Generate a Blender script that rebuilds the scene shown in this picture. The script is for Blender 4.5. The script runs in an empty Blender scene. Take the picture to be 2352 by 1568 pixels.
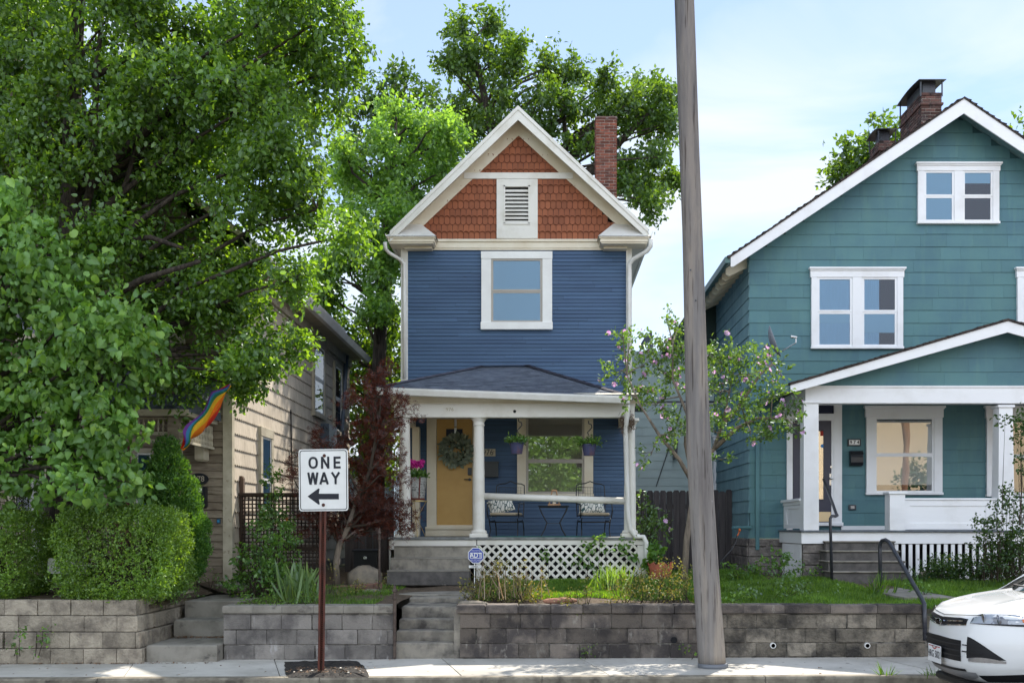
import bpy, math, random
import numpy as np
from mathutils import Vector, Matrix
S = bpy.context.scene
R = random.Random(7)
rng = np.random.default_rng(11)
# ---- camera -------------------------------------------------------------
F, HX, HY, HC = 2352.0, 1245.0, 1210.0, 1.75
cd = bpy.data.cameras.new('camera'); cam = bpy.data.objects.new('camera', cd)
S.collection.objects.link(cam); S.camera = cam
cam.location = (0, 0, HC); cam.rotation_euler = (math.radians(90), 0, 0)
cd.sensor_width = 36; cd.lens = 36 * F / 2352
cd.shift_x = (1176 - HX) / 2352; cd.shift_y = (HY - 784) / 2352
cd.clip_start = 0.1; cd.clip_end = 3000
# ---- sun and sky --------------------------------------------------------
SUN = Vector((0.36, 0.85, 1.0)).normalized()
ld = bpy.data.lights.new('sun', 'SUN'); ld.energy = 5.0; ld.angle = math.radians(0.5); ld.color = (1.0, 0.93, 0.82)
lo = bpy.data.objects.new('sun', ld); S.collection.objects.link(lo)
lo.rotation_euler = SUN.to_track_quat('Z', 'Y').to_euler()
W = bpy.data.worlds.new('World'); S.world = W; W.use_nodes = True
nt = W.node_tree; nt.nodes.clear(); N = nt.nodes.new; L = nt.links.new
out = N('ShaderNodeOutputWorld'); bg = N('ShaderNodeBackground'); bg.inputs['Strength'].default_value = 0.118
sky = N('ShaderNodeTexSky'); sky.sky_type = 'NISHITA'; sky.sun_disc = False
sky.sun_elevation = math.asin(SUN.z); sky.sun_rotation = math.atan2(SUN.x, SUN.y)
sky.air_density = 1.0; sky.dust_density = 0.0; sky.ozone_density = 2.6; sky.altitude = 200
tc = N('ShaderNodeTexCoord'); mp = N('ShaderNodeMapping'); mp.inputs['Scale'].default_value = (1.0, 1.0, 3.4)
mp.inputs['Rotation'].default_value = (0.12, 0.35, 0.5); mp.inputs['Location'].default_value = (0.55, 0.1, 0.3)
n1 = N('ShaderNodeTexNoise'); n1.inputs['Scale'].default_value = 2.1; n1.inputs['Detail'].default_value = 7; n1.inputs['Roughness'].default_value = 0.52
n1.inputs['Distortion'].default_value = 0.5
cr = N('ShaderNodeValToRGB'); cr.color_ramp.elements[0].position = 0.47; cr.color_ramp.elements[1].position = 0.63
cr.color_ramp.elements[0].color = (0.30, 0.30, 0.30, 1); cr.color_ramp.elements[1].color = (.95, .95, .95, 1)
L(tc.outputs['Generated'], mp.inputs[0]); L(mp.outputs[0], n1.inputs[0])
sp = N('ShaderNodeSeparateXYZ'); L(tc.outputs['Generated'], sp.inputs[0])
ma = N('ShaderNodeMath'); ma.operation = 'MULTIPLY_ADD'; ma.inputs[1].default_value = -0.7; ma.inputs[2].default_value = 0.20; L(sp.outputs[2], ma.inputs[0])
ad = N('ShaderNodeMath'); ad.operation = 'ADD'; L(n1.outputs[0], ad.inputs[0]); L(ma.outputs[0], ad.inputs[1])
mb2 = N('ShaderNodeMath'); mb2.operation = 'MULTIPLY_ADD'; mb2.inputs[1].default_value = -0.30; L(sp.outputs[1], mb2.inputs[0]); mb2.inputs[2].default_value = 0.17
mb3 = N('ShaderNodeMath'); mb3.operation = 'MAXIMUM'; mb3.inputs[1].default_value = 0.0; L(mb2.outputs[0], mb3.inputs[0])   # bright sky added behind the camera to lift the shaded house fronts
a2 = N('ShaderNodeMath'); a2.operation = 'ADD'; L(ad.outputs[0], a2.inputs[0]); L(mb3.outputs[0], a2.inputs[1]); L(a2.outputs[0], cr.inputs[0])
mx = N('ShaderNodeMixRGB'); mx.inputs[2].default_value = (4.9, 5.3, 5.75, 1)
cb = N('ShaderNodeMixRGB'); cb.inputs[1].default_value = (4.9, 5.3, 5.75, 1); cb.inputs[2].default_value = (9.9, 10.9, 12.4, 1)
sm = N('ShaderNodeMapRange'); sm.inputs[1].default_value = 0.3; sm.inputs[2].default_value = -0.5; L(sp.outputs[1], sm.inputs[0]); L(sm.outputs[0], cb.inputs[0]); L(cb.outputs[0], mx.inputs[2])
L(cr.outputs[0], mx.inputs[0]); L(sky.outputs[0], mx.inputs[1]); L(mx.outputs[0], bg.inputs[0]); L(bg.outputs[0], out.inputs[0])
S.view_settings.view_transform = 'Standard'; S.view_settings.look = 'None'
S.view_settings.exposure = 0.80; S.view_settings.gamma = 1.0
S.cycles.max_bounces = 8; S.cycles.transparent_max_bounces = 12
S.cycles.diffuse_bounces = 4; S.cycles.caustics_reflective = False; S.cycles.caustics_refractive = False

# ---- picture-to-place helpers: px,py read off the photo at 2352 px wide, Y the distance
def X(px, Y): return (px - HX) * Y / F
def Z(py, Y): return HC - (py - HY) * Y / F
def P(px, py, Y): return Vector((X(px, Y), Y, Z(py, Y)))

# ---- mesh building -------------------------------------------------------
ORG = {}
class MB:
    def __init__(s): s.v = []; s.f = []
    def add(s, vs, fs):
        o = len(s.v); s.v += [tuple(v) for v in vs]; s.f += [tuple(o + i for i in f) for f in fs]; return s
    def box(s, x0, x1, y0, y1, z0, z1, c=0.0):
        x0, x1 = min(x0, x1), max(x0, x1); y0, y1 = min(y0, y1), max(y0, y1); z0, z1 = min(z0, z1), max(z0, z1)
        if c <= 0:
            vs = [(x, y, z) for z in (z0, z1) for (x, y) in ((x0, y0), (x1, y0), (x1, y1), (x0, y1))]
            return s.add(vs, [(0, 3, 2, 1), (4, 5, 6, 7), (0, 1, 5, 4), (1, 2, 6, 5), (2, 3, 7, 6), (3, 0, 4, 7)])
        c = min(c, (x1 - x0) * .45, (y1 - y0) * .45, (z1 - z0) * .45)
        vs = []
        for z, i in ((z0, c), (z0 + c, 0), (z1 - c, 0), (z1, c)):
            vs += [(x0 + i, y0 + i, z), (x1 - i, y0 + i, z), (x1 - i, y1 - i, z), (x0 + i, y1 - i, z)]
        fs = [(0, 3, 2, 1), (12, 13, 14, 15)]
        for k in range(3):
            for j in range(4):
                a = k * 4 + j; b = k * 4 + (j + 1) % 4
                fs.append((a, b, b + 4, a + 4))
        return s.add(vs, fs)
    def prism(s, pts, y0, y1):          # pts = (x,z) outline, extruded along y
        n = len(pts)
        vs = [(x, y0, z) for x, z in pts] + [(x, y1, z) for x, z in pts]
        fs = [tuple(range(n)), tuple(range(2 * n - 1, n - 1, -1))] + [(i, i + n, (i + 1) % n + n, (i + 1) % n) for i in range(n)]
        return s.add(vs, fs)
    def extr(s, pts, d):                # 3-D polygon extruded by vector d
        n = len(pts); d = Vector(d); pts = [Vector(p) for p in pts]
        return s.add(pts + [p + d for p in pts], [tuple(range(n)), tuple(range(2 * n - 1, n - 1, -1))] + [(i, i + n, (i + 1) % n + n, (i + 1) % n) for i in range(n)])
    def tube(s, pts, r, seg=8, cap=True):
        pts = [Vector(p) for p in pts]; n = len(pts)
        rs = r if isinstance(r, (list, tuple)) else [r] * n
        t0 = (pts[1] - pts[0]).normalized()
        up = Vector((0, 0, 1)) if abs(t0.z) < .9 else Vector((0, 1, 0))
        a = t0.cross(up).normalized(); vs = []
        for i, p in enumerate(pts):
            if i == 0: t = t0
            elif i == n - 1: t = (pts[-1] - pts[-2]).normalized()
            else: t = ((pts[i + 1] - p).normalized() + (p - pts[i - 1]).normalized()).normalized()
            a = (a - t * a.dot(t)).normalized(); b = t.cross(a)
            for k in range(seg):
                an = 2 * math.pi * k / seg
                vs.append(p + (a * math.cos(an) + b * math.sin(an)) * rs[i])
        fs = [(i * seg + k, i * seg + (k + 1) % seg, (i + 1) * seg + (k + 1) % seg, (i + 1) * seg + k) for i in range(n - 1) for k in range(seg)]
        if cap: fs += [tuple(range(seg))[::-1], tuple(range((n - 1) * seg, n * seg))]
        return s.add(vs, fs)
    def lathe(s, prof, c, seg=16, ax='z'):   # prof = (r, h)
        c = Vector(c); vs = []
        for r, h in prof:
            for k in range(seg):
                an = 2 * math.pi * k / seg
                if ax == 'z': vs.append(c + Vector((r * math.cos(an), r * math.sin(an), h)))
                elif ax == 'y': vs.append(c + Vector((r * math.cos(an), h, r * math.sin(an))))
                else: vs.append(c + Vector((h, r * math.cos(an), r * math.sin(an))))
        n = len(prof)
        fs = [(i * seg + k, i * seg + (k + 1) % seg, (i + 1) * seg + (k + 1) % seg, (i + 1) * seg + k) for i in range(n - 1) for k in range(seg)]
        fs += [tuple(range(seg))[::-1], tuple(range((n - 1) * seg, n * seg))]
        return s.add(vs, fs)
    def sph(s, c, r, seg=10, rings=7, sc=(1, 1, 1), jit=0):
        c = Vector(c); vs = [c + Vector((0, 0, -r * sc[2]))]
        for i in range(1, rings):
            ph = -math.pi / 2 + math.pi * i / rings
            for k in range(seg):
                an = 2 * math.pi * k / seg; q = r * (1 + R.uniform(-jit, jit))
                vs.append(c + Vector((q * math.cos(ph) * math.cos(an) * sc[0], q * math.cos(ph) * math.sin(an) * sc[1], q * math.sin(ph) * sc[2])))
        vs.append(c + Vector((0, 0, r * sc[2])))
        fs = [(0, 1 + (k + 1) % seg, 1 + k) for k in range(seg)]
        for i in range(rings - 2):
            for k in range(seg):
                a = 1 + i * seg + k; b = 1 + i * seg + (k + 1) % seg
                fs.append((a, b, b + seg, a + seg))
        l = 1 + (rings - 2) * seg; e = len(vs) - 1
        fs += [(l + k, l + (k + 1) % seg, e) for k in range(seg)]
        return s.add(vs, fs)
    def move(s, m):
        s.v = [tuple(m @ Vector(v)) for v in s.v]; return s
    def build(s, name, mat, parent=None, loc=None, smooth=False, keep=False):
        me = bpy.data.meshes.new(name)
        o = bpy.data.objects.new(name, me); S.collection.objects.link(o)
        if parent is not None:
            o.parent = parent; org = ORG.get(parent.name, Vector((0, 0, 0)))
        else:
            org = Vector(loc) if loc is not None else Vector((0, 0, 0)); o.location = org
        ORG[o.name] = org
        me.from_pydata([(v[0] - org.x, v[1] - org.y, v[2] - org.z) for v in s.v], [], s.f)
        me.materials.append(mat)
        if smooth: me.polygons.foreach_set('use_smooth', [True] * len(me.polygons))
        me.update()
        return o
def tag(o, label=None, cat=None, group=None, kind=None):
    if label: o['label'] = label
    if cat: o['category'] = cat
    if group: o['group'] = group
    if kind: o['kind'] = kind
    return o
def thing(name, loc, label, cat, group=None, local=False, rz=0):
    o = bpy.data.objects.new(name, None); S.collection.objects.link(o)
    o.location = Vector(loc); o.rotation_euler = (0, 0, rz); o.empty_display_size = .2
    ORG[o.name] = Vector((0, 0, 0)) if local else Vector(loc)
    return tag(o, label, cat, group)
def npmesh(name, co, faces_flat, nper, mat, parent=None, loc=None):
    """co (n,3), faces_flat indices, nper verts per face (array)"""
    me = bpy.data.meshes.new(name); o = bpy.data.objects.new(name, me); S.collection.objects.link(o)
    if parent is not None: o.parent = parent; org = ORG.get(parent.name, Vector((0, 0, 0)))
    else: org = Vector(loc) if loc is not None else Vector((0, 0, 0)); o.location = org
    ORG[o.name] = org
    co = co - np.array(org)[None, :]
    me.vertices.add(len(co)); me.vertices.foreach_set('co', co.astype(np.float32).ravel())
    me.loops.add(len(faces_flat)); me.loops.foreach_set('vertex_index', faces_flat.astype(np.int32))
    me.polygons.add(len(nper)); st = np.concatenate([[0], np.cumsum(nper)[:-1]])
    me.polygons.foreach_set('loop_start', st.astype(np.int32)); me.polygons.foreach_set('loop_total', nper.astype(np.int32))
    me.materials.append(mat); me.update(calc_edges=True); me.validate()
    return o
def text(body, size, c, mat, name, parent, yaw=0, ext=.002, sx=1.0, bold=0.0, flip=False):
    """lettering facing -Y, centred on c"""
    cu = bpy.data.curves.new(name, 'FONT'); cu.body = body; cu.size = size; cu.align_x = 'CENTER'; cu.align_y = 'CENTER'
    cu.extrude = ext; cu.offset = bold; cu.resolution_u = 3
    t = bpy.data.objects.new(name + '_c', cu); S.collection.objects.link(t)
    bpy.context.view_layer.update()
    dg = bpy.context.evaluated_depsgraph_get()
    me = bpy.data.meshes.new_from_object(t.evaluated_get(dg)); bpy.data.objects.remove(t)
    c = Vector(c) - (ORG.get(parent.name, Vector((0, 0, 0))))
    m = Matrix.Translation(c) @ Matrix.Rotation(yaw, 4, 'Z') @ Matrix.Rotation(math.radians(90), 4, 'X') @ Matrix.Diagonal((sx, 1, 1, 1))
    me.transform(m); me.materials.clear(); me.materials.append(mat); me.name = name
    o = bpy.data.objects.new(name, me); S.collection.objects.link(o); o.parent = parent
    return o

# ---- materials -----------------------------------------------------------
def M(name, col, col2=None, scale=4, rough=.7, bump=0, bscale=60, spec=.3, stretch=(1, 1, 1), ramp=(.4, .62),
      island=0.0, metal=0, col3=None, scale3=12, ramp3=(.6, .7), stretch3=(1, 1, 1), coat=0, bdist=.01):
    m = bpy.data.materials.new(name); m.use_nodes = True; nt = m.node_tree; N = nt.nodes.new; L = nt.links.new
    b = nt.nodes['Principled BSDF']; b.inputs['Roughness'].default_value = rough
    b.inputs['Specular IOR Level'].default_value = spec; b.inputs['Metallic'].default_value = metal
    if coat: b.inputs['Coat Weight'].default_value = coat; b.inputs['Coat Roughness'].default_value = .04
    tc = N('ShaderNodeTexCoord')
    def noise(sc, st, det=6, ro=.6):
        mp = N('ShaderNodeMapping'); mp.inputs['Scale'].default_value = st
        n = N('ShaderNodeTexNoise'); n.inputs['Scale'].default_value = sc; n.inputs['Detail'].default_value = det; n.inputs['Roughness'].default_value = ro
        L(tc.outputs['Object'], mp.inputs[0]); L(mp.outputs[0], n.inputs[0]); return n
    cur = None
    def rgb(c):
        r = N('ShaderNodeRGB'); r.outputs[0].default_value = (*c, 1); return r.outputs[0]
    cur = rgb(col)
    def mix(cur, c, sc, st, rp):
        n = noise(sc, st); cr = N('ShaderNodeValToRGB')
        cr.color_ramp.elements[0].position = rp[0]; cr.color_ramp.elements[1].position = rp[1]
        x = N('ShaderNodeMixRGB'); L(n.outputs[0], cr.inputs[0]); L(cr.outputs[0], x.inputs[0]); L(cur, x.inputs[1]); x.inputs[2].default_value = (*c, 1)
        return x.outputs[0]
    if col2: cur = mix(cur, col2, scale, stretch, ramp)
    if col3: cur = mix(cur, col3, scale3, stretch3, ramp3)
    if island:
        g = N('ShaderNodeNewGeometry'); mr = N('ShaderNodeMapRange'); mr.inputs[3].default_value = 1 - island; mr.inputs[4].default_value = 1 + island
        L(g.outputs['Random Per Island'], mr.inputs[0])
        h = N('ShaderNodeHueSaturation'); L(cur, h.inputs['Color']); L(mr.outputs[0], h.inputs['Value']); cur = h.outputs[0]
    L(cur, b.inputs['Base Color'])
    if bump:
        n = noise(bscale, stretch if bump > 0 else (1, 1, 1), 5); bp = N('ShaderNodeBump'); bp.inputs['Strength'].default_value = abs(bump); bp.inputs['Distance'].default_value = bdist
        L(n.outputs[0], bp.inputs['Height']); L(bp.outputs[0], b.inputs['Normal'])
    return m
def leafmat(name, c1, c2, trans=.45, tcol=None, rough=.45, gl=.06, ltint=1.0):
    m = bpy.data.materials.new(name); m.use_nodes = True; nt = m.node_tree; nt.nodes.clear(); N = nt.nodes.new; L = nt.links.new
    g = N('ShaderNodeNewGeometry'); cr = N('ShaderNodeValToRGB')
    cr.color_ramp.elements[0].color = (*[v * .8 for v in c1], 1); cr.color_ramp.elements[1].color = (min(.9, c2[0] * 1.55), min(.9, c2[1] * 1.35), c2[2] * 1.2, 1)
    e1 = cr.color_ramp.elements.new(.40); e1.color = (*[(a + b) / 2 for a, b in zip(c1, c2)], 1); e2 = cr.color_ramp.elements.new(.80); e2.color = (*c2, 1); L(g.outputs['Random Per Island'], cr.inputs[0])
    tc = N('ShaderNodeTexCoord'); n = N('ShaderNodeTexNoise'); n.inputs['Scale'].default_value = 1.1; n.inputs['Detail'].default_value = 3
    L(tc.outputs['Object'], n.inputs[0])
    mr = N('ShaderNodeMapRange'); mr.inputs[1].default_value = .3; mr.inputs[2].default_value = .7; mr.inputs[3].default_value = .75; mr.inputs[4].default_value = 1.25
    L(n.outputs[0], mr.inputs[0]); h = N('ShaderNodeHueSaturation'); L(cr.outputs[0], h.inputs['Color']); L(mr.outputs[0], h.inputs['Value'])
    d = N('ShaderNodeBsdfDiffuse'); L(h.outputs[0], d.inputs[0])
    t = N('ShaderNodeBsdfTranslucent'); tm = N('ShaderNodeMixRGB'); tm.blend_type = 'MULTIPLY'; tm.inputs[0].default_value = 1
    tm.inputs[2].default_value = (*(tcol or (2.6, 2.1, .7)), 1); L(h.outputs[0], tm.inputs[1]); L(tm.outputs[0], t.inputs[0])
    a = N('ShaderNodeMixShader'); a.inputs[0].default_value = trans; L(d.outputs[0], a.inputs[1]); L(t.outputs[0], a.inputs[2])
    s = N('ShaderNodeBsdfGlossy'); s.inputs['Roughness'].default_value = rough; s.inputs[0].default_value = (.85, .95, 1, 1)
    b = N('ShaderNodeMixShader'); b.inputs[0].default_value = gl; L(a.outputs[0], b.inputs[1]); L(s.outputs[0], b.inputs[2])
    o = N('ShaderNodeOutputMaterial'); L(b.outputs[0], o.inputs[0]); return m
def glassmat(name, fac, tint=(1, 1, 1), rough=0.0):
    m = bpy.data.materials.new(name); m.use_nodes = True; nt = m.node_tree; nt.nodes.clear(); N = nt.nodes.new; L = nt.links.new
    t = N('ShaderNodeBsdfTransparent'); t.inputs[0].default_value = (*tint, 1)
    g = N('ShaderNodeBsdfGlossy'); g.inputs['Roughness'].default_value = rough
    tc = N('ShaderNodeTexCoord'); n = N('ShaderNodeTexNoise'); n.inputs['Scale'].default_value = 1.6; n.inputs['Detail'].default_value = 1
    bp = N('ShaderNodeBump'); bp.inputs['Strength'].default_value = .05; bp.inputs['Distance'].default_value = .03
    L(tc.outputs['Object'], n.inputs[0]); L(n.outputs[0], bp.inputs['Height']); L(bp.outputs[0], g.inputs['Normal'])
    f = N('ShaderNodeFresnel'); f.inputs[0].default_value = 1.5
    ad = N('ShaderNodeMath'); ad.operation = 'ADD'; ad.use_clamp = True; ad.inputs[1].default_value = fac; L(f.outputs[0], ad.inputs[0])
    x = N('ShaderNodeMixShader'); L(ad.outputs[0], x.inputs[0]); L(t.outputs[0], x.inputs[1]); L(g.outputs[0], x.inputs[2])
    o = N('ShaderNodeOutputMaterial'); L(x.outputs[0], o.inputs[0]); return m

m_blue = M('blue paint', (.060, .112, .200), (.050, .093, .175), 1.3, .55, .15, 90, island=.10, stretch=(.5, .5, 3), col3=(.035, .05, .08), scale3=9, ramp3=(.66, .72), stretch3=(.4, .4, 4))
m_rust = M('rust red shingle paint', (.285, .092, .040), (.235, .074, .034), 2, .65, .12, 50, island=.14)
m_white = M('weathered white paint', (.72, .70, .65), (.60, .57, .50), 2.2, .5, .12, 60, ramp=(.5, .7), col3=(.33, .29, .23), scale3=14, ramp3=(.70, .76))
m_cream = M('cream paint', (.74, .68, .56), (.66, .58, .45), 1.5, .55, .1, 50, col3=(.36, .30, .22), scale3=18, ramp3=(.72, .78))
m_cleanw = M('fresh white paint', (.80, .80, .78), (.74, .73, .71), 2, .45, .05, 60)
m_greentrim = M('white trim paint', (.80, .80, .82), (.70, .69, .69), 1.6, .5, .08, 50, ramp=(.5, .75))
m_teal = M('teal wall paint', (.090, .196, .208), (.072, .158, .196), .8, .6, .12, 30, island=.06, col3=(.095, .20, .205), scale3=2.0, ramp3=(.5, .7), stretch3=(3, 3, .5))
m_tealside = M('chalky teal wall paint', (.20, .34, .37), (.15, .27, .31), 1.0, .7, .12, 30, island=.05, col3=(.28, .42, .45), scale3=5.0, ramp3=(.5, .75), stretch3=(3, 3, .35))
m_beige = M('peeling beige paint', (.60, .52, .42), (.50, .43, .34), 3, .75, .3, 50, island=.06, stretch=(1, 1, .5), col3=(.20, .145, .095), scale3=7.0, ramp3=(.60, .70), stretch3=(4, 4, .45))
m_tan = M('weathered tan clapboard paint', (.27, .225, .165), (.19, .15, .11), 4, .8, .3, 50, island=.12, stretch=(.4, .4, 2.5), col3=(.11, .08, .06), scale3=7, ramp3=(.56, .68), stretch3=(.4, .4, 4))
m_tantrim = M('aged cream trim', (.52, .47, .36), (.42, .37, .28), 4, .7, .2, 40, col3=(.25, .2, .14), scale3=10, ramp3=(.62, .72))
m_shingle = M('asphalt shingle', (.125, .145, .185), (.085, .10, .135), 6, .85, .5, 250, island=.18)
m_ridge = M('hip ridge cap', (.10, .10, .135), (.08, .08, .11), 5, .8, .3, 120, island=.08)
m_darkroof = M('dark brown shingle', (.038, .03, .028), (.06, .045, .04), 8, .9, .5, 160, island=.2)
m_brick = M('red chimney brick', (.215, .070, .042), (.115, .042, .032), 9, .85, -.5, 90, island=.45)
m_mortar = M('mortar', (.52, .48, .43), (.36, .32, .28), 12, .95, .5, 90)
m_brickd = M('sooty chimney brick', (.12, .06, .05), (.05, .035, .035), 7, .9, -.5, 90, island=.5, col3=(.25, .23, .22), scale3=9, ramp3=(.6, .7))
m_black = M('black painted metal', (.012, .013, .018), None, rough=.4, spec=.5)
m_iron = M('dark iron pipe', (.035, .038, .05), (.02, .02, .028), 20, .38, .1, 80, spec=.6)
m_dark = M('dark void', (.012, .012, .014), None, rough=.9)
m_conc = M('weathered concrete', (.27, .25, .215), (.17, .155, .13), 3, .9, .5, 120, ramp=(.42, .66), col3=(.10, .09, .08), scale3=5, ramp3=(.56, .70), stretch3=(1, 1, 1.5))
m_stepd = M('dark stained step', (.12, .11, .105), (.07, .066, .064), 5, .9, -.6, 110, col3=(.22, .20, .18), scale3=5, ramp3=(.62, .72), island=.1)
m_stepl = M('tan grey step', (.30, .275, .23), (.22, .20, .17), 5, .9, -.6, 110, col3=(.12, .11, .095), scale3=4, ramp3=(.6, .72), island=.1)
m_step = M('stained step concrete', (.27, .245, .205), (.17, .155, .135), 5, .9, -.6, 110, ramp=(.42, .62), col3=(.075, .068, .062), scale3=3.0, ramp3=(.50, .66), stretch3=(1, 1, 1.2), island=.18)
m_walk = M('sidewalk concrete', (.50, .475, .43), (.38, .36, .32), 1.1, .9, -.5, 140, ramp=(.42, .62), col3=(.22, .205, .185), scale3=7, ramp3=(.62, .72), island=.09)
m_blk_dark = M('dark stained block', (.16, .135, .115), (.062, .054, .052), 2.6, .92, -.7, 60, island=.32, ramp=(.42, .58), col3=(.26, .24, .21), scale3=5.5, ramp3=(.58, .70), stretch3=(1.6, 2, .7), bdist=.02)
m_blk_gray = M('gray block', (.24, .22, .20), (.115, .105, .10), 3.0, .92, -.7, 60, island=.20, ramp=(.42, .62), col3=(.36, .34, .33), scale3=5, ramp3=(.6, .72), stretch3=(2, 2, .6), bdist=.02)
m_blk_warm = M('warm rock faced block', (.37, .32, .25), (.20, .17, .135), 4, .92, -1, 26, island=.2, ramp=(.44, .62), col3=(.10, .085, .07), scale3=2.4, ramp3=(.55, .70), bdist=.03)
m_blk_mid = M('mottled block', (.235, .205, .165), (.11, .097, .08), 6, .92, -1, 30, island=.34, ramp=(.42, .60), col3=(.055, .05, .045), scale3=2.6, ramp3=(.52, .66), bdist=.03)
m_joint = M('mortar joint', (.26, .24, .21), (.05, .047, .043), 9, .95, .4, 90)
m_stone = M('foundation stone', (.25, .22, .20), (.13, .115, .11), 5, .9, -1, 18, island=.25, bdist=.04)
m_soil = M('dry soil', (.13, .095, .065), (.075, .055, .038), 7, 1, -.8, 60, col3=(.20, .15, .11), scale3=16, ramp3=(.55, .7), bdist=.03)
m_lawn = M('lawn soil', (.045, .065, .02), (.06, .055, .03), 4, 1, -.8, 60)
m_asph = M('asphalt', (.10, .10, .10), (.075, .075, .075), 3, .9, -.6, 260, col3=(.08, .08, .08), scale3=60, ramp3=(.62, .7))
m_patch = M('broken tar patch', (.018, .017, .017), (.05, .042, .035), 14, .8, -1, 60, bdist=.03)
m_kerb = M('old kerb stone', (.26, .23, .18), (.15, .13, .10), 6, .9, -.7, 70, col3=(.07, .06, .05), scale3=4, ramp3=(.55, .7))
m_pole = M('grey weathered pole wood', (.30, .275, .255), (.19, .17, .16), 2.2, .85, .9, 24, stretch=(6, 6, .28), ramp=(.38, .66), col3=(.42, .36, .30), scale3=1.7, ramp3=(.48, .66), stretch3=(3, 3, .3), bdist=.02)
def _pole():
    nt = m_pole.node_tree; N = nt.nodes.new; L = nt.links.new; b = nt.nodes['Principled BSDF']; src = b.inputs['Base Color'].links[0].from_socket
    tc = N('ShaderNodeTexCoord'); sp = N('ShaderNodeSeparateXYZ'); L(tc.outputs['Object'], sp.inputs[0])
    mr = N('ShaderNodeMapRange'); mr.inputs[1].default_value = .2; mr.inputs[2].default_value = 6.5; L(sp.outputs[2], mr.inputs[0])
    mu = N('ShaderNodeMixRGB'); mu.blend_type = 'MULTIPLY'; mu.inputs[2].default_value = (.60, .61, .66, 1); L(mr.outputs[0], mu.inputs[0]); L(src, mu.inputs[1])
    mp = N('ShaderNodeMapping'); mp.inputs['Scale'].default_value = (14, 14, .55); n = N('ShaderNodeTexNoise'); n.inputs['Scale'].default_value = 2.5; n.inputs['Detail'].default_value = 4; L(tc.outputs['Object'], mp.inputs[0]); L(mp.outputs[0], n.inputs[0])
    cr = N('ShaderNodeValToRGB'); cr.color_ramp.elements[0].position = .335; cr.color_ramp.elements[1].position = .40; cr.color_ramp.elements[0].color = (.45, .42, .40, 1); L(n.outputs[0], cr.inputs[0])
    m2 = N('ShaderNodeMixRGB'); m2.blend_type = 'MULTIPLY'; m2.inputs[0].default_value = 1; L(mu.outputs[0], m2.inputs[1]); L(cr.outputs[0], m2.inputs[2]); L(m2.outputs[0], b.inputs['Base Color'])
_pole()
m_wood = M('dark fence wood', (.075, .066, .066), (.045, .04, .042), 3, .85, .6, 40, stretch=(5, 5, .4), island=.25)
m_woodb = M('brown lattice wood', (.055, .037, .028), (.035, .024, .019), 6, .85, .4, 40, island=.15)
m_bark = M('tree bark', (.085, .068, .055), (.035, .028, .024), 5, .95, 1, 22, stretch=(4, 4, .6), bdist=.04)
m_barkl = M('pale bark', (.22, .18, .14), (.12, .10, .08), 5, .9, .8, 30, stretch=(3, 3, .6), bdist=.02)
m_twig = M('twig', (.05, .038, .028), None, rough=.9)
m_door = M('mustard yellow door paint', (.56, .35, .12), (.51, .31, .10), 2, .45, .04, 30)
m_navy = M('navy door paint', (.016, .019, .045), None, rough=.35, spec=.5)
m_pale = M('pale blue siding', (.52, .62, .60), (.46, .56, .55), 1.5, .6, .08, 40, island=.04)
m_gutterg = M('green gutter', (.06, .135, .13), None, rough=.4, spec=.5)
m_gutterw = M('white gutter', (.70, .69, .66), (.62, .60, .56), 3, .4, .05, 60, col3=(.35, .32, .28), scale3=11, ramp3=(.72, .78))
m_gutterd = M('dark downspout', (.10, .125, .16), None, rough=.4)
m_blind = M('white blind', (.78, .80, .80), None, rough=.6)
m_blindt = M('taupe shade', (.36, .33, .28), None, rough=.7)
m_sash = M('taupe sash', (.40, .365, .325), None, rough=.5)
m_curt = M('curtain', (.72, .74, .78), None, rough=.8)
m_room = M('dark room', (.03, .035, .06), None, rough=.9)
m_glass = glassmat('window glass', .02, (.50, .74, .93)); m_glassr = glassmat('porch window glass', .30); m_glassd = glassmat('door glass', .3)

m_gapb = M('dark gap behind blue boards', (.018, .026, .048), None, rough=.9); m_gapg = M('dark gap behind green shingles', (.035, .085, .095), None, rough=.9); m_gapt = M('shingle dirt and bead shadow', (.10, .075, .05), None, rough=.95)
m_shade = M('painted shingle shade', (.085, .026, .016), None, rough=.95)  # dark brown for the painted shade lines round the gable shingles
# ---- the setting: ground, road, kerb, sidewalk, yard, walkways -------------
YW = 13.67
def struct(o): return tag(o, kind='structure')
g = MB(); g.add([(-300, -300, -.2), (300, -300, -.2), (300, 500, -.2), (-300, 500, -.2)], [(0, 1, 2, 3)])
struct(g.build('ground', m_lawn))
SL = .004
def sz(x): return SL * x
r = MB(); r.add([(-60, 2.0, -.13 - .24), (60, 2.0, -.13 + .24), (60, 11.93, -.13 + .24), (-60, 11.93, -.13 - .24)], [(0, 1, 2, 3)])
struct(r.build('road', m_asph))
r = MB(); r.add([(-60, -1.0, -.02), (60, -1.0, -.02), (60, 2.0, .0), (-60, 2.0, .0), (-60, -30, -.02), (60, -30, -.02)], [(0, 1, 2, 3), (4, 5, 1, 0)])
struct(r.build('far_side_pavement', m_walk))
k = MB(); xs = [-60] + [i * 2.6 - 7.8 for i in range(7)] + [60]
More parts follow.
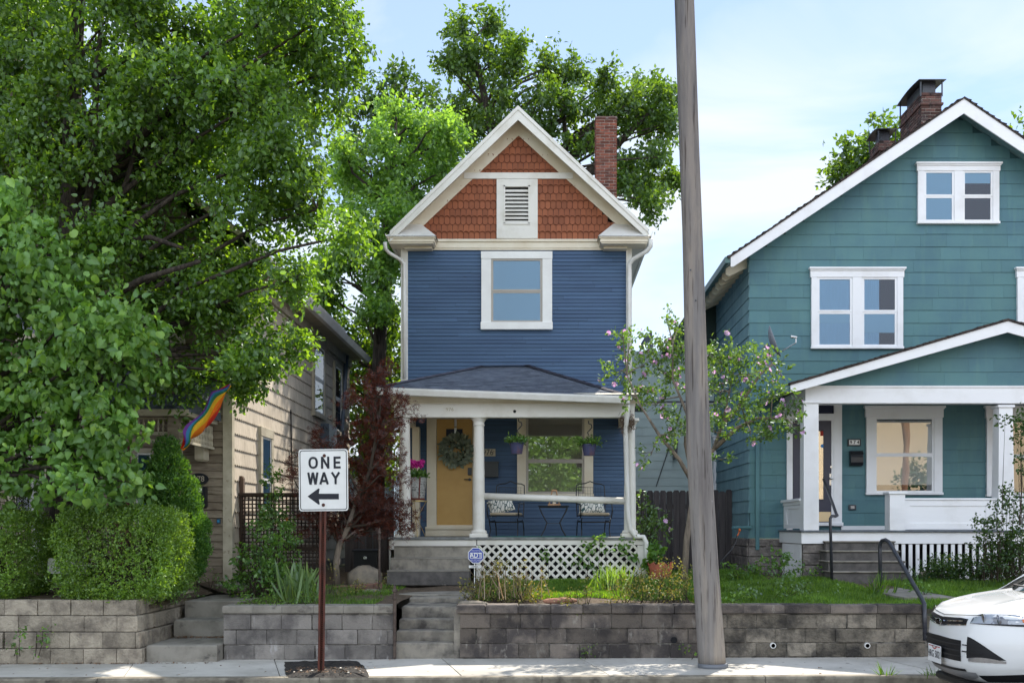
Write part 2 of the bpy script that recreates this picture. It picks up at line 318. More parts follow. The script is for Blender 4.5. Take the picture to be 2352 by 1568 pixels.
for a, b in zip(xs[:-1], xs[1:]):
    a += .004; b -= .004; ya, yb = 11.93 - .006 * a, 11.93 - .006 * b
    ya2, yb2 = (12.09 - .006 * a, 12.09 - .006 * b); sa, sb = sz(a), sz(b)
    k.add([(a, ya - .02, -.45), (b, yb - .02, -.45), (b, yb, sb - .02), (a, ya, sa - .02), (a, ya + .02, sa + .003), (b, yb + .02, sb + .003), (b, yb2, sb + .003), (a, ya2, sa + .003)],
          [(0, 1, 2, 3), (3, 2, 5, 4), (4, 5, 6, 7), (1, 0, 3, 4, 7), (0, 1, 2, 5, 6)][:3])
struct(k.build('kerb', m_kerb))
w = MB(); js = [(-60, -60), (-8.2, -9.1), (-5.45, -4.95), (-3.6, -3.1), (-1.35, -.95), (.5, .80), (2.35, 2.75), (4.4, 4.8), (6.4, 6.8), (8.4, 8.8), (60, 60)]
for (b0, f0), (b1, f1) in zip(js[:-1], js[1:]):
    g_ = .006; y0, y1 = 12.08, 13.75
    b0 += g_; f0 += g_; b1 -= g_; f1 -= g_; j = R.uniform(-.003, .003)
    ya, yb = 12.095 - .006 * f0, 12.095 - .006 * f1
    A = [(f0, ya, sz(f0) + j), (f1, yb, sz(f1) + j), (b1, y1, sz(b1) + j), (b0, y1, sz(b0) + j)]
    w.add(A + [(x, y, z - .1) for x, y, z in A], [(0, 1, 2, 3), (0, 4, 5, 1), (1, 5, 6, 2), (3, 2, 6, 7), (0, 3, 7, 4)])
struct(w.build('sidewalk', m_walk))
w = MB(); w.add([(-60, 12.1, -.30), (60, 12.1, .18), (60, 13.8, .18), (-60, 13.8, -.30)], [(0, 1, 2, 3)])
struct(w.build('sidewalk_joints', m_joint))
# stair openings in the yard bank
LX0, LX1 = X(330, 13.35), X(511, YW); BX0, BX1 = X(903, YW), X(1056, YW); GX0, GX1 = X(2127, YW), X(2300, YW)
def yz(x, y):
    t = min(max((y - YW) / 3.5, 0), 1); z = .66 + .10 * t + min(max((y - 17.2) / 3, 0), 1) * .05
    if x < LX0: z += .13
    return z + .02 * math.sin(x * 2.1 + y * 1.3) + .012 * math.sin(x * 5.3 - y * 3.1)
def sheet(mb, x0, x1, y0, y1, st=.35, off=0):
    nx = max(2, int((x1 - x0) / st)); ny = max(2, int((y1 - y0) / st))
    vs = [(x0 + (x1 - x0) * i / nx, y0 + (y1 - y0) * j / ny, 0) for j in range(ny + 1) for i in range(nx + 1)]
    vs = [(x, y, yz(x, y) + off) for x, y, z in vs]
    mb.add(vs, [(j * (nx + 1) + i, j * (nx + 1) + i + 1, (j + 1) * (nx + 1) + i + 1, (j + 1) * (nx + 1) + i) for j in range(ny) for i in range(nx)])
s = MB()
sheet(s, -12, LX0, YW + .12, 16.2); sheet(s, LX1, BX0, YW + .12, 16.2); sheet(s, BX1, GX0, YW + .12, 16.2); sheet(s, GX1, 16, YW + .12, 16.2)
sheet(s, -12, 16, 16.2, 24, .5)
struct(s.build('yard_soil', m_soil))
s = MB(); s.add([(-60, 24, .80), (60, 24, .80), (60, 120, .9), (-60, 120, .9)], [(0, 1, 2, 3)]); s.add([(-60, 13.9, .6), (-12, 13.9, .6), (-12, 24, .8), (-60, 24, .8)], [(0, 1, 2, 3)]); s.add([(16, 13.9, .6), (60, 13.9, .6), (60, 24, .8), (16, 24, .8)], [(0, 1, 2, 3)])
struct(s.build('back_yard', m_lawn))
# ---- block retaining walls ------------------------------------------------
def blockwall(name, x0, x1, z0, z1, ch, bw, mat, label, batter=0, capz=None, gaps=(), rough=.012, y=YW, chips=(), ends=(0, 0), seed=1):
    q = random.Random(seed); t = thing(name, ((x0 + x1) / 2, y + .1, 0), label, 'retaining wall')
    b = MB(); z = z0; row = 0
    cores = MB(); cores.extr([(x0 + .02, y + .02, z0 - .15), (x1 - .02, y + .02, z0 - .15), (x1 - .02 - ends[1] * (z1 - z0), y + .02 + batter * (z1 - z0), z1 - .02), (x0 + .02 + ends[0] * (z1 - z0), y + .02 + batter * (z1 - z0), z1 - .02)], (0, .22, 0))
    hs = []
    while z < z1 - .03:
        h = ch * q.uniform(.97, 1.03)
        if z + h > z1 - .05: h = z1 - z
        hs.append((z, h)); z += h
    for z, h in hs:
        x = x0 - (bw / 2 if row % 2 else 0) + q.uniform(-.03, .03)
        e0 = x0 + ends[0] * (z - z0 + h / 2); e1 = x1 - ends[1] * (z - z0 + h / 2)
        while x < e1:
            a, c = max(x, e0), min(x + bw, e1); x += bw
            if c - a < .05: continue
            if c > e1 - .06: c = e1
            o = q.uniform(-rough, rough) + batter * (z - z0); zj = q.uniform(-.003, .003); gp = .004 + (.012 if q.random() < .08 else 0)
            b.box(a + gp, c - .004, y + o, y + .2 + o, z + .004 + zj, z + h - .004 + zj, .008)
        row += 1
    cores.build('mortar', m_joint, t); b.build('blocks', mat, t)
    return t
wl = blockwall('retaining_wall', -12, LX0, -.04, .80, .212, .43, m_blk_warm, 'tall beige rock faced block wall below the clipped hedges, at the left edge', batter=.12, ends=(0, .16), y=13.33, seed=3, rough=.016)
b = MB(); zz = -.04    # return of that wall along the steps
for kx in range(4):
    y = 13.55; 
    off = (.10 if kx % 2 else 0)
    while y < 15.6:
        y2 = y + .40 + off; off = 0
        xo = -.16 * (kx * .21 + .1)
        b.box(LX0 + xo - .2, LX0 + xo + R.uniform(-.012, .012), y + .004, y2 - .004, zz + .004, zz + .206, .01); y = y2
    zz += .21
b.build('side_blocks', m_blk_warm, wl)
w2 = blockwall('retaining_wall', LX1, BX0, -.02, .70, .198, .405, m_blk_gray, 'grey concrete block wall behind the one way sign, between two flights of steps', seed=5)
c = MB(); x = LX1
while x < BX0 - .05:
    x2 = min(x + R.uniform(.38, .44), BX0); 
    if BX0 - x2 < .15: x2 = BX0
    c.box(x + .002, x2 - .002, YW - .02, YW + .32, .60, .705 + R.uniform(-.004, .004), .012); x = x2
c.build('coping', m_conc, w2)
w3 = blockwall('retaining_wall', BX1, X(1603, YW), 0, .70, .198, .405, m_blk_dark, 'dark stained concrete block wall between the blue house steps and the utility pole', seed=8)
c = MB(); x = BX1 - .05; i = 0
xe = X(1603, YW)
while x < xe - .05:
    x2 = min(x + R.uniform(.38, .44), xe); j = R.uniform(-.006, .006)
    c.box(x + .006, x2 - .004, YW - .035 + R.uniform(-.01, .01), YW + .30, .60, .712 + j, .012); x = x2
c.build('coping', m_blk_dark, w3)
w4 = blockwall('retaining_wall', X(1604, YW), X(2125, YW), .02, .70, .188, .40, m_blk_mid, 'mottled grey rock faced block wall from the utility pole to the white car', seed=12, rough=.018)
c = MB(); x = X(1604, YW)
while x < X(2125, YW) - .05:
    x2 = min(x + R.uniform(.55, .64), X(2125, YW)); c.box(x + .003, x2 - .003, YW - .03, YW + .32, .60, .715 + R.uniform(-.004, .004), .012); x = x2
c.build('coping', m_blk_dark, w4)
for px in (1774.5, 1990.5):
    d = MB(); cx, cz = X(px, YW), Z(1481, YW)
    d.lathe([(.026, -.03), (.038, -.03), (.038, .05), (.026, .05)], (cx, YW - .012, cz), 14, 'y'); d.build('drain_pipe', m_cleanw, w4, smooth=False)
    d = MB(); d.lathe([(.001, 0), (.027, 0)], (cx, YW - .0435, cz), 12, 'y'); d.build('drain_hole', m_dark, w4)
d = MB(); d.lathe([(.001, 0), (.04, 0), (.045, .03)], (X(1548, YW), YW - .028, Z(1469, YW)), 12, 'y'); d.build('drain_hole', m_dark, w3)
# ---- steps ----------------------------------------------------------------
def flight(name, x0, x1, pts, label, mat, y_end, z0=-.1):
    """pts = list of (yfront, ztop)"""
    t = thing(name, ((x0 + x1) / 2, pts[0][0], 0), label, 'steps')
    for i, (y, z) in enumerate(pts):
        yb = y_end if i == len(pts) - 1 else pts[i + 1][0] + .02
        b = MB(); j = R.uniform(-.004, .004)
        b.box(x0 + j, x1 - j, y, yb, (z0 if i == 0 else pts[i - 1][1] - .001) - (.05 if i else 0), z, .014); b.build('step', mat, t)
    return t
flight('garden_steps', LX0, LX1 - .005, [(13.45, .20), (14.45, .44), (14.9, .68)], 'three wide low concrete steps by the tall beige block wall', m_conc, 16.7)
b = MB(); b.box(X(420, 16.6), X(560, 16.6), 16.6, 17.2, .6, .82, .02); tag(b.build('doorstep', m_conc, loc=(X(480, 16.6), 16.8, .6)), 'small concrete step at the end of the path beside the arborvitae', 'step')
fl = flight('garden_steps', BX0 + .005, BX1 - .08, [(13.72, .20), (13.98, .34), (14.24, .475), (14.50, .63), (15.3, .70)], 'five stained concrete steps from the sidewalk up towards the blue house', m_step, 15.7)
s = MB(); s.box(BX0 - .22, BX1 + .0, 15.71, 17.2, .5, .725, .01); struct(s.build('front_walkway', m_conc))
b = MB(); b.box(BX1 - .08, BX1 + .02, YW + .03, 15.6, -.1, .66, .01); b.build('cheek_wall', m_step, fl)
s = MB(); s.box(X(2055, 15.0), X(2170, 15.0), 14.6, 18.0, .55, .755, .01); struct(s.build('side_walkway', m_conc))
flight('garden_steps', GX0 + .005, GX1, [(13.72, .20), (14.0, .36), (14.3, .52), (14.55, .70)], 'dark concrete steps behind the hood of the white car', m_step, 14.62)
# tar patch round the sign post
s = MB(); ring = []; q = random.Random(3)
pp = [(655, 1517), (700, 1516), (770, 1515), (822, 1516), (838, 1530), (846, 1550), (836, 1562), (780, 1566), (700, 1568), (664, 1560), (655, 1542)]
vs = []
for (px, py) in pp:
    Y = HC * F / (py - HY) if py > HY else 13; x = X(px, Y); vs.append((x, Y, sz(x)))
cx = sum(v[0] for v in vs) / len(vs); cy = sum(v[1] for v in vs) / len(vs)
ringv = []; n = 60
for i in range(n):
    t = i / n * len(vs); a = vs[int(t)]; b2 = vs[(int(t) + 1) % len(vs)]; u = t % 1
    ringv.append((a[0] + (b2[0] - a[0]) * u + q.uniform(-.012, .012), min(max(a[1] + (b2[1] - a[1]) * u + q.uniform(-.012, .012), 11.97), 13.62)))
vv = [(cx, cy, sz(cx) + .05)]
for f_, zz in ((.45, .045), (.8, .03), (1.0, .004)):
    for (x, y) in ringv: vv.append((cx + (x - cx) * f_ + q.uniform(-.01, .01), cy + (y - cy) * f_, sz(x) + zz + (q.uniform(-.012, .016) if f_ < 1 else 0)))
fs = [(0, 1 + i, 1 + (i + 1) % n) for i in range(n)]
for k_ in range(2): fs += [(1 + k_ * n + i, 1 + (k_ + 1) * n + i, 1 + (k_ + 1) * n + (i + 1) % n, 1 + k_ * n + (i + 1) % n) for i in range(n)]
s.add(vv, fs); struct(s.build('tar_patch', m_patch))
# ---- generic building parts ------------------------------------------------
class Fr:      # wall frame: u along the wall, d outward, v up
    def __init__(s, o, u, n): s.o = Vector(o); s.u = Vector(u).normalized(); s.n = Vector(n).normalized()
    def p(s, u, d, v): return s.o + s.u * u + s.n * d + Vector((0, 0, v))
    def box(s, mb, u0, u1, d0, d1, v0, v1, c=0):
        t = MB(); t.box(u0, u1, -d1, -d0, v0, v1, c)
        mb.add([s.p(a, -b, cc) for a, b, cc in t.v], t.f)
def siding(mb, fr, xr, z0, z1, e, th=.014, seg=2.4, jz=.002, jd=.002, q=R, gap=.0015, wav=0, lap=.004):
    z = z0
    while z < z1 - .01:
        h = min(e, z1 - z)
        for (a0, b0) in xr(z + h * .5):
            u = a0 - q.uniform(0, seg)
            while u < b0:
                u2 = u + seg * q.uniform(.6, 1.3); s0, s1 = max(u, a0), min(u2, b0); u = u2
                if s1 - s0 < .02: continue
                if b0 - s1 < .1: s1 = b0; u = b0
                dz = q.uniform(-jz, jz) + lap; t = th + q.uniform(-jd, jd); dz2 = dz + q.uniform(-jz, jz)
                if wav:
                    n = max(2, int((s1 - s0) / .02)); vs = []
                    for i in range(n + 1):
                        uu = s0 + (s1 - s0) * i / n; w = wav * math.sin(uu * 2 * math.pi / .125)
                        ft = t
                        vs += [fr.p(uu, .002, z + dz + w), fr.p(uu, ft, z + dz + w), fr.p(uu, .003, z + h + wav * math.sin(uu * 2 * math.pi / .125))]
                    fs = []
                    for i in range(n): a = i * 3; fs += [(a, a + 3, a + 4, a + 1), (a + 1, a + 4, a + 5, a + 2)]
                    mb.add(vs, fs)
                else:
                    mb.add([fr.p(s0 + gap, 0, z + dz), fr.p(s1 - gap, 0, z + dz2), fr.p(s1 - gap, t, z + dz2), fr.p(s0 + gap, t, z + dz), fr.p(s1 - gap, .001, z + h), fr.p(s0 + gap, .001, z + h)],
                           [(0, 1, 2, 3), (3, 2, 4, 5), (0, 3, 5), (1, 4, 2)])
        z += e
def rect(a, b): return lambda z: [(a, b)]
def window(fr, u0, u1, v0, v1, parent, trim, sash, tw=.1, head=None, sill=None, mid=None, cols=1, glass=None, back=None, blinds=(), cap=0, mull=0, sw=.045, name='window', cur=(), slat=True):
    """casing + sash + panes. u0..v1 = outer casing. blinds: per column (top fraction drawn down)"""
    head = head or tw; sill = sill or tw
    c = MB(); D = .068
    fr.box(c, u0, u0 + tw, 0, D, v0 + sill, v1 - head, .004); fr.box(c, u1 - tw, u1, 0, D, v0 + sill, v1 - head, .004)
    fr.box(c, u0 - (.02 if cap else .006), u1 + (.02 if cap else .006), 0, D + .006, v1 - head, v1, .004)
    fr.box(c, u0 - .012, u1 + .012, 0, D + .02, v0, v0 + sill, .005)
    if cap: fr.box(c, u0 - cap, u1 + cap, 0, D + cap, v1 - .03, v1 + .012, .006); fr.box(c, u0 - cap * .6, u1 + cap * .6, 0, D + cap * .6, v1 - .055, v1 - .03, .004)
    iu0, iu1, iv0, iv1 = u0 + tw, u1 - tw, v0 + sill, v1 - head
    wcol = (iu1 - iu0 - mull * (cols - 1)) / cols
    for k_ in range(1, cols): a = iu0 + k_ * wcol + (k_ - 1) * mull; fr.box(c, a, a + mull, 0, D, iv0, iv1, .003)
    w = c.build(name, trim, parent)
    s = MB(); g = MB(); bk = MB(); bl = MB(); ct = MB()
    mz = iv0 + (iv1 - iv0) * (mid if mid else .5)
    for k_ in range(cols):
        a = iu0 + k_ * (wcol + mull); b = a + wcol
        fr.box(bk, a, b, .004, .0205, iv0, iv1)
        for (lo_, hi_, dd) in (((mz, iv1, .054), (iv0, mz, .046)) if mid else ((iv0, iv1, .05),)):
            fr.box(s, a, a + sw, .021, dd, lo_, hi_); fr.box(s, b - sw, b, .021, dd, lo_, hi_)
            fr.box(s, a + sw, b - sw, .021, dd, lo_, lo_ + sw * .8); fr.box(s, a + sw, b - sw, .021, dd, hi_ - sw * .8, hi_)
            g.add([fr.p(a + sw, dd - .006, lo_ + sw * .8), fr.p(b - sw, dd - .006, lo_ + sw * .8), fr.p(b - sw, dd - .006, hi_ - sw * .8), fr.p(a + sw, dd - .006, hi_ - sw * .8)], [(0, 1, 2, 3)])
        if k_ < len(blinds) and blinds[k_]:
            for (f0, f1) in blinds[k_]:
                z = iv1 - (iv1 - iv0) * f1; top = iv1 - (iv1 - iv0) * f0
                if slat:
                    while z < top: bl.add([fr.p(a + .01, .034, z), fr.p(b - .01, .034, z), fr.p(b - .01, .0285, z + .03), fr.p(a + .01, .0285, z + .03)], [(0, 1, 2, 3)]); z += .027
                else: fr.box(bl, a + .01, b - .01, .011, .014, z, top)
        if k_ < len(cur) and cur[k_]:
            f0, f1 = cur[k_]; n = 26; uu = [a + (b - a) * (f0 + (f1 - f0) * i / n) for i in range(n + 1)]
            vs = []
            for i, u in enumerate(uu): d = .0245 + .0025 * math.sin(i * 1.9); vs += [fr.p(u, d, iv0), fr.p(u, d, iv1)]
            ct.add(vs, [(2 * i, 2 * i + 2, 2 * i + 3, 2 * i + 1) for i in range(n)])
    bk.build('backing', back or m_room, w); s.build('sash', sash, w)
    if bl.v: bl.build('blind', m_blind if slat or True else m_blind, w)
    if ct.v: ct.build('curtain', m_curt, w)
    g.build('pane', glass or m_glass, w)
    return w
def brickstack(name, x0, x1, y0, y1, z0, z1, parent, mat, ch=.0655, bl=.2, q=R):
    core = MB(); core.box(x0 + .012, x1 - .012, y0 + .012, y1 - .012, z0, z1 - .02)
    o = core.build(name, m_mortar, parent); b = MB(); z = z0; row = 0
    while z < z1:
        for (ax, a0, a1, o0, o1) in (('x', x0, x1, y0, y1), ('y', y0, y1, x0, x1)):
            u = a0 - (bl / 2 if (row + (ax == 'y')) % 2 else 0)
            while u < a1 - .01:
                s0, s1 = max(u, a0), min(u + bl, a1); u += bl
                if s1 - s0 < .04: continue
                j = q.uniform(-.003, .003)
                if ax == 'x': b.box(s0 + .005, s1 - .005, o0 + j, o0 + .05 + j, z + .006, z + ch - .006, .003); b.box(s0 + .005, s1 - .005, o1 - .05 + j, o1 + j, z + .006, z + ch - .006, .003)
                else: b.box(o0 + j + .001, o0 + .045 + j, s0 + .006, s1 - .006, z + .006, z + ch - .006, .003); b.box(o1 - .045 + j, o1 + j - .001, s0 + .006, s1 - .006, z + .006, z + ch - .006, .003)
        z += ch; row += 1
    b.build('bricks', mat, o)
    return o
def shingles(mb, A, B, C, D, e=.14, w=.3, t=.008, q=R):
    """roof slope: A,B eave corners, D,C ridge corners (A-D left edge, B-C right)"""
    A, B, C, D = map(Vector, (A, B, C, D)); hgt = ((D + C) / 2 - (A + B) / 2).length; n = max(1, int(hgt / e))
    nrm = (B - A).cross(D - A); nrm = nrm.normalized() if nrm.length > 1e-6 else (B - A).cross(C - A).normalized()
    if nrm.z < 0: nrm = -nrm
    for i in range(n):
        f0, f1 = i / n, min(1, (i + 1.15) / n)
        l0, r0 = A.lerp(D, f0), B.lerp(C, f0); l1, r1 = A.lerp(D, f1), B.lerp(C, f1)
        ln = (r0 - l0).length
        if ln < .05: continue
        m = max(1, int(ln / w)); ph = q.uniform(0, .5) if i % 2 else 0; cuts = [0] + [min(1, (k_ + .5 * (i % 2) + .2 * ph) / m) for k_ in range(1, m)] + [1]
        for a, b in zip(cuts[:-1], cuts[1:]):
            if b - a < .01: continue
            g_ = .004 / ln; d = t * q.uniform(.7, 1.4)
            p0, p1, p2, p3 = l0.lerp(r0, a + g_), l0.lerp(r0, b - g_), l1.lerp(r1, b - g_), l1.lerp(r1, a + g_)
            mb.add([p0 + nrm * d, p1 + nrm * d, p2 + nrm * .001, p3 + nrm * .001, p0, p1], [(0, 1, 2, 3), (0, 4, 5, 1)])
# ---- the blue house ----------------------------------------------------------
FB = 20.5; FP = 18.5
xl, xr_ = X(930, FB), X(1445, FB)
house = thing('blue_house', ((xl + xr_) / 2, FB, .8), 'narrow two storey blue clapboard house with rust red shingled gable and a white columned porch', 'house')
fb = Fr((0, FB, 0), (1, 0, 0), (0, -1, 0))
zt = Z(570, FB); zb = .75; BACK = 31.0
# solid core
c = MB(); c.prism([(xl + .01, zb), (xr_ - .01, zb), (xr_ - .01, zt + .1), (xl + .01, zt + .1)], FB + .005, BACK)
apx = X(1190, FB); apz = Z(284, FB)
c.prism([(X(935, FB), zt + .1), (X(1443, FB), zt + .1), (apx, apz)], FB + .005, BACK)
c.build('body', m_gapb, house)
q = random.Random(21)
s = MB(); siding(s, fb, rect(xl, xr_), Z(1232, FB), zt, .0742, .013, 2.6, .004, .003, q)
s.build('front_siding', m_blue, house)
fr_r = Fr((xr_, FB, 0), (0, 1, 0), (1, 0, 0)); fr_l = Fr((xl, FB, 0), (0, 1, 0), (-1, 0, 0))
s = MB(); siding(s, fr_r, rect(0, 10), zb, zt, .0742, .012, 3, .002, .002, q); s.build('side_siding', m_blue, house)
s = MB(); siding(s, fr_l, rect(0, 10), zb, zt, .0742, .012, 3, .002, .002, q); s.build('side_siding', m_blue, house)
# patch of re-laid boards under the window
s = MB(); fb.box(s, X(1090, FB), X(1271, FB), .012, .0155, Z(806, FB), Z(752, FB)); 
# corner boards
for (a, b) in ((921, 937), (1438, 1451)):
    s = MB(); s.box(X(a, FB), X(b, FB), FB - .035, FB + .12, Z(1230, FB), zt, .006); s.build('corner_board', m_white, house)
# fish scale gable
tri = [(X(952, FB), Z(551, FB)), (X(1430, FB), Z(551, FB)), (apx, Z(290, FB))]
sl_l = (tri[2][1] - tri[0][1]) / (tri[2][0] - tri[0][0]); sl_r = (tri[2][1] - tri[1][1]) / (tri[1][0] - tri[2][0])
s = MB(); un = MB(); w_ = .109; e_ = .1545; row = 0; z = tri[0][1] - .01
pan = [(X(1141, FB), X(1235, FB), Z(551, FB), Z(412, FB)), (X(1060, FB), X(1320, FB), Z(413, FB), Z(398, FB))]
while z < tri[2][1]:
    zt_ = z + e_; x = tri[0][0] - (.5 * w_ if (row // 2) % 2 else 0) - w_
    while x < tri[1][0]:
        cx_, cz_ = x + w_ / 2, z + e_ * .6
        lx = tri[0][0] + (cz_ - tri[0][1]) / sl_l; rx = tri[1][0] - (cz_ - tri[1][1]) / sl_r
        if lx - .1 < cx_ < rx + .1 and not (pan[0][0] + .08 < cx_ < pan[0][1] - .08 and cz_ < pan[0][3]):
            t0 = .024 + q.uniform(-.002, .004); a, b = x + .0055, x + w_ - .0055; dz = q.uniform(-.004, .004)
            o_ = []; hw = (b - a) / 2; bl_ = z + dz
            if row % 2 == 0:   # rounded butt
                for i in range(9): an = math.pi + math.pi * i / 8; o_.append(((a + b) / 2 + hw * math.cos(an), bl_ + hw * .95 + hw * .95 * math.sin(an)))
            else: o_ = [(a, bl_ + hw * .9)] + [((a + b) / 2 + hw * math.cos(math.pi - math.pi * i / 8) , bl_ + hw * .9 - (hw * .9 * (1 - math.sin(math.pi * i / 8)) if 0 else 0)) for i in (0, 8)]
            if row % 2:        # square butt cut to arches so that ovals show below
                o_ = [(a - .004, bl_ - .012), ((a + b) / 2 - hw * .99, bl_ - .012)] + [((a + b) / 2 - hw * math.cos(math.pi * i / 6), bl_ - .012 + hw * .85 * math.sin(math.pi * i / 6)) for i in range(7)] + [(b + .004, bl_ - .012)]
            top = bl_ + e_ + .05
            o_ += [(b, top), (a, top)]
            n = len(o_)
            if row % 2: t0 += .006
            cx2 = (a + b) / 2; cz2 = bl_ + e_ * .5
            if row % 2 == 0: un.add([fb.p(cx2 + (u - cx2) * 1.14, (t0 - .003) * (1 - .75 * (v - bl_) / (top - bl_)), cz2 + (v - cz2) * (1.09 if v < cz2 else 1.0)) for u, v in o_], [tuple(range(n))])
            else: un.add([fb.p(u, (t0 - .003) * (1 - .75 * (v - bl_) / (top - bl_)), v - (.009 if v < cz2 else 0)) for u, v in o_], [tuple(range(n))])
            V = [fb.p(u, t0 * (1 - .75 * (v - bl_) / (top - bl_)), v) for u, v in o_] + [fb.p(u, 0, v) for u, v in o_]
            s.add(V, [tuple(range(n))] + [(i, i + n, (i + 1) % n + n, (i + 1) % n) for i in range(n)])
        x += w_
    z += e_; row += 1
fsh = s.build('fish_scale_shingles', m_rust, house); un.build('shingle_shade_lines', m_shade, fsh)  # dark oversize plates behind the scales, shade lines put in by colour
# attic vent
s = MB()
fb.box(s, X(1141, FB), X(1157, FB), .0, .05, Z(549, FB), Z(413, FB), .004); fb.box(s, X(1217, FB), X(1235, FB), .0, .05, Z(549, FB), Z(413, FB), .004)
fb.box(s, X(1157, FB), X(1217, FB), .0, .048, Z(429, FB), Z(413, FB)); fb.box(s, X(1157, FB), X(1217, FB), .0, .048, Z(549, FB), Z(515, FB))
vt = s.build('attic_vent', m_white, house)
s = MB(); fb.box(s, X(1157, FB), X(1217, FB), .002, .008, Z(515, FB), Z(429, FB)); s.build('vent_back', m_dark, vt)
s = MB(); z = Z(514, FB)
while z < Z(434, FB):
    a, b = X(1160, FB), X(1214, FB)
    s.extr([fb.p(a, .058, z), fb.p(a, .012, z + .052), fb.p(a, .012, z + .062), fb.p(a, .058, z + .010)], (b - a, 0, 0)); z += .0775
for (a, b) in ((1157, 1160.5), (1213.5, 1217)): fb.box(s, X(a, FB), X(b, FB), .0, .065, Z(515, FB), Z(428, FB))
fb.box(s, X(1157, FB), X(1217, FB), .0, .065, Z(431, FB), Z(427, FB)); fb.box(s, X(1157, FB), X(1217, FB), .0, .065, Z(517, FB), Z(513, FB))
s.build('louvers', m_white, vt)
s = MB(); fb.box(s, X(1066, FB), X(1316, FB), 0, .042, Z(412, FB), Z(398, FB), .004); s.build('gable_band', m_white, house)
# frieze / cornice
s = MB(); fb.box(s, xl - .02, xr_ + .02, 0, .045, Z(571, FB), Z(556, FB), .004); fb.box(s, xl, xr_, 0, .075, Z(557, FB), Z(551, FB), .006); fb.box(s, xl, xr_, 0, .03, Z(575, FB), Z(571, FB))
s.build('frieze_board', m_cream, house)
# roof
OV = .40; YR = FB - OV
ax, az = X(1190, YR), Z(248, YR); elx, elz = X(896, YR), Z(536, YR); erx, erz = X(1489, YR), Z(530, YR)
s = MB()
for (ex, ez) in ((elx, elz), (erx, erz)):
    s.add([(ax, YR, az), (ex, YR, ez), (ex, BACK + .4, ez), (ax, BACK + .4, az), (ax, YR, az - .05), (ex, YR, ez - .05), (ex, BACK + .4, ez - .05), (ax, BACK + .4, az - .05)],
          [(0, 1, 2, 3), (4, 7, 6, 5), (0, 4, 5, 1), (1, 5, 6, 2), (2, 6, 7, 3)])
rf = s.build('roof', m_cream, house)
s = MB()
for (ex, ez, sg) in ((elx, elz, -1), (erx, erz, 1)):
    nn = Vector((sg * (az - ez), 0, abs(ex - ax))).normalized() * .012
    shingles(s, Vector((ex, YR - .02, ez)) + nn, Vector((ex, BACK, ez)) + nn, Vector((ax, BACK, az)) + nn, Vector((ax, YR - .02, az)) + nn, .14, .4, .01)
    d = Vector((ex - ax, 0, ez - az)).normalized()
s.build('roof_shingles', m_shingle, rf)
# barge boards
s = MB(); bh = .185
for (ex, ez) in ((elx, elz), (erx, erz)):
    dx, dz = ex - ax, ez - az; ln = math.hypot(dx, dz); e2x, e2z = ex, ez
    s.extr([(ax, YR - .03, az + .012), (ax, YR - .03, az - bh * 1.32), (e2x, YR - .03, e2z - bh * .92), (e2x, YR - .03, e2z + .012)], (0, .03, 0))
    s.extr([(ax, YR - .05, az + .03), (ax, YR - .05, az - .05), (e2x, YR - .05, e2z - .05), (e2x, YR - .05, e2z + .03)], (0, .025, 0))
s.build('barge_board', m_white, house)
s = MB()
for (ex, ez) in ((elx, elz), (erx, erz)):   # rake frieze on the wall below the soffit
    t = (FB - YR); 
    s.extr([(ax, FB - .03, az - .06), (ax, FB - .03, az - .40), (ex + (ax - ex) * .08, FB - .03, ez - .32 + (az - ez) * .08), (ex + (ax - ex) * .08, FB - .03, ez - .06 + (az - ez) * .08)], (0, .028, 0))
s.build('rake_board', m_cream, house)
# cornice returns with little hipped roofs
for (a, b, p0, p1) in ((888, 1000, 940, 966), (1376, 1492, 1409, 1440)):
    s = MB(); y0 = FB - .44; A, B = X(a, y0), X(b, y0); yb = y0 + .06
    top = Z(543, y0); bot = Z(558, y0)
    s.box(A, B, y0, FB - .002, top - .03, top, .005); s.box(A + .025, B - .025, y0 + .025, FB - .002, bot + .03, top - .03, .005); s.box(A + .045, B - .045, y0 + .045, FB - .002, bot, bot + .03, .005)
    y2 = FB - .2; lo_ = Z(571, y2)
    left = a < 1000
    C_, D_ = (X(929, y2), X(992, y2)) if left else (X(1386, y2), X(1441, y2))
    s.box(C_, D_, y2, FB - .002, lo_, bot, .01)
    rt = s.build('cornice_return', m_cream, house)
    s = MB(); pk = Z(514, FB); L0, R0 = A - .02, B + .02
    s.add([(L0, y0 - .02, top + .004), (R0, y0 - .02, top + .004), (R0, FB - .01, top + .004), (L0, FB - .01, top + .004), (X(p0, FB), FB - .01, pk), (X(p1, FB), FB - .01, pk)],
          [(0, 1, 5, 4), (1, 2, 5), (3, 0, 4)]); s.build('return_roof', m_gutterw, rt)
# side soffits / box eaves running back
for sg, wx, ex, ez in ((-1, xl, elx, elz), (1, xr_, erx, erz)):
    s = MB(); z1 = ez - .10
    s.box(wx + sg * .001, ex - sg * .02, FB, BACK, z1 - .03, z1, 0); s.box(ex - sg * .045, ex - sg * .012, FB - .3, BACK + .3, z1 - .02, z1 + .13, 0)
    s.box(wx + sg * .002, wx + sg * .05, FB + .05, BACK, z1 - .30, z1 - .03, 0)
    s.build('side_soffit', m_white, house)
    s = MB(); pr = [(0, 0), (.02, -.09), (.075, -.10), (.10, -.03), (.105, 0), (.095, 0), (.07, -.085), (.03, -.08), (.01, 0)]
    s.extr([(ex + sg * (u - .005), YR + .02, ez + .0 + v) for u, v in pr], (0, BACK - YR, 0))
    s.build('gutter', m_gutterw, house)
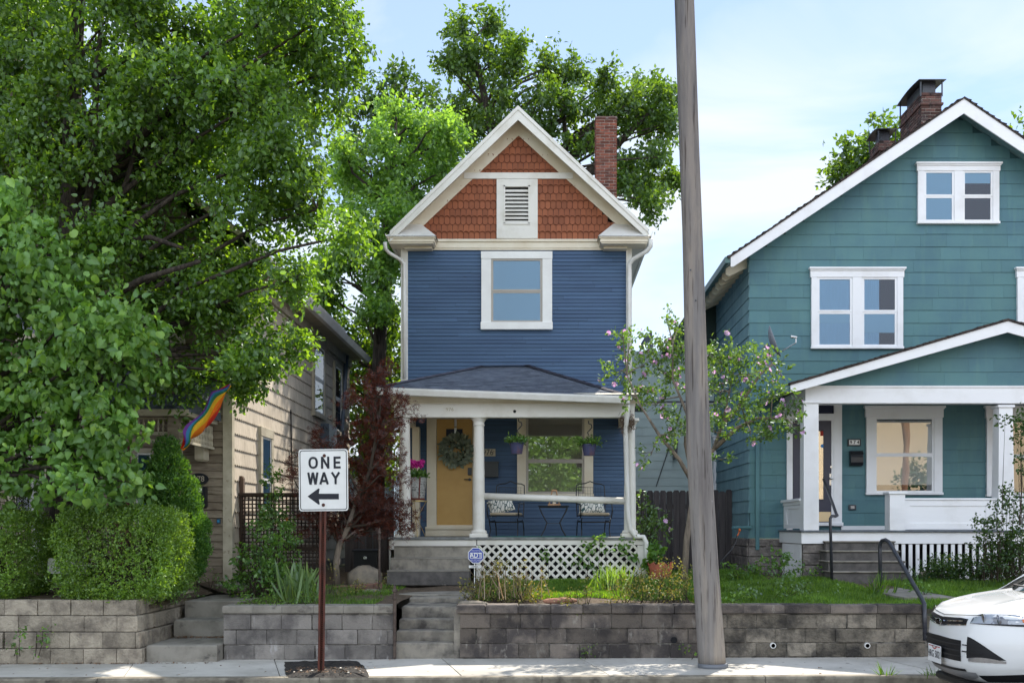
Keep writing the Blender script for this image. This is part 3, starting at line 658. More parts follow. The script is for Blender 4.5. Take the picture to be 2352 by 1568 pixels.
# downspouts
def spout(pts, mat, par, w=.035, name='downspout'):
    s = MB(); s.tube(pts, w, 8); return s.build(name, mat, par, smooth=True)
spout([P(884, 556, 20.05), P(886, 572, 20.1), P(893, 580, 20.2), P(921, 597, 20.38), P(928, 606, 20.41), P(929, 700, 20.41), P(929.5, 868, 20.41)], m_gutterw, house)
spout([P(1495, 548, 20.05), P(1494, 566, 20.1), P(1486, 577, 20.15), P(1456, 594, 20.3), P(1446, 606, 20.38), P(1445, 620, 20.38), P(1445, 760, 20.38), P(1444, 880, 20.38)], m_gutterw, house, .045)
# chimney
cy = 22.6
brickstack('chimney', X(1368, cy), X(1417, cy), cy, cy + .45, Z(560, cy), Z(272, cy), house, m_brick, .0668, .2)
s = MB(); s.box(X(1368, cy) - .01, X(1417, cy) + .01, cy - .01, cy + .46, Z(274, cy), Z(267, cy), .02); s.box(X(1378, cy), X(1400, cy), cy + .1, cy + .3, Z(268, cy), Z(264, cy), .01); s.build('chimney_cap', m_brickd, house)
# upper window
w1 = window(fb, X(1106, FB), X(1268, FB), Z(758, FB), Z(579, FB), house, m_cleanw, m_sash, tw=X(1128, FB) - X(1106, FB), head=Z(579, FB) - Z(596, FB), sill=Z(741, FB) - Z(758, FB), mid=.49, glass=m_glass, blinds=[[(0, 1)]], sw=.045)
# ---- porch ---------------------------------------------------------------------
po = house
pfx0, pfx1 = X(900, FP), X(1455, FP)
zfl = Z(1233, FP)
s = MB(); s.box(X(893, FP), X(1482, FP), FP - .03, FB - .02, zfl - .045, zfl, .006)
pf = s.build('porch_floor', M('worn porch floor paint', (.23, .24, .235), (.14, .145, .14), 6, .7, .3, 60), po)
tag(MB().box(X(1130, 18.7), X(1395, 18.7), 18.52, 19.9, zfl + .002, zfl + .012, .004).build('porch_rug', M('teal woven rug', (.03, .19, .17), (.05, .12, .12), 14, .9, -.5, 120), loc=(X(1260, 18.7), 19.2, zfl)), 'teal woven rug on the porch floor under the black metal chairs', 'rug')
s = MB(); s.box(X(897, FP), X(1094, FP), FP, FP + .04, Z(1262, FP), zfl - .05, .004); s.box(X(1096, FP), X(1482, FP), FP, FP + .04, Z(1251, FP), zfl - .05, .004)
s.build('skirt_board', m_white, po)
# skirting side wall left (white boards) + void behind the lattice
s = MB(); s.box(X(893, FP), X(893, FP) + .03, FP + .03, FB, .6, zfl - .06); s.build('skirt_side', m_white, po); s = MB(); s.box(X(1480, FP) - .03, X(1480, FP), FP + .03, FB, .6, zfl - .06); s.build('skirt_side', m_white, po)
s = MB(); s.box(X(1096, FP), X(1470, FP), FP + .35, FP + .37, .6, zfl - .06); s.build('crawl_space', m_dark, po)
# lattice
s = MB(); a0, a1, b0, b1 = X(1100, FP), X(1466, FP), Z(1338, FP), Z(1250, FP); pit = .165; wd = .045
def diag(sgn, y, th):
    h = b1 - b0; c0 = a0 - h
    while c0 < a1:
        if sgn > 0: t0, t1 = (a0 - c0) / h, (a1 - c0) / h
        else: t0, t1 = (c0 + h - a1) / h, (c0 + h - a0) / h
        t0, t1 = max(0, t0), min(1, t1)
        if t1 - t0 > .03:
            fx = (lambda t: c0 + t * h) if sgn > 0 else (lambda t: c0 + h - t * h)
            p = (fx(t0), b0 + h * t0); r_ = (fx(t1), b0 + h * t1)
            ln = math.hypot(r_[0] - p[0], r_[1] - p[1]); nx, nz = -(r_[1] - p[1]) / ln * wd / 2, (r_[0] - p[0]) / ln * wd / 2
            s.prism([(p[0] + nx, p[1] + nz), (r_[0] + nx, r_[1] + nz), (r_[0] - nx, r_[1] - nz), (p[0] - nx, p[1] - nz)], y, y + th)
        c0 += pit
diag(1, FP + .012, .009); diag(-1, FP + .003, .009)
s.build('lattice_skirt', m_white, po)
s = MB(); s.box(X(1094, FP), X(1103, FP), FP - .01, FP + .035, Z(1345, FP), Z(1252, FP), .004); s.box(X(1464, FP), X(1482, FP), FP - .01, FP + .035, Z(1345, FP), Z(1252, FP), .004)
s.build('lattice_post', m_white, po)
# concrete porch steps
SX0, SX1 = 891, 1078
t = thing('porch_steps', (X(985, 17.2), 17.3, .7), 'three old concrete steps with worn edges leading up to the blue house porch', 'steps')
for i, (y, pa, pb, pt, pbm) in enumerate(((17.1, 889, 1077, 1310, 1345), (17.5, 897, 1076, 1281, 1312), (17.9, 905, 1090, 1254, 1283))):
    s = MB(); s.box(X(pa, y), X(pb, y), y, y + (.42 if i < 2 else .6), Z(pbm, y), Z(pt, y), .02); s.build('step', (m_stepd, m_step, m_stepl)[i], t); s = MB(); s.box(X(pa, y) - .004, X(pb, y) + .004, y - .008, y + .37, Z(pt, y) - .014, Z(pt, y) + .004, .005); s.build('tread', m_conc, t)  # paler tread slabs carry the sky light on the step tops in their colour
# beam, gutter, roof
FG = FP - .32
zb0, zb1 = Z(958, FP), Z(926, FP)
s = MB(); s.box(X(905, FP), X(1458, FP), FP + .02, FP + .22, zb0, zb1, .008); bm = s.build('porch_beam', m_white, po)
s = MB(); s.box(X(905, FP), X(905, FP) + .15, FP + .22, FB - .03, zb0, zb1); s.box(X(1458, FP) - .15, X(1458, FP), FP + .22, FB - .03, zb0, zb1); s.build('porch_side_beam', m_cream, po)
s = MB()   # frieze above the beam, tilted soffit cove
s.extr([(X(895, FP), FP + .0, zb1 + .005), (X(895, FP), FG + .12, Z(902, FG + .12) - .02), (X(895, FP), FG + .16, Z(902, FG + .12) + .0), (X(895, FP), FP + .2, zb1 + .005)], (X(1466, FP) - X(895, FP), 0, 0))
s.extr([(X(905, FP), FP - .01, zb1 - .004), (X(905, FP), FP - .01, zb1 + .014), (X(905, FP), FP + .05, zb1 + .014), (X(905, FP), FP + .05, zb1 - .004)], (X(1458, FP) - X(905, FP), 0, 0))
s.build('porch_frieze', m_cream, po)
s = MB(); s.box(X(904, FP), X(1459, FP), FP - .014, FP - .008, zb1 + .012, zb1 + .024); s.build('bead_shadow_strip', m_gapt, po)  # dark strip painted in as the shadow of the bead moulding
s = MB(); gz0, gz1 = Z(893, FG), Z(914, FG); gx0, gx1 = X(866, FG), X(1447, FG)
prf = [(FG, 0), (FG + .02, -.085), (FG + .03, -.095), (FG + .10, -.095), (FG + .10, 0), (FG + .09, 0), (FG + .085, -.08), (FG + .035, -.08), (FG + .015, 0)]
s.add([(gx0, y, gz0 + z) for y, z in prf] + [(gx1, y, gz1 + z) for y, z in prf], [(i, (i + 1) % 9, (i + 1) % 9 + 9, i + 9) for i in range(9)] + [tuple(range(9)), tuple(range(17, 8, -1))])
s.build('porch_gutter', m_gutterw, po)
# porch ceiling
s = MB(); s.box(X(895, FP), X(1462, FP), FP + .2, FB - .02, zb1 - .02, zb1 + .01); s.build('porch_ceiling', m_cream, po)
el = Vector((X(862, FG), FG + .08, gz0 + .03)); er = Vector((X(1452, FG), FG + .08, gz1 + .03))
rl = Vector((X(1106, FB), FB - .02, Z(843, FB))); rr = Vector((X(1213, FB), FB - .02, Z(841, FB)))
bl_ = Vector((X(868, FB) - .1, FB - .02, el.z + .02)); br_ = Vector((X(1470, FB) + .1, FB - .02, er.z + .02))
s = MB(); s.add([el, er, rr, rl, bl_, br_, el - Vector((0, 0, .04)), er - Vector((0, 0, .04)), bl_ - Vector((0, 0, .04)), br_ - Vector((0, 0, .04))], [(0, 1, 2, 3), (0, 3, 4), (1, 5, 2), (0, 6, 7, 1), (6, 8, 9, 7), (0, 4, 8, 6), (1, 7, 9, 5)])
pr_ = s.build('porch_roof', m_shingle, po)
s = MB(); shingles(s, el + Vector((.02, 0, .006)), er + Vector((-.02, 0, .006)), rr + Vector((0, 0, .006)), rl + Vector((0, 0, .006)), .125, .3, .012, q)
s.build('roof_shingles', m_shingle, pr_)
s = MB()
for a, b in ((el, rl), (er, rr)):
    d = (b - a).normalized(); sd = d.cross(Vector((0, 0, 1))).normalized() * .12; n = 14
    for i in range(n):
        p0, p1 = a.lerp(b, i / n), a.lerp(b, (i + 1.2) / n if i < n - 1 else 1); u = Vector((0, 0, .035)); 
        s.add([p0 - sd + u * .3, p0 + u, p0 + sd + u * .3, p1 - sd + u * .1, p1 + u * .8, p1 + sd + u * .1], [(0, 1, 4, 3), (1, 2, 5, 4), (0, 3, 4, 1)])
a, b = rl, rr
s.add([a + Vector((-.05, -.02, .03)), b + Vector((.05, -.02, .03)), b + Vector((.1, -.16, -.0)), a + Vector((-.1, -.16, -.0))], [(0, 1, 2, 3)])
s.build('hip_cap', m_ridge, pr_)
s = MB(); s.extr([el + Vector((0, -.03, -.05)), er + Vector((0, -.03, -.05)), er + Vector((0, -.03, .01)), el + Vector((0, -.03, .01))], (0, .04, 0)); s.build('drip_edge', m_gutterw, pr_)
# columns
def column(px, r, ptop, pbot, mat=m_white, Y=FP + .14, par=po, cap=True):
    s = MB(); zt_, z0_ = Z(ptop, Y), Z(pbot, Y); cx_ = X(px, Y); h = zt_ - z0_
    s.lathe([(r * 1.25, .12), (r * 1.02, .15), (r * 1.0, h * .3), (r * .86, h - .2), (r * .86, h - .19), (r * 1.0, h - .185), (r * 1.0, h - .165), (r * .9, h - .16), (r * .92, h - .12), (r * 1.25, h - .07), (r * 1.3, h - .05)], (cx_, Y, z0_), 24)
    col = s.build('column', mat, par, smooth=False)
    s = MB(); s.box(cx_ - r * 1.45, cx_ + r * 1.45, Y - r * 1.45, Y + r * 1.45, zt_ - .052, zt_, .006); s.build('capital', mat, col)
    s = MB(); s.box(cx_ - r * 1.5, cx_ + r * 1.5, Y - r * 1.5, Y + r * 1.5, z0_, z0_ + .09, .008); s.lathe([(r * 1.3, .09), (r * 1.38, .12), (r * 1.2, .15)], (cx_, Y, z0_), 20); s.build('plinth', mat, col)
    return col
column(1100, .107, 954, 1236); column(930, .107, 945, 1236); column(1447, .107, 962, 1236)
# engaged pilasters on the house wall
for (a, b) in ((905, 943),):
    s = MB(); s.box(X(947, 20.3), X(963, 20.3) , 20.28, FB - .01, zfl, zb0, .005); s.build('pilaster', m_cream, po)
# rail
s = MB(); p0, p1 = P(1106, 1139, FP + .14), P(1440, 1150, FP + .14)
s.tube([p0, p1], .062, 12); s.build('porch_rail', m_white, po, smooth=True)
# beam house number in relief + porch lamp socket
s = MB(); cx_, cz_ = X(1033, FP), Z(940, FP); o_ = []
for i in range(24):
    an = 2 * math.pi * i / 24; o_.append((cx_ + .125 * max(-1, min(1, 1.25 * math.cos(an))), cz_ + .052 * max(-1, min(1, 1.35 * math.sin(an)))))
s.prism(o_, FP + .010, FP + .021); pq = s.build('number_plaque', m_white, po)
text('976', .085, (cx_, FP + .006, cz_), m_tantrim, 'lettering', pq, ext=.005, sx=1.15)
s = MB(); s.lathe([(.001, 0), (.022, 0), (.03, .02)], (X(1182, FP), FP + .005, Z(944, FP)), 12, 'y'); s.build('lamp_socket', m_dark, po)
# door
s = MB(); du0, du1, dv0, dv1 = X(1003, FB), X(1086, FB), Z(1205, FB), Z(962, FB)
fb.box(s, X(981, FB), du0, 0, .06, zfl, Z(948, FB), .005); fb.box(s, du1, X(1108, FB), 0, .06, zfl, Z(948, FB), .005)
fb.box(s, du0, du1, 0, .055, dv1, dv1 + .06); fb.box(s, X(978, FB), X(1110, FB), 0, .10, dv0 - .09, dv0 - .035, .006); fb.box(s, X(978, FB), X(1110, FB), 0, .07, zfl + .001, dv0 - .09, .006); fb.box(s, du0, du1, .0, .06, dv0 - .035, dv0)
df = s.build('door_frame', m_cream, po)
s = MB(); fb.box(s, du0 + .005, du1 - .005, 0, .03, dv0, dv1 - .003)
lu0, lu1, lv0, lv1 = X(1025, FB), X(1063, FB), Z(1015, FB), Z(985, FB)
for a in ((lu0 - .03, lu0, lv0 - .03, lv1 + .03), (lu1, lu1 + .03, lv0 - .03, lv1 + .03), (lu0, lu1, lv1, lv1 + .03), (lu0, lu1, lv0 - .03, lv0)): fb.box(s, a[0], a[1], .03, .042, a[2], a[3], .004)
fb.box(s, X(1020, FB), X(1068, FB), .03, .05, Z(982, FB) , Z(980, FB))
dr = s.build('front_door', m_door, po)
s = MB(); fb.box(s, lu0, lu1, .031, .036, lv0, lv1); s.build('door_pane', m_room, dr)
s = MB(); fb.box(s, X(1075, FB), X(1084, FB), .03, .06, Z(1091, FB), Z(1074, FB), .006); s.build('keypad', m_black, dr)
s = MB(); s.lathe([(.03, 0), (.03, .02), (.015, .025), (.015, .05)], (X(1079.5, FB), FB - .085, Z(1101, FB)), 14, 'y'); s.tube([(X(1079, FB), FB - .09, Z(1101, FB)), (X(1067, FB), FB - .09, Z(1101, FB))], .009, 8); s.build('door_handle', m_black, dr)
# porch window
w2_ = window(fb, X(1188, FB), X(1362, FB), Z(1141, FB), Z(945, FB), po, m_cream, m_sash, tw=X(1208, FB) - X(1188, FB), sill=.07, head=.10, mid=.42, glass=m_glassr, blinds=[[(0, 1)]], sw=.05)
for ch in w2_.children:
    if ch.name.startswith('blind'): ch.data.materials[0] = m_blindt
# downspout at the porch corner
spout([P(1441, 918, 18.3), P(1441, 945, 18.35), P(1438, 975, 18.42), P(1437, 990, 18.45), P(1440, 1100, 18.45), P(1443, 1190, 18.45), P(1447, 1213, 18.45), P(1459, 1232, 18.45), P(1478, 1232, 18.42), P(1484, 1245, 18.42), P(1485, 1340, 18.42)], m_gutterw, po, .045, 'porch_downspout')
# ---- the green house ---------------------------------------------------------
YG = 20.8; PG = 19.0
gx0 = X(1721, YG); gxa = X(2213, 20.3); gx1 = 2 * gxa - gx0; GB = 31.5
gh = thing('green_house', (gxa, YG, .8), 'large teal green shingled house with a wide white trimmed gable and a white panelled porch', 'house')
fg = Fr((0, YG, 0), (1, 0, 0), (0, -1, 0)); q = random.Random(5)
ga = (gxa, Z(262, YG)); slope = (Z(228, 20.3) - Z(590, 20.3)) / (X(2213, 20.3) - X(1680, 20.3))
zw = lambda u: ga[1] - abs(u - gxa) * slope
gzb = Z(1236, YG)
c = MB(); c.prism([(gx0 + .01, gzb), (gx1 - .01, gzb), (gx1 - .01, zw(gx1)), (gxa, ga[1] + .02), (gx0 + .01, zw(gx0))], YG + .005, GB); c.build('body', m_gapg, gh)
def xg(z):
    d = (ga[1] - z) / slope; return [(max(gx0, gxa - d), min(gx1, gxa + d))] if d > .05 else []
s = MB(); siding(s, fg, xg, gzb, ga[1], .257, .013, .62, .003, .002, q, .001, lap=.002); s.build('front_shingles', m_teal, gh)
fs_ = Fr((gx0, YG, 0), (0, 1, 0), (-1, 0, 0))
s = MB(); siding(s, fs_, rect(0, GB - YG), gzb, zw(gx0) - .05, .257, .016, .6, .003, .002, q, .002); s.build('side_shingles', m_tealside, gh)
s = MB()       # stone foundation
def stones(mb, fr, u0, u1, v0, v1, h=.20, w=.42, q=q, d=.02):
    z = v0; r_ = 0
    fr.box(mb, u0 + .01, u1 - .01, -.2, d - .02, v0, v1 - .01)
    while z < v1 - .02:
        zz = min(z + h, v1); u = u0 - (w / 2 if r_ % 2 else 0)
        while u < u1 - .01:
            a, b = max(u, u0), min(u + w * q.uniform(.8, 1.2), u1); u += w
            if b - a > .05: fr.box(mb, a + .005, b - .005, -.05, d + q.uniform(0, .03), z + .005, zz - .005, .015)
        z = zz; r_ += 1
stones(s, fg, gx0 - .02, X(1900, YG), .55, gzb - .002); stones(s, fs_, .03, 9, .55, gzb - .002); s.build('foundation', m_stone, gh)
# roof
YR2 = 20.3; rx, rz = X(2213, YR2), Z(228, YR2); ex, ez = X(1678, YR2), Z(591, YR2); ex2, ez2 = 2 * rx - ex, ez
s = MB()
for (e_, z_) in ((ex, ez), (ex2, ez2)):
    s.add([(rx, YR2, rz), (e_, YR2, z_), (e_, GB + .4, z_), (rx, GB + .4, rz), (rx, YR2, rz - .05), (e_, YR2, z_ - .05), (e_, GB + .4, z_ - .05), (rx, GB + .4, rz - .05)], [(0, 1, 2, 3), (4, 7, 6, 5), (0, 4, 5, 1), (1, 5, 6, 2), (2, 6, 7, 3)])
rf = s.build('roof', m_tealside, gh)
s = MB()
for sg, e_, z_ in ((-1, ex, ez), (1, ex2, ez2)):
    nn = Vector((sg * (rz - z_), 0, abs(e_ - rx))).normalized() * .015; dd = Vector((e_ - rx, 0, z_ - rz)).normalized() * .05
    shingles(s, Vector((e_, YR2 - .05, z_)) + nn + dd, Vector((e_, GB, z_)) + nn + dd, Vector((rx, GB, rz)) + nn, Vector((rx, YR2 - .05, rz)) + nn, .14, .35, .035, q)
    n = 42
    for i in range(n):     # ragged shingle edge along the rake
        a = Vector((rx, YR2 - .045, rz)).lerp(Vector((e_, YR2 - .045, z_)) + dd, i / n); b = Vector((rx, YR2 - .045, rz)).lerp(Vector((e_, YR2 - .045, z_)) + dd, (i + 1.1) / n)
        h = .045 + q.uniform(-.006, .012); s.extr([a, b, b + Vector((0, 0, h)), a + Vector((0, 0, h * .75))], (0, .3, 0))
s.build('roof_shingles', m_darkroof, rf)
s = MB(); bh = .285
for e_ in (ex, ex2):
    s.extr([(rx, YR2 - .025, rz), (rx, YR2 - .025, rz - bh * 1.02), (e_ + (.05 if e_ < rx else -.05), YR2 - .025, ez - .19), (e_, YR2 - .025, ez - .19), (e_, YR2 - .025, ez)], (0, .03, 0))
s.build('barge_board', m_greentrim, gh)
s = MB()       # gutter, rafters
pr = [(0, 0), (-.01, -.09), (-.04, -.12), (-.11, -.12), (-.12, -.02), (-.12, 0), (-.11, 0), (-.105, -.10), (-.03, -.10), (-.02, 0)]
s.extr([(ex + .01 + u, YR2, ez + .01 + v) for u, v in pr], (0, GB - YR2, 0)); s.box(ex - .11, ex, YR2 - .004, YR2 + .004, ez - .10, ez + .01); s.build('gutter', m_gutterg, gh)
y = YG + .2
while y < GB:
    s = MB(); s.extr([(ex + .03, y, ez - .05), (ex + .03, y, ez - .16), (ex + .10, y, ez - .20), (gx0, y, ez - .22 + (gx0 - ex) * slope * .6), (gx0, y, ez - .05 + (gx0 - ex) * slope)], (0, .05, 0)); s.build('rafter_tail', m_cream, gh); y += .42
# windows
def gw(a, b, t_, bt, Y=YG, **k): return window(fg, X(a, Y), X(b, Y), Z(bt, Y), Z(t_, Y), gh, m_greentrim, m_greentrim, **k)
gw(2106, 2292, 377, 516, tw=.125, head=.16, sill=.05, cols=2, mull=.17, mid=.5, cap=.05, blinds=[[(0, 1)], [(0, .24)]], sw=.045)
gw(1862, 2072, 617, 802, tw=.115, head=.19, sill=.05, cols=2, mull=.19, mid=.5, cap=.05, blinds=[[(.5, .66)], [(.5, .80)]], sw=.05, cur=[(0, 1), (0, .5)])
gw(2334, 2544, 617, 802, tw=.115, head=.19, sill=.05, cols=2, mull=.19, mid=.5, cap=.05, blinds=[[(0, .5)], [(0, .5)]], sw=.05)
fside = Fr((gx0, 0, 0), (0, 1, 0), (-1, 0, 0))
window(fside, 25.0, 26.3, 5.45, 6.85, gh, m_cream, m_cream, tw=.12, mid=.5, glass=m_glass, cap=.03)
window(fside, 24.7, 26.0, 2.3, 3.95, gh, m_greentrim, m_greentrim, tw=.12, mid=.5, glass=m_glass, cap=.03)
# porch: floor, fascia, piers
px0 = X(1841, PG); px1 = px0 + 6.6; zf = Z(1217, PG)
s = MB(); s.box(X(1838, PG), px1, PG - .05, YG - .02, zf - .035, zf, .005); s.build('porch_floor', M('grey porch boards', (.13, .15, .17), (.09, .10, .12), 8, .6, .2, 60, island=.1), gh)
s = MB(); x = X(1841, PG)
s.box(px0, px1, PG, PG + .04, Z(1248, PG), zf - .037, .004); s.box(px0, px0 + .04, PG + .041, YG - .02, Z(1248, PG), zf - .037, .004); s.build('porch_fascia', m_greentrim, gh)
s = MB(); s.box(X(1903, PG), px1, PG + .5, PG + .52, .6, zf - .08); s.build('crawl_space', m_dark, gh)
s = MB(); x = X(2056, PG)
while x < px1 - .05: s.box(x, x + .066, PG + .02, PG + .045, .76, Z(1249, PG), .003); x += .1312
s.box(X(2056, PG), px1, PG + .05, PG + .07, .74, .80); s.build('slatted_skirt', m_greentrim, gh)
s = MB(); x = X(1795, 20.3); y = 20.25
for i in range(13): s.box(px0 + .02, px0 + .05, PG + .15 + i * .115, PG + .15 + i * .115 + .085, .7, Z(1249, PG) - .002, .006)
s.box(px0 + .055, px0 + .07, PG + .15, YG - .1, .7, Z(1249, PG) - .003); s.build('ribbed_skirt', m_greentrim, gh)
s = MB(); fp_ = Fr((0, PG + .06, 0), (1, 0, 0), (0, -1, 0)); stones(s, fp_, px0 + .03, X(1896, PG), .6, Z(1249, PG) - .002, .22, .34); s.build('stone_pier', m_stone, gh)
s = MB(); fg.box(s, X(1931, YG), px1, .018, .04, zf, Z(1207, YG), .003); s.build('baseboard', m_greentrim, gh)
t = thing('porch_steps', (X(1980, 18.4), 18.3, .8), 'four stained concrete steps leading up to the green house porch', 'steps')
for i, (y, a, b, tp, bt) in enumerate(((18.0, 1912, 2088, 1312, 1340), (18.28, 1903, 2078, 1288, 1314), (18.56, 1899, 2066, 1264, 1290), (18.84, 1897, 2055, 1242, 1266))):
    s = MB(); s.box(X(a, y), X(b, y), y + .02, min(y + .6, PG + .02), Z(bt, y) - .03, Z(tp, y) - .035, .005); s.box(X(a, y) - .01, X(b, y) + .01, y, min(y + .6, PG - .005), Z(tp, y) - .035, Z(tp, y), .012); s.build('step', m_stepd, t); s = MB(); s.box(X(a, y) - .018, X(b, y) + .018, y - .012, min(y + .6, PG - .006), Z(tp, y) - .022, Z(tp, y) + .003, .006); s.build('tread', m_conc, t)  # light falling on the treads is put into the paler slab colour
# porch columns
def gcol(a, b, top, ybot, Y=PG + .12, capn=True, tap=0):
    s = MB(); x0_, x1_ = X(a, Y - .15), X(b, Y - .15); z1_ = Z(top, Y - .15); z0_ = ybot; w = x1_ - x0_
    y0_, y1_ = Y - .15, Y - .15 + w
    tp_ = tap * w
    vs = [(x0_, y0_, z0_), (x1_, y0_, z0_), (x1_, y1_, z0_), (x0_, y1_, z0_), (x0_ + tp_, y0_ + tp_, z1_), (x1_ - tp_, y0_ + tp_, z1_), (x1_ - tp_, y1_ - tp_, z1_), (x0_ + tp_, y1_ - tp_, z1_)]
    s.add(vs, [(0, 3, 2, 1), (4, 5, 6, 7), (0, 1, 5, 4), (1, 2, 6, 5), (2, 3, 7, 6), (3, 0, 4, 7)])
    n = 7                                   # fluting ribs on the shaft
    for i in range(n):
        u = .14 + .72 * i / (n - 1); 
        if w > .2 and z1_ - z0_ > .5: 
            xa = x0_ + w * u; za, zb_ = z0_ + .12, z1_ - .25
            ya = lambda z: y0_ + tp_ * (z - z0_) / (z1_ - z0_) - .004
            s.add([(xa - .008, ya(za), za), (xa + .008, ya(za), za), (x0_ + w * .5 + (xa - x0_ - w * .5) * (1 - 2 * tap) + .008, ya(zb_), zb_), (x0_ + w * .5 + (xa - x0_ - w * .5) * (1 - 2 * tap) - .008, ya(zb_), zb_), (xa, ya(za) + .008, za), (x0_ + w * .5 + (xa - x0_ - w * .5) * (1 - 2 * tap), ya(zb_) + .008, zb_)], [(0, 1, 2, 3)])
    o = s.build('column', m_greentrim, gh)
    s = MB(); k = .03; s.box(x0_ - k + tp_, x1_ + k - tp_, y0_ - k + tp_, y1_ + k - tp_, z1_, z1_ + .045, .006); s.build('capital', m_greentrim, o); return o
gcol(1846, 1881, 926, zf, tap=.02); gcol(2293, 2331, 935, zf, tap=.09); gcol(2044, 2079, 1134, zf, tap=.0)
s = MB(); a, b = X(2080, PG), X(2300, PG); yr = PG + .08
for (a, b) in ((X(2080, PG), X(2296, PG)), (X(2332, PG), px1)):
    s.box(a, b, yr, yr + .09, zf + .02, Z(1148, PG), 0); s.box(a, b, yr - .03, yr + .12, Z(1148, PG), Z(1143, PG), .006)
    z0_, z1_ = Z(1201, PG), Z(1161, PG)
    s.box(a, b, yr - .014, yr, z1_, Z(1149, PG)); s.box(a, b, yr - .014, yr, zf + .02, z0_); s.box(a, a + .10, yr - .014, yr, z0_, z1_); s.box(b - .22, b, yr - .014, yr, z0_, z1_)
s.build('panelled_rail', m_greentrim, gh)
s = MB(); xr0 = px0 + .06; s.box(xr0, xr0 + .07, PG + .2, YG - .2, zf + .03, Z(1150, PG)); s.box(xr0 - .06, xr0 + .12, PG + .2, YG - .12, Z(1150, PG), Z(1143, PG), .01)
s.box(xr0 - .03, xr0, PG + .2, YG - .2, Z(1158, PG), Z(1150, PG), .01)
s.box(xr0 - .014, xr0, PG + .2, YG - .2, Z(1166, PG), Z(1158, PG)); s.box(xr0 - .014, xr0, PG + .2, YG - .2, zf + .03, Z(1203, PG)); s.box(xr0 - .014, xr0, PG + 1.35, YG - .2, Z(1203, PG), Z(1166, PG)); s.build('side_rail', m_greentrim, gh)
# beam, porch gable
s = MB(); z0_, z1_ = Z(926, PG), Z(887, PG); s.box(X(1850, PG), px1, PG + .0, PG + .2, z0_, z1_, .006); s.box(X(1850, PG), X(1850, PG) + .18, PG + .2, YG, z0_, z1_, 0); s.box(X(1845, PG), px1, PG - .02, PG + .02, z1_ - .02, z1_ + .01); s.build('porch_beam', m_greentrim, gh)
s = MB(); s.box(X(1850, PG) + .1, px1, PG + .15, YG - .02, z1_ - .03, z1_); s.build('porch_ceiling', m_greentrim, gh)
YP = 18.65; qx, qz = X(2315, YP), Z(737, YP); tx, tz = X(1816, YP), Z(884, YP); sl2 = (qz - tz) / (qx - tx); tx2 = 2 * qx - tx
fgp = Fr((0, PG + .02, 0), (1, 0, 0), (0, -1, 0))
s = MB(); siding(s, fgp, lambda z: [(qx - (qz - .1 - z) / sl2, qx + (qz - .1 - z) / sl2)] if z < qz - .15 else [], z1_ + .01, qz, .257, .011, .62, .002, .002, q, .001, lap=.002)
s.prism([(X(1850, PG), z1_ + .01), (px1, z1_ + .01), (qx, qz - .08)], PG + .022, PG + .06); s.build('porch_gable', m_teal, gh)
s = MB()
for e_ in (tx, tx2):
    s.extr([(qx, YP, qz), (qx, YP, qz - .205), (e_, YP, tz - .14), (e_, YP, tz)], (0, .03, 0))
s.build('porch_barge_board', m_greentrim, gh)
s = MB()
for e_ in (tx, tx2):
    s.add([(qx, YP + .031, qz), (e_, YP + .031, tz), (e_, YG - .005, tz), (qx, YG - .005, qz), (qx, YP + .031, qz - .04), (e_, YP + .031, tz - .04), (e_, YG - .005, tz - .04), (qx, YG - .005, qz - .04)], [(0, 1, 2, 3), (4, 7, 6, 5), (0, 4, 5, 1), (1, 5, 6, 2)])
pr2 = s.build('porch_roof', m_greentrim, gh)
s = MB()
for sg, e_ in ((-1, tx), (1, tx2)):
    nn = Vector((sg * (qz - tz), 0, abs(e_ - qx))).normalized() * .012
    shingles(s, Vector((e_, YP - .03, tz)) + nn, Vector((e_, YG - .02, tz)) + nn, Vector((qx, YG - .02, qz)) + nn, Vector((qx, YP - .03, qz)) + nn, .14, .3, .03, q)
    n = 36
    for i in range(n):
        A_, B_ = Vector((qx, YP - .03, qz + .006)), Vector((e_, YP - .03, tz + .006)); a = A_.lerp(B_, i / n); b = A_.lerp(B_, (i + 1.1) / n); h = .04 + q.uniform(-.005, .01)
        s.extr([a, b, b + Vector((0, 0, h)), a + Vector((0, 0, h * .8))], (0, .25, 0))
s.build('roof_shingles', m_darkroof, pr2)
s = MB(); s.extr([(tx + .01 + u * 1.2, YP + .06, tz + .0 + v) for u, v in pr], (0, YG - YP - .1, 0)); s.box(tx - .14, tx + .01, YP + .052, YP + .06, tz - .12, tz + .0); s.build('porch_gutter', m_gutterg, gh)
s = MB(); s.box(X(1735, YG - .04), X(1743.5, YG - .04), YG - .075, YG - .02, Z(1262, YG), Z(930, YG), .01); s.build('downspout', m_teal, gh)
# door with transom
s = MB(); D0, D1 = X(1819, YG), X(1914, YG); zt0 = Z(920, YG)
fg.box(s, X(1806, YG), D0, 0, .06, zf, zt0, .005); fg.box(s, D1, X(1932, YG), 0, .06, zf + .07, zt0, .005); fg.box(s, D0, D1, 0, .05, Z(966, YG), Z(950, YG), .005); fg.box(s, D0, D1, 0, .06, Z(931, YG), zt0)
fg.box(s, D0 - .05, X(1934, YG), 0, .10, Z(1207, YG), Z(1199, YG), .006); fg.box(s, D1 - .05, D1, 0, .045, Z(1199, YG), Z(966, YG)); dfr = s.build('door_frame', m_greentrim, gh)
s = MB(); fg.box(s, D0, D1, .018, .022, Z(950, YG), Z(931, YG)); s.build('transom_pane', m_room, dfr)
s = MB(); fg.box(s, D0, D1 - .05, .0, .03, Z(1199, YG), Z(966, YG)); 
L0, L1, l0, l1 = X(1840, YG), X(1890, YG), Z(1146, YG), Z(990, YG)
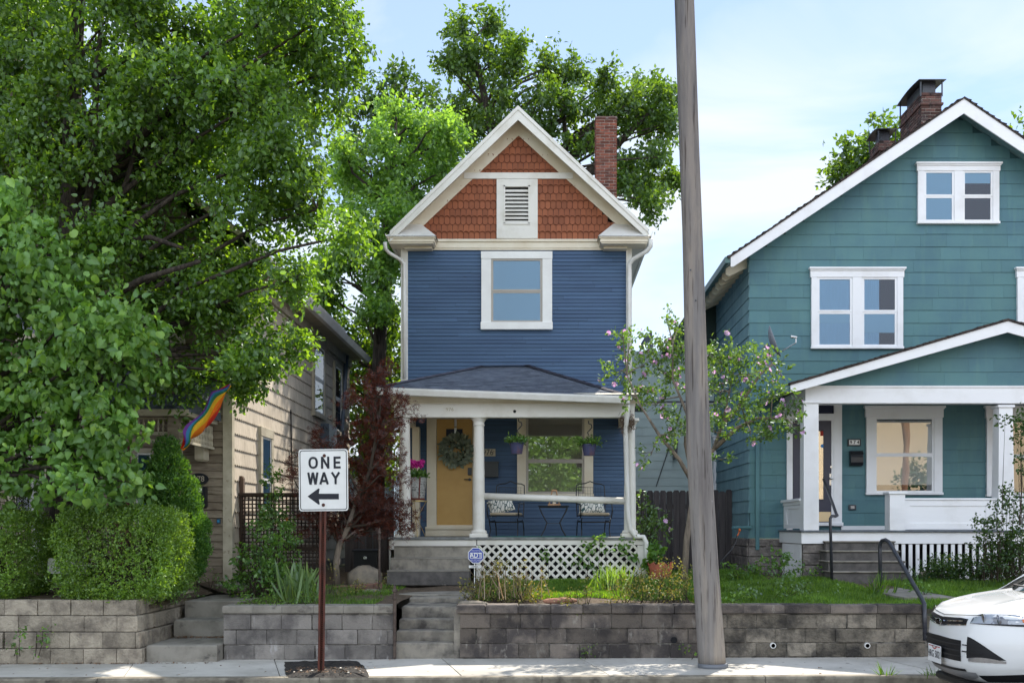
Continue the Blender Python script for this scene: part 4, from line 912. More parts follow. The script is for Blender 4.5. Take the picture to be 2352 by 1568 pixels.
for a in ((L0 - .025, L0, l0 - .025, l1 + .025), (L1, L1 + .025, l0 - .025, l1 + .025), (L0, L1, l1, l1 + .025), (L0, L1, l0 - .025, l0)): fg.box(s, a[0], a[1], .03, .044, a[2], a[3], .004)
dg = s.build('front_door', m_navy, gh)
s = MB(); fg.box(s, L0, L1, .031, .034, l0, l1); s.build('door_pane', glassmat('dark mirror pane', .55), dg)
s = MB(); fg.box(s, L0, L1, .0302, .0306, l0, l1); s.build('pane_backing', m_room, dg)
s = MB(); fg.box(s, X(1822, YG), D1 - .06, .03, .035, Z(1197, YG), Z(1175, YG)); s.build('kick_plate', M('brass kick plate', (.55, .44, .28), None, rough=.35, metal=.7), dg)
m_steel = M('brushed steel', (.62, .62, .62), None, rough=.25, metal=.9)
s = MB(); fg.box(s, X(1904, YG), X(1911, YG), .03, .036, Z(1114, YG), Z(1087, YG), .003); s.lathe([(.001, 0), (.028, .01), (.03, .03), (.012, .04), (.012, .06)], (X(1907.5, YG), YG - .10, Z(1098, YG)), 14, 'y'); s.build('door_handle', m_steel, dg)
s = MB(); s.lathe([(.001, 0), (.022, .0), (.024, .02)], (X(1907.5, YG), YG - .052, Z(1072, YG)), 12, 'y'); s.build('door_lock', m_steel, dg)
s = MB(); fg.box(s, X(1883, YG), X(1892, YG), .0365, .038, Z(1001, YG), Z(990, YG)); st_ = s.build('red_sticker', M('red sticker', (.42, .04, .03), None), dg)
s = MB(); s.lathe([(.001, 0), (.036, 0), (.036, .002)], (X(1888, YG), YG - .04, Z(1024, YG)), 16, 'y'); s.build('blue_sticker', M('blue sticker', (.07, .25, .6), None), dg)
# porch windows
gw(1988, 2162, 934, 1136, tw=.165, head=.22, sill=.05, mid=.5, cap=.05, glass=m_glassr, blinds=[[(.05, .9)]], sw=.045)
gw(2264, 2440, 934, 1140, tw=.15, head=.24, sill=.05, mid=.5, cap=.05, glass=m_glassr, sw=.045)
# chimneys
def hoodchim(a, b, top, ytop, Y, dep, zb_, capz):
    o = brickstack('chimney', X(a, Y), X(b, Y), Y, Y + dep, zb_, Z(ytop, Y), gh, m_brickd, .07, .2)
    s = MB(); z = Z(ytop, Y); s.box(X(a, Y) - .03, X(b, Y) + .03, Y - .03, Y + dep + .03, z - .22, z - .16, .01)
    s.build('brick_collar', m_brickd, o)
    s = MB(); zc = Z(top, Y); x0_, x1_ = X(a, Y) - .02, X(b, Y) + .03; n = 8; vs = []
    for i in range(n + 1):
        f = i / n; yy = Y - .06 + (dep + .12) * f; zz = zc + .05 * math.sin(math.pi * f) 
        vs += [(x0_ - .05, yy, zz), (x1_ + .05, yy, zz), (x0_ - .05, yy, zz + .012), (x1_ + .05, yy, zz + .012)]
    fs = []
    for i in range(n): k = i * 4; fs += [(k, k + 1, k + 5, k + 4), (k + 2, k + 6, k + 7, k + 3), (k, k + 4, k + 6, k + 2), (k + 1, k + 3, k + 7, k + 5)]
    fs += [(0, 2, 3, 1)]; s.add(vs, fs)
    for xx in (x0_, x1_ - .03):
        for yy in (Y, Y + dep - .03): s.box(xx, xx + .025, yy, yy + .025, z - .02, zc)
    s.box(x0_ + .1, x1_ - .12, Y + .12, Y + dep - .2, z - .02, zc + .02)
    s.build('chimney_hood', m_iron, o)
hoodchim(2116, 2163, 186, 219, 22.3, 1.3, 7.5, 0); hoodchim(2019, 2056, 298, 326, 24.3, .7, 7.0, 0)
# things fixed to the green house
s = MB(); s.box(X(1946, YG), X(1975.5, YG), YG - .05, YG - .02, Z(1024, YG), Z(1008, YG), .005)
npl = s.build('number_plate', m_black, loc=(X(1961, YG), YG, Z(1016, YG))); tag(npl, 'black framed white house number 974 beside the navy door', 'house number')
s = MB(); s.box(X(1949, YG), X(1972.5, YG), YG - .052, YG - .049, Z(1021.5, YG), Z(1010.5, YG)); s.build('plate_face', m_cleanw, npl)
text('9 7 4', .098, (X(1961, YG), YG - .0535, Z(1016, YG)), m_black, 'lettering', npl, sx=.95, bold=.002)
s = MB(); a, b, t_, bt = X(1950, YG), X(1978, YG), Z(1037, YG), Z(1070, YG)
s.extr([(a, YG - .02, bt), (a, YG - .02, t_), (a, YG - .07, t_), (a, YG - .12, t_ - .06), (a, YG - .14, t_ - .12), (a, YG - .14, bt + .07), (a, YG - .11, bt + .01), (a, YG - .08, bt)], (b - a, 0, 0))
mb_ = s.build('mailbox', m_black, loc=((a + b) / 2, YG, bt)); tag(mb_, 'black metal mailbox with rounded front below the number 974', 'mailbox')
s = MB(); s.extr([(a - .008, YG - .018, t_ + .012), (a - .008, YG - .08, t_ + .012), (a - .008, YG - .135, t_ - .06), (a - .008, YG - .125, t_ - .065), (a - .008, YG - .07, t_ - .002), (a - .008, YG - .018, t_ - .002)], (b - a + .016, 0, 0)); s.build('lid', m_black, mb_)
s = MB(); s.box(X(1948, YG), X(1965, YG), YG - .05, YG - .015, Z(1171, YG), Z(1158, YG), .015); ol = s.build('outlet_cover', M('dark grey plastic', (.06, .07, .08), None, rough=.4), loc=(X(1957, YG), YG, Z(1165, YG))); tag(ol, 'small grey outdoor outlet cover low on the green porch wall', 'outlet cover')
s = MB(); s.box(X(1952, YG), X(1961, YG), YG - .056, YG - .049, Z(1168, YG), Z(1161, YG), .004); s.build('cover_flap', m_steel, ol)
def dish(c, nrm, r, name_label, mount, lnb, scale=1):
    c = Vector(c); nrm = Vector(nrm).normalized(); t = thing('satellite_dish', mount, name_label, 'satellite dish')
    s = MB(); s.lathe([(.001, 0), (r * .35, .012 * scale), (r * .7, .045 * scale), (r, .10 * scale), (r * 1.0, .112 * scale), (r * .68, .055 * scale), (.001, .012)], (0, 0, 0), 28)
    m = Matrix.Translation(c) @ nrm.to_track_quat('Z', 'Y').to_matrix().to_4x4() @ Matrix.Diagonal((.9, 1.05, 1, 1)); s.move(m); s.build('reflector', M('grey dish paint', (.22, .235, .27), None, rough=.5), t, smooth=True)
    s = MB(); s.tube([mount, c - nrm * .12 + Vector((0, 0, -.12)), c - nrm * .03], .02, 8); s.sph(c - nrm * .06 + Vector((0, 0, -.06)), .07, 8, 6); s.build('mast', M('grey mast', (.16, .17, .22), None, rough=.5), t)
    s = MB(); lo_ = c - Vector((0, 0, r * .95)) + nrm * .05; lnb = Vector(lnb); s.tube([lo_, lnb], .011, 6); s.tube([lnb, lnb + Vector((0, 0, .10))], .012, 6); s.tube([lnb + Vector((-.10, 0, .12)), lnb + Vector((.02, 0, .10))], [.03, .025], 10); s.build('receiver_arm', m_steel, t)
dish(P(1768, 788, 19.7), (.9, -.25, .33), .30, 'grey satellite dish seen edge on at the left end of the green porch roof', P(1804, 873, 19.7), P(1828, 787, 19.5))
# outdoor tap
t = thing('outdoor_tap', P(1690, 1213, 20.6), 'teal water pipe with an orange handled tap at the corner of the green house', 'tap')
s = MB(); s.tube([P(1724, 1211, 20.75), P(1683, 1211, 20.5)], .035, 10); s.build('pipe', m_teal, t)
s = MB(); s.tube([P(1698, 1213, 20.45), P(1697, 1224, 20.45), P(1693, 1230, 20.42)], .014, 8); s.sph(P(1699, 1217, 20.4), .03, 8, 6); s.build('valve', M('orange plastic', (.6, .14, .03), None, rough=.4), t)
s = MB(); s.tube([P(1693, 1230, 20.42), P(1690, 1245, 20.4), P(1680, 1262, 20.35), P(1668, 1275, 20.3), P(1655, 1290, 20.2)], .012, 6); s.build('hose', m_black, t)
# handrails
def rail(pts, r, label):
    s = MB(); s.tube(pts, r, 12); o = s.build('handrail', m_iron, loc=pts[-1], smooth=True); return tag(o, label, 'handrail')
t = rail([P(1892, 1100, 19.1), P(1921, 1180, 17.9), P(1923, 1183, 17.85), P(1919, 1185, 17.8), P(1911, 1184, 17.75), P(1907, 1190, 17.75), P(1907, 1200, 17.75), P(1911, 1340, 17.75)], .026, 'dark iron pipe handrail rising before the navy door, left of the porch steps')
t = rail([P(2023, 1362, 16.0), P(2021, 1262, 16.0), P(2022, 1248, 16.0), P(2026, 1241, 15.95), P(2034, 1239, 15.9), P(2042, 1244, 15.8), P(2048, 1254, 15.7), P(2116, 1372, 13.9), P(2123, 1386, 13.62), P(2125, 1470, 13.6)], .030, 'bent dark iron pipe handrail standing in the lawn beside the white car')
# ---- the beige house -----------------------------------------------------------
YB = 17.0; bx = X(531, YB); BW = -13.2; BBK = 27.4; q = random.Random(9)
bh_ = thing('beige_house', (bx - 3, YB, .8), 'old beige house with peeling paint and wavy edged side shingles, half hidden by trees', 'house')
zeb = 6.35; rdg = ((bx + BW) / 2, 9.6)
c = MB(); c.prism([(BW, .6), (bx - .01, .6), (bx - .01, zeb), (rdg[0], rdg[1]), (BW, zeb)], YB + .005, BBK); c.build('body', m_gapt, bh_)
fbf = Fr((0, YB, 0), (1, 0, 0), (0, -1, 0)); fbs = Fr((bx, 0, 0), (0, 1, 0), (1, 0, 0))
s = MB(); slb = (rdg[1] - zeb) / (rdg[0] - BW)
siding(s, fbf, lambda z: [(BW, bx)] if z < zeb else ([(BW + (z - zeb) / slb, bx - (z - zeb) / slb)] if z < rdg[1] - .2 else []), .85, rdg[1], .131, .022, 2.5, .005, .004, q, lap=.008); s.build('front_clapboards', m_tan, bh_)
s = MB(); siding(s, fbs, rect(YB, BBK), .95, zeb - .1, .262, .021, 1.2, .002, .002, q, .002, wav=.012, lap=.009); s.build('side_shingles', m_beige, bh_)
s = MB(); s.box(bx - .13, bx + .024, YB - .026, YB + .11, .8, zeb - .15, .004); s.build('corner_board', m_tantrim, bh_)
s = MB(); s.box(bx + .002, bx + .05, YB + .11, BBK, .6, .95); s.build('foundation', m_stone, bh_)
def bwin(y0, y1, z0, z1, **k): return window(fbs, y0, y1, z0, z1, bh_, m_tantrim, m_cleanw, tw=.10, mid=.5, glass=m_glass, **k)
bwin(22.9, 24.15, 4.25, 6.0, sw=.06); bwin(25.2, 26.2, 4.05, 5.85, sw=.06)
window(fbs, 18.57, 19.45, 1.9, 3.58, bh_, m_tantrim, m_cleanw, tw=.13, head=.17, mid=.42, glass=m_glass, sw=.05, cur=[(0, 1)])
# eave + roof
xe = bx + .45
s = MB()
for e_, sg in ((xe, 1), (BW - .45, -1)):
    z_ = zeb - .05
    s.add([(rdg[0], YB - .5, rdg[1] + .25), (e_, YB - .5, z_ + .1), (e_, BBK + .2, z_ + .1), (rdg[0], BBK + .2, rdg[1] + .25), (rdg[0], YB - .5, rdg[1] + .15), (e_, YB - .5, z_), (e_, BBK + .2, z_), (rdg[0], BBK + .2, rdg[1] + .15)], [(0, 1, 2, 3), (4, 7, 6, 5), (0, 4, 5, 1), (1, 5, 6, 2)])
rb = s.build('roof', m_tantrim, bh_)
s = MB(); shingles(s, (xe, YB - .5, zeb + .06), (xe, BBK, zeb + .06), (rdg[0], BBK, rdg[1] + .26), (rdg[0], YB - .5, rdg[1] + .26), .2, .4, .012, q); s.build('roof_shingles', m_darkroof, rb)
s = MB(); s.box(bx, xe - .03, YB - .4, BBK, zeb - .14, zeb - .10); s.box(bx + .03, bx + .08, YB, BBK, zeb - .36, zeb - .14); s.build('soffit', m_tantrim, bh_)
s = MB(); s.extr([(xe - .03, YB - .5, zeb - .12), (xe + .06, YB - .5, zeb - .10), (xe + .10, YB - .5, zeb + .01), (xe - .10, YB - .5, zeb + .10), (xe - .12, YB - .5, zeb + .07)], (0, 7.6, 0)); s.extr([(xe - .03, YB, zeb - .20), (xe + .06, YB, zeb - .19), (xe + .12, YB, zeb - .06), (xe - .05, YB, zeb + .02)], (0, 10.5, 0)) ; s.box(xe - .04, xe - .01, YB - .4, YB - .4 + 7.6, zeb - .16, zeb - .1)
s.build('eave_gutter', m_gutterw, bh_)
spt = lambda px, py, o=.08: (lambda Y: P(px, py, Y))((bx + o) * F / (px - HX))
s = MB(); s.tube([spt(797, 812), spt(795, 830), spt(785, 990), spt(786, 1000)], .055, 8); s.tube([spt(786, 998), P(808, 1020, 27.2)], .055, 8); s.build('downspout', m_gutterd, bh_)
Y1 = (bx + .08) * F / (742 - HX); Y2 = (bx + .08) * F / (760 - HX)
s = MB(); s.box(bx + .02, bx + .22, Y1, Y2, Z(1034, Y1), Z(972, Y1), .01); s.build('meter_box', m_gutterd, bh_)
s = MB(); s.tube([spt(742, 985, .1), spt(744, 975, .12), spt(752, 985, .2), spt(765, 1010, .1), spt(775, 1015, .1)], .012, 6); s.tube([spt(668, 940, .03), spt(671, 1100, .03), spt(672, 1180, .03)], .012, 6); s.build('cable', m_black, bh_)
# porch with slate roof, spindle frieze and post
PB = 15.7; fx = X(432, PB); lx_ = X(120, PB)
s = MB(); zg = Z(943, PB)
A, B, C, D = Vector((lx_, PB - .1, zg)), Vector((fx + .06, PB - .1, zg)), Vector((X(505, YB) , YB, Z(853, YB))), Vector((lx_, YB, Z(853, YB)))
B2 = Vector((fx + .10, YB, zg + .0))
s.add([A, B, C, D, B2, A - Vector((0, 0, .03)), B - Vector((0, 0, .03)), B2 - Vector((0, 0, .03))], [(0, 1, 2, 3), (1, 4, 2), (0, 5, 6, 1), (1, 6, 7, 4)]); pr3 = s.build('porch_roof', m_shingle, bh_)
s = MB(); n_ = (B - A).cross(D - A).normalized(); hgt = (D - A).length; r_ = 0; v = -.02     # scalloped slates
while v < hgt - .02:
    for k in range(int((B.x - lx_ + .8) / .17) + 1):
        u = lx_ + k * .17 + (.085 if r_ % 2 else 0); lim = (B.x + (C.x - B.x) * v / hgt)
        if u + .17 > lim: continue
        du = Vector((1, 0, 0)); dv = (D - A).normalized(); b0_ = A + du * (u - A.x) + dv * v + n_ * (.018 + q.uniform(0, .006)); tp = n_ * -.012
        pts = [b0_ + du * .003 + dv * .04, b0_ + du * .045 + dv * .01, b0_ + du * .085, b0_ + du * .125 + dv * .01, b0_ + du * .167 + dv * .04, b0_ + du * .167 + dv * .17 + tp, b0_ + du * .003 + dv * .17 + tp]
        s.add(pts + [p - n_ * .014 for p in pts[:5]], [tuple(range(7)), (0, 7, 8, 1), (1, 8, 9, 2), (2, 9, 10, 3), (3, 10, 11, 4)])
    v += .125; r_ += 1
s.build('scalloped_slates', m_shingle, pr3)
s = MB(); s.box(lx_, fx + .05, PB - .16, PB - .10, Z(957, PB), zg + .01, .01); s.box(fx - .02, fx + .05, PB - .10, YB - .03, Z(957, PB), zg + .0, .008); s.build('porch_fascia', m_tantrim, bh_)
s = MB(); s.box(X(420, YB), X(503, YB), YB - .06, YB - .02, Z(852, YB), Z(834, YB)); s.build('red_band', M('red trim paint', (.24, .03, .025), None), bh_)
s = MB(); cA, cB = X(389, PB), X(415, PB); s.box(cA, cB, PB - .08, PB + .1, .9, Z(957, PB), .008); s.build('porch_post', m_tan, bh_)
s = MB(); ztp, zbt = Z(962, PB), Z(991, PB)
s.box(lx_, cA, PB - .02, PB + .03, zbt - .05, zbt); s.box(lx_, cA, PB - .02, PB + .03, ztp, ztp + .02); s.box(lx_, cA, PB - .01, PB + .02, Z(1016, PB), Z(1008, PB))
x = lx_ + .05
while x < cA - .03: s.lathe([(.009, 0), (.02, .05), (.01, .08), (.02, .12), (.009, .17), (.012, ztp - zbt)], (x, PB, zbt), 6); x += .075
zb2 = zbt - .14
s.box(fx - .04, fx + .0, PB + .10, YB - .03, zb2 - .04, zb2); y = PB + .14
while y < YB - .05: s.lathe([(.009, 0), (.02, .05), (.01, .1), (.022, .16), (.009, .22), (.012, ztp - zb2)], (fx - .02, y, zb2), 6); y += .075
s.build('spindle_frieze', m_tantrim, bh_)
s = MB(); s.box(X(461, YB) - .0, X(481, YB), YB - .30, YB - .022, Z(1061, YB), Z(1005, YB), .03); s.build('wall_bracket', m_tantrim, bh_)
s = MB(); fbf.box(s, X(262, YB), X(306, YB), 0, .05, .9, Z(1020, YB)); s.build('side_door', M('dark red door', (.10, .03, .025), None, rough=.5), bh_)
window(fbf, X(304, YB), X(362, YB), Z(1210, YB), Z(1030, YB), bh_, m_tantrim, m_cleanw, tw=.07, glass=m_glass, cur=[(0, 1)])
window(fbf, X(16, YB), X(144, YB), Z(790, YB), Z(594, YB), bh_, m_tantrim, m_tantrim, tw=.13, mid=.5, glass=m_glass, cap=.04)
window(fbf, X(330, YB), X(425, YB), Z(790, YB), Z(594, YB), bh_, m_tantrim, m_tantrim, tw=.13, mid=.5, glass=m_glass, cap=.04)
window(fbf, X(20, YB), X(110, YB), Z(1230, YB), Z(1030, YB), bh_, m_tantrim, m_tantrim, tw=.1, mid=.5, glass=m_glass)
s = MB(); s.box(BW, bx - .3, PB - .1, YB - .03, .85, 1.1, .01); s.build('porch_floor', m_tan, bh_)
s = MB(); s.lathe([(.08, 0), (.09, .4), (.05, .6), (.09, .8), (.10, 1.6), (.06, 1.9), (.09, 2.2)], (X(86, 15.6), 15.6, 1.1), 14); s.box(X(86, 15.6) - .1, X(86, 15.6) + .1, 15.5, 15.7, 3.3, Z(957, PB)); s.build('turned_post', m_cleanw, bh_)
# plaque, mailbox, small blue box
t = MB(); cx_, cz_ = X(459, YB), Z(1100, YB)
o_ = [(cx_ + .155 * math.cos(2 * math.pi * i / 32), cz_ + .10 * math.sin(2 * math.pi * i / 32)) for i in range(32)]
t.prism(o_, YB - .045, YB - .02); np_ = t.build('number_plate', m_black, loc=(cx_, YB, cz_)); tag(np_, 'black oval plaque with the number 978 on the beige house', 'house number')
text('978', .13, (cx_, YB - .047, cz_), m_tantrim, 'lettering', np_, sx=.95)
s = MB(); s.box(X(454, YB), X(478, YB), YB - .13, YB - .02, Z(1165, YB), Z(1118, YB), .008); mbx = s.build('mailbox', m_black, loc=(X(466, YB), YB, Z(1142, YB))); tag(mbx, 'tall black wall mailbox under the oval 978 plaque', 'mailbox')
s = MB(); s.box(X(455, YB), X(470, YB), YB - .136, YB - .128, Z(1131, YB), Z(1120, YB), .002); s.build('paper', m_cleanw, mbx); s = MB(); s.box(X(458, YB), X(472, YB), YB - .136, YB - .128, Z(1162, YB), Z(1157, YB), .002); s.build('paper', m_cleanw, mbx)
s = MB(); s.box(X(500, YB), X(508, YB), YB - .06, YB - .02, Z(1202, YB), Z(1190, YB), .005); ob = s.build('meter_reader', M('grey blue box', (.05, .08, .11), None), loc=(X(504, YB), YB, Z(1196, YB))); tag(ob, 'small blue grey utility reader box low on the tan clapboards', 'utility box')
s = MB(); s.box(X(501.5, YB), X(507, YB), YB - .064, YB - .059, Z(1199, YB), Z(1193, YB)); s.build('display', M('blue face', (.03, .22, .4), None), ob)
# rainbow flag twisted on its staff
fl = thing('rainbow_flag', P(526, 884, 15.4), 'rainbow pride flag hanging twisted from the corner of the beige porch', 'flag')
cols = [('red', (.75, .05, .03)), ('orange', (.85, .22, .02)), ('yellow', (.80, .50, .03)), ('green', (.04, .22, .10)), ('blue', (.05, .22, .42)), ('purple', (.17, .05, .28))]
cm = []
for n_, c_ in cols:
    m_ = M(n_ + ' cloth', c_, None, rough=.8); 
    m_.node_tree.nodes['Principled BSDF'].inputs['Subsurface Weight'].default_value = 0
    nt_ = m_.node_tree; tr = nt_.nodes.new('ShaderNodeBsdfTranslucent'); tr.inputs[0].default_value = (*c_, 1); ms = nt_.nodes.new('ShaderNodeMixShader'); ms.inputs[0].default_value = .45
    nt_.links.new(nt_.nodes['Principled BSDF'].outputs[0], ms.inputs[1]); nt_.links.new(tr.outputs[0], ms.inputs[2]); nt_.links.new(ms.outputs[0], nt_.nodes['Material Output'].inputs[0]); cm.append(m_)
s = MB(); s.tube([P(548, 866, 16.9), P(526, 884, 15.0), P(425, 1016, 14.8)], .010, 8); s.build('flag_staff', m_cleanw, fl)
nu, nv = 40, 24; me = bpy.data.meshes.new('flag_cloth'); vs = []; 
top, botm = P(526, 884, 14.75), P(415, 1032, 14.7)
tdir = (botm - top).normalized(); pa_ = Vector((-tdir.z, 0, tdir.x)).normalized(); pb_ = tdir.cross(pa_)
for i in range(nu + 1):
    f = i / nu; c_ = top.lerp(botm, f); wdt = .33 * min(1, f * 5 + .15) * min(1, (1 - f) * 4 + .12) * (1 + .18 * math.sin(f * 11))
    for j in range(nv + 1):
        g_ = j / nv - .5; an = .5 + 1.9 * math.sin(f * 3.4) + g_ * 1.6
        off = (pa_ * math.cos(an) + pb_ * math.sin(an)) * g_ * wdt + pb_ * .03 * math.sin(g_ * 15 + f * 9) + pa_ * .012 * math.sin(g_ * 9 + f * 14)
        vs.append(c_ + off + Vector((.02, 0, -.07 * math.sin(math.pi * f))) - Vector(fl.location))
me.from_pydata([tuple(v) for v in vs], [], [(i * (nv + 1) + j, i * (nv + 1) + j + 1, (i + 1) * (nv + 1) + j + 1, (i + 1) * (nv + 1) + j) for i in range(nu) for j in range(nv)])
for m_ in cm: me.materials.append(m_)
for p_ in me.polygons: p_.material_index = (0, 0, 0, 0, 1, 1, 1, 2, 2, 3, 4, 5)[(p_.index % nv) * 12 // nv]; p_.use_smooth = True
fo = bpy.data.objects.new('flag_cloth', me); S.collection.objects.link(fo); fo.parent = fl
# ---- pale house between, small pale building at the back, fences --------------
YP3 = 25.0; a, b = X(1440, YP3), X(1640, YP3)
ph = thing('pale_blue_house', ((a + b) / 2, YP3, .8), 'pale grey blue house seen between the blue house and the utility pole', 'house')
fp3 = Fr((0, YP3, 0), (1, 0, 0), (0, -1, 0))
s = MB(); s.box(a, b, YP3 + .005, YP3 + 8, .7, Z(806, YP3)); s.build('body', m_pale, ph)
s = MB(); siding(s, fp3, rect(a, b), .9, Z(929, YP3), .205, .014, 3, .001, .002, q); s.build('siding', m_pale, ph)
s = MB(); fp3.box(s, a, b, 0, .03, Z(929, YP3), Z(925, YP3)); s.build('white_band', m_cleanw, ph)
s = MB(); fp3.box(s, a, b, 0, .05, Z(925, YP3), Z(921, YP3)); s.build('navy_band', m_navy, ph)
s = MB(); s.prism([(X(1518, YP3), Z(812, YP3)), (X(1650, YP3), Z(812, YP3)), (X(1650, YP3), Z(700, YP3)), (X(1590, YP3), Z(700, YP3))], YP3 - .3, YP3 + 8); s.build('roof', M('dark green roof', (.03, .05, .045), None, rough=.8), ph)
s = MB(); s.tube([P(1507, 1117, 24.9), P(1551, 985, 24.9), P(1568, 920, 24.9)], .012, 6); s.build('cable', m_black, ph)
s = MB(); s.extr([P(1548, 1053, 24.6), P(1552, 1008, 24.6), P(1558, 1008, 24.6), P(1555, 1053, 24.6)], (0, .3, 0)); s.build('awning_end', m_black, ph)
dish(P(1490, 786, 24.8), (-.75, -.3, .5), .23, 'grey satellite dish on the pale house roof beside the blue house', P(1497, 812, 24.9), P(1478, 805, 24.6), .8)
YQ = 33; sb = thing('back_building', P(830, 1110, YQ), 'light blue building with a white window glimpsed behind the red leaved tree', 'house')
fq = Fr((0, YQ, 0), (1, 0, 0), (0, -1, 0))
s = MB(); s.box(X(770, YQ), X(905, YQ), YQ, YQ + 6, .6, Z(1085, YQ)); siding(s, fq, rect(X(770, YQ), X(905, YQ)), .8, Z(1085, YQ), .2, .014, 3, .001, .001, q); s.build('wall', M('light blue siding', (.35, .47, .58), None), sb)
window(fq, X(815, YQ), X(862, YQ), Z(1150, YQ), Z(1078, YQ), sb, m_cleanw, m_cleanw, tw=.12, mid=.5)
s = MB(); s.prism([(X(762, YQ), Z(1085, YQ)), (X(912, YQ), Z(1085, YQ)), (X(838, YQ), Z(1040, YQ))], YQ - .3, YQ + 6); s.build('roof', m_shingle, sb)
def plankfence(name, x0, x1, Y, zt_, label, w=.145, x2=None):
    t = thing(name, ((x0 + x1) / 2, Y, .8), label, 'fence'); s = MB(); x = x0; k = 0
    while x < x1:
        h = zt_ + q.uniform(-.02, .02); j = q.uniform(-.006, .006)
        s.prism([(x + .003, .7), (x + w - .003, .7), (x + w - .003, h - .04), (x + w - .03, h), (x + .03, h), (x + .003, h - .04)], Y + j, Y + .02 + j); x += w
    s.build('planks', m_wood, t)
    s = MB(); s.box(x0, x1, Y + .03, Y + .08, 1.1, 1.2); s.box(x0, x1, Y + .03, Y + .08, zt_ - .4, zt_ - .3); s.build('fence_rail', m_wood, t)
    for xx in (x0 + .05, (x0 + x1) / 2, x1 - .1):
        s = MB(); s.box(xx, xx + .09, Y + .081, Y + .17, .7, zt_ - .05); s.build('fence_post', m_wood, t)
plankfence('plank_fence', X(1440, 22.6), X(1677, 22.6), 22.6, Z(1126, 22.6), 'dark grey plank fence between the blue house and the green house')
plankfence('plank_fence', X(792, 21.2), X(893, 21.2), 21.2, Z(1142, 21.2), 'dark weathered plank fence behind the red leaved tree, left of the blue house')
YL = 17.35; lf = thing('lattice_fence', P(640, 1300, YL), 'dark brown square lattice fence between the beige house and the red leaved tree', 'fence')
s = MB(); a, b, z0_, z1_ = X(552, YL), X(735, YL), .85, Z(1138, YL); x = a
while x < b: s.box(x, x + .022, YL, YL + .012, z0_, z1_); x += .064
z = z0_
while z < z1_: s.box(a, b, YL + .013, YL + .025, z, z + .022); z += .064
s.build('lattice', m_woodb, lf)
s = MB(); s.box(a - .05, b + .05, YL - .02, YL + .05, z1_, z1_ + .05, .005); s.build('top_rail', m_woodb, lf); s = MB(); s.box(a - .05, b + .05, YL - .02, YL + .04, 1.35, 1.42); s.build('lower_rail', m_woodb, lf)
for (px, tp) in ((549, 1092), (737, 1128)):
    s = MB(); w_ = .055; cx_ = X(px, YL); zt_ = Z(tp, YL)
    s.prism([(cx_ - w_, .8), (cx_ + w_, .8), (cx_ + w_, zt_ - .04), (cx_ + w_ * .6, zt_), (cx_ - w_ * .6, zt_), (cx_ - w_, zt_ - .04)], YL + .055, YL + .15); s.build('fence_post', M('old brown post', (.13, .085, .06), (.08, .05, .035), 5, .9, .5, 30, stretch=(4, 4, .5)), lf)
# ---- street furniture and small things -----------------------------------------
t = thing('utility_pole', (X(1637, 12.75), 12.75, 0), 'tall grey weathered wooden utility pole leaning slightly left on the sidewalk', 'utility pole')
YPp = 12.75; s = MB(); pts = []; rs = []
q = random.Random(31); n = 60
PR = [(-420, 1556, 21), (0, 1571.5, 22.5), (522, 1590, 23.0), (784, 1597, 25), (1045, 1606, 28), (1300, 1620, 29.5), (1530, 1636, 31.5)]
for i in range(n + 1):
    py = 1528 - (1528 + 420) * i / n
    for (a_, b_, c_), (d_, e_, f_) in zip(PR[:-1], PR[1:]):
        if a_ <= py <= d_: u_ = (py - a_) / (d_ - a_); cx_ = b_ + (e_ - b_) * u_; w = c_ + (f_ - c_) * u_
    pts.append(P(cx_ + .4 * math.sin(i * .3), py, YPp)); rs.append(w * YPp / F)
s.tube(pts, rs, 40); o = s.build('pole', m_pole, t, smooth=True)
s = MB(); s.lathe([(.172, -.02), (.185, -.02), (.187, .055), (.172, .06)], (X(1637.5, YPp), YPp, sz(1)), 40); s.build('base_collar', M('grey metal band', (.16, .17, .19), None, rough=.5, metal=.3), t, smooth=True)
s = MB(); s.box(X(1629.5, 12.66), X(1635, 12.66), 12.64, 12.72, Z(1181, 12.66), Z(1148, 12.66), .003); s.build('metal_strip', m_cleanw, t)
for (px, py) in ((1586, 620), (1598, 690), (1610, 1110), (1628, 1290)):
    s = MB(); yy = YPp - .15; s.lathe([(.012, 0), (.008, .012)], (X(px, yy), yy, Z(py, yy)), 8, 'y'); s.build('nail', m_iron, t)
# sign
YS = 12.2; sg = thing('one_way_sign', (X(737, YS), YS, 0), 'white one way sign with a black left arrow on a rusty post', 'street sign')
def rr_(x0, x1, z0, z1, r, n=6):
    o = []
    for (cx, cz, a0) in ((x1 - r, z1 - r, 0), (x0 + r, z1 - r, 90), (x0 + r, z0 + r, 180), (x1 - r, z0 + r, 270)):
        for i in range(n + 1): an = math.radians(a0 + 90 * i / n); o.append((cx + r * math.cos(an), cz + r * math.sin(an)))
    return o
sx0, sx1, sz0, sz1 = X(686.5, YS), X(799.5, YS), Z(1173, YS), Z(1031, YS)
tilt = Matrix.Translation((X(743, YS), YS, Z(1100, YS))) @ Matrix.Rotation(-.012, 4, 'Y') @ Matrix.Translation((-X(743, YS), -YS, -Z(1100, YS)))
m_sign = M('sign sheet', (.74, .74, .72), (.68, .68, .66), 3, .35, 0, col3=(.50, .38, .24), scale3=5, ramp3=(.70, .82), stretch3=(5, 1, .5))
m_ink = M('sign ink', (.013, .015, .024), None, rough=.4)
s = MB(); s.prism(rr_(sx0, sx1, sz0, sz1, .035), YS - .003, YS); s.move(tilt); s.build('sign_panel', m_sign, sg)
s = MB(); o1 = rr_(sx0 + .013, sx1 - .013, sz0 + .013, sz1 - .013, .03); o2 = rr_(sx0 + .022, sx1 - .022, sz0 + .022, sz1 - .022, .024); n = len(o1)
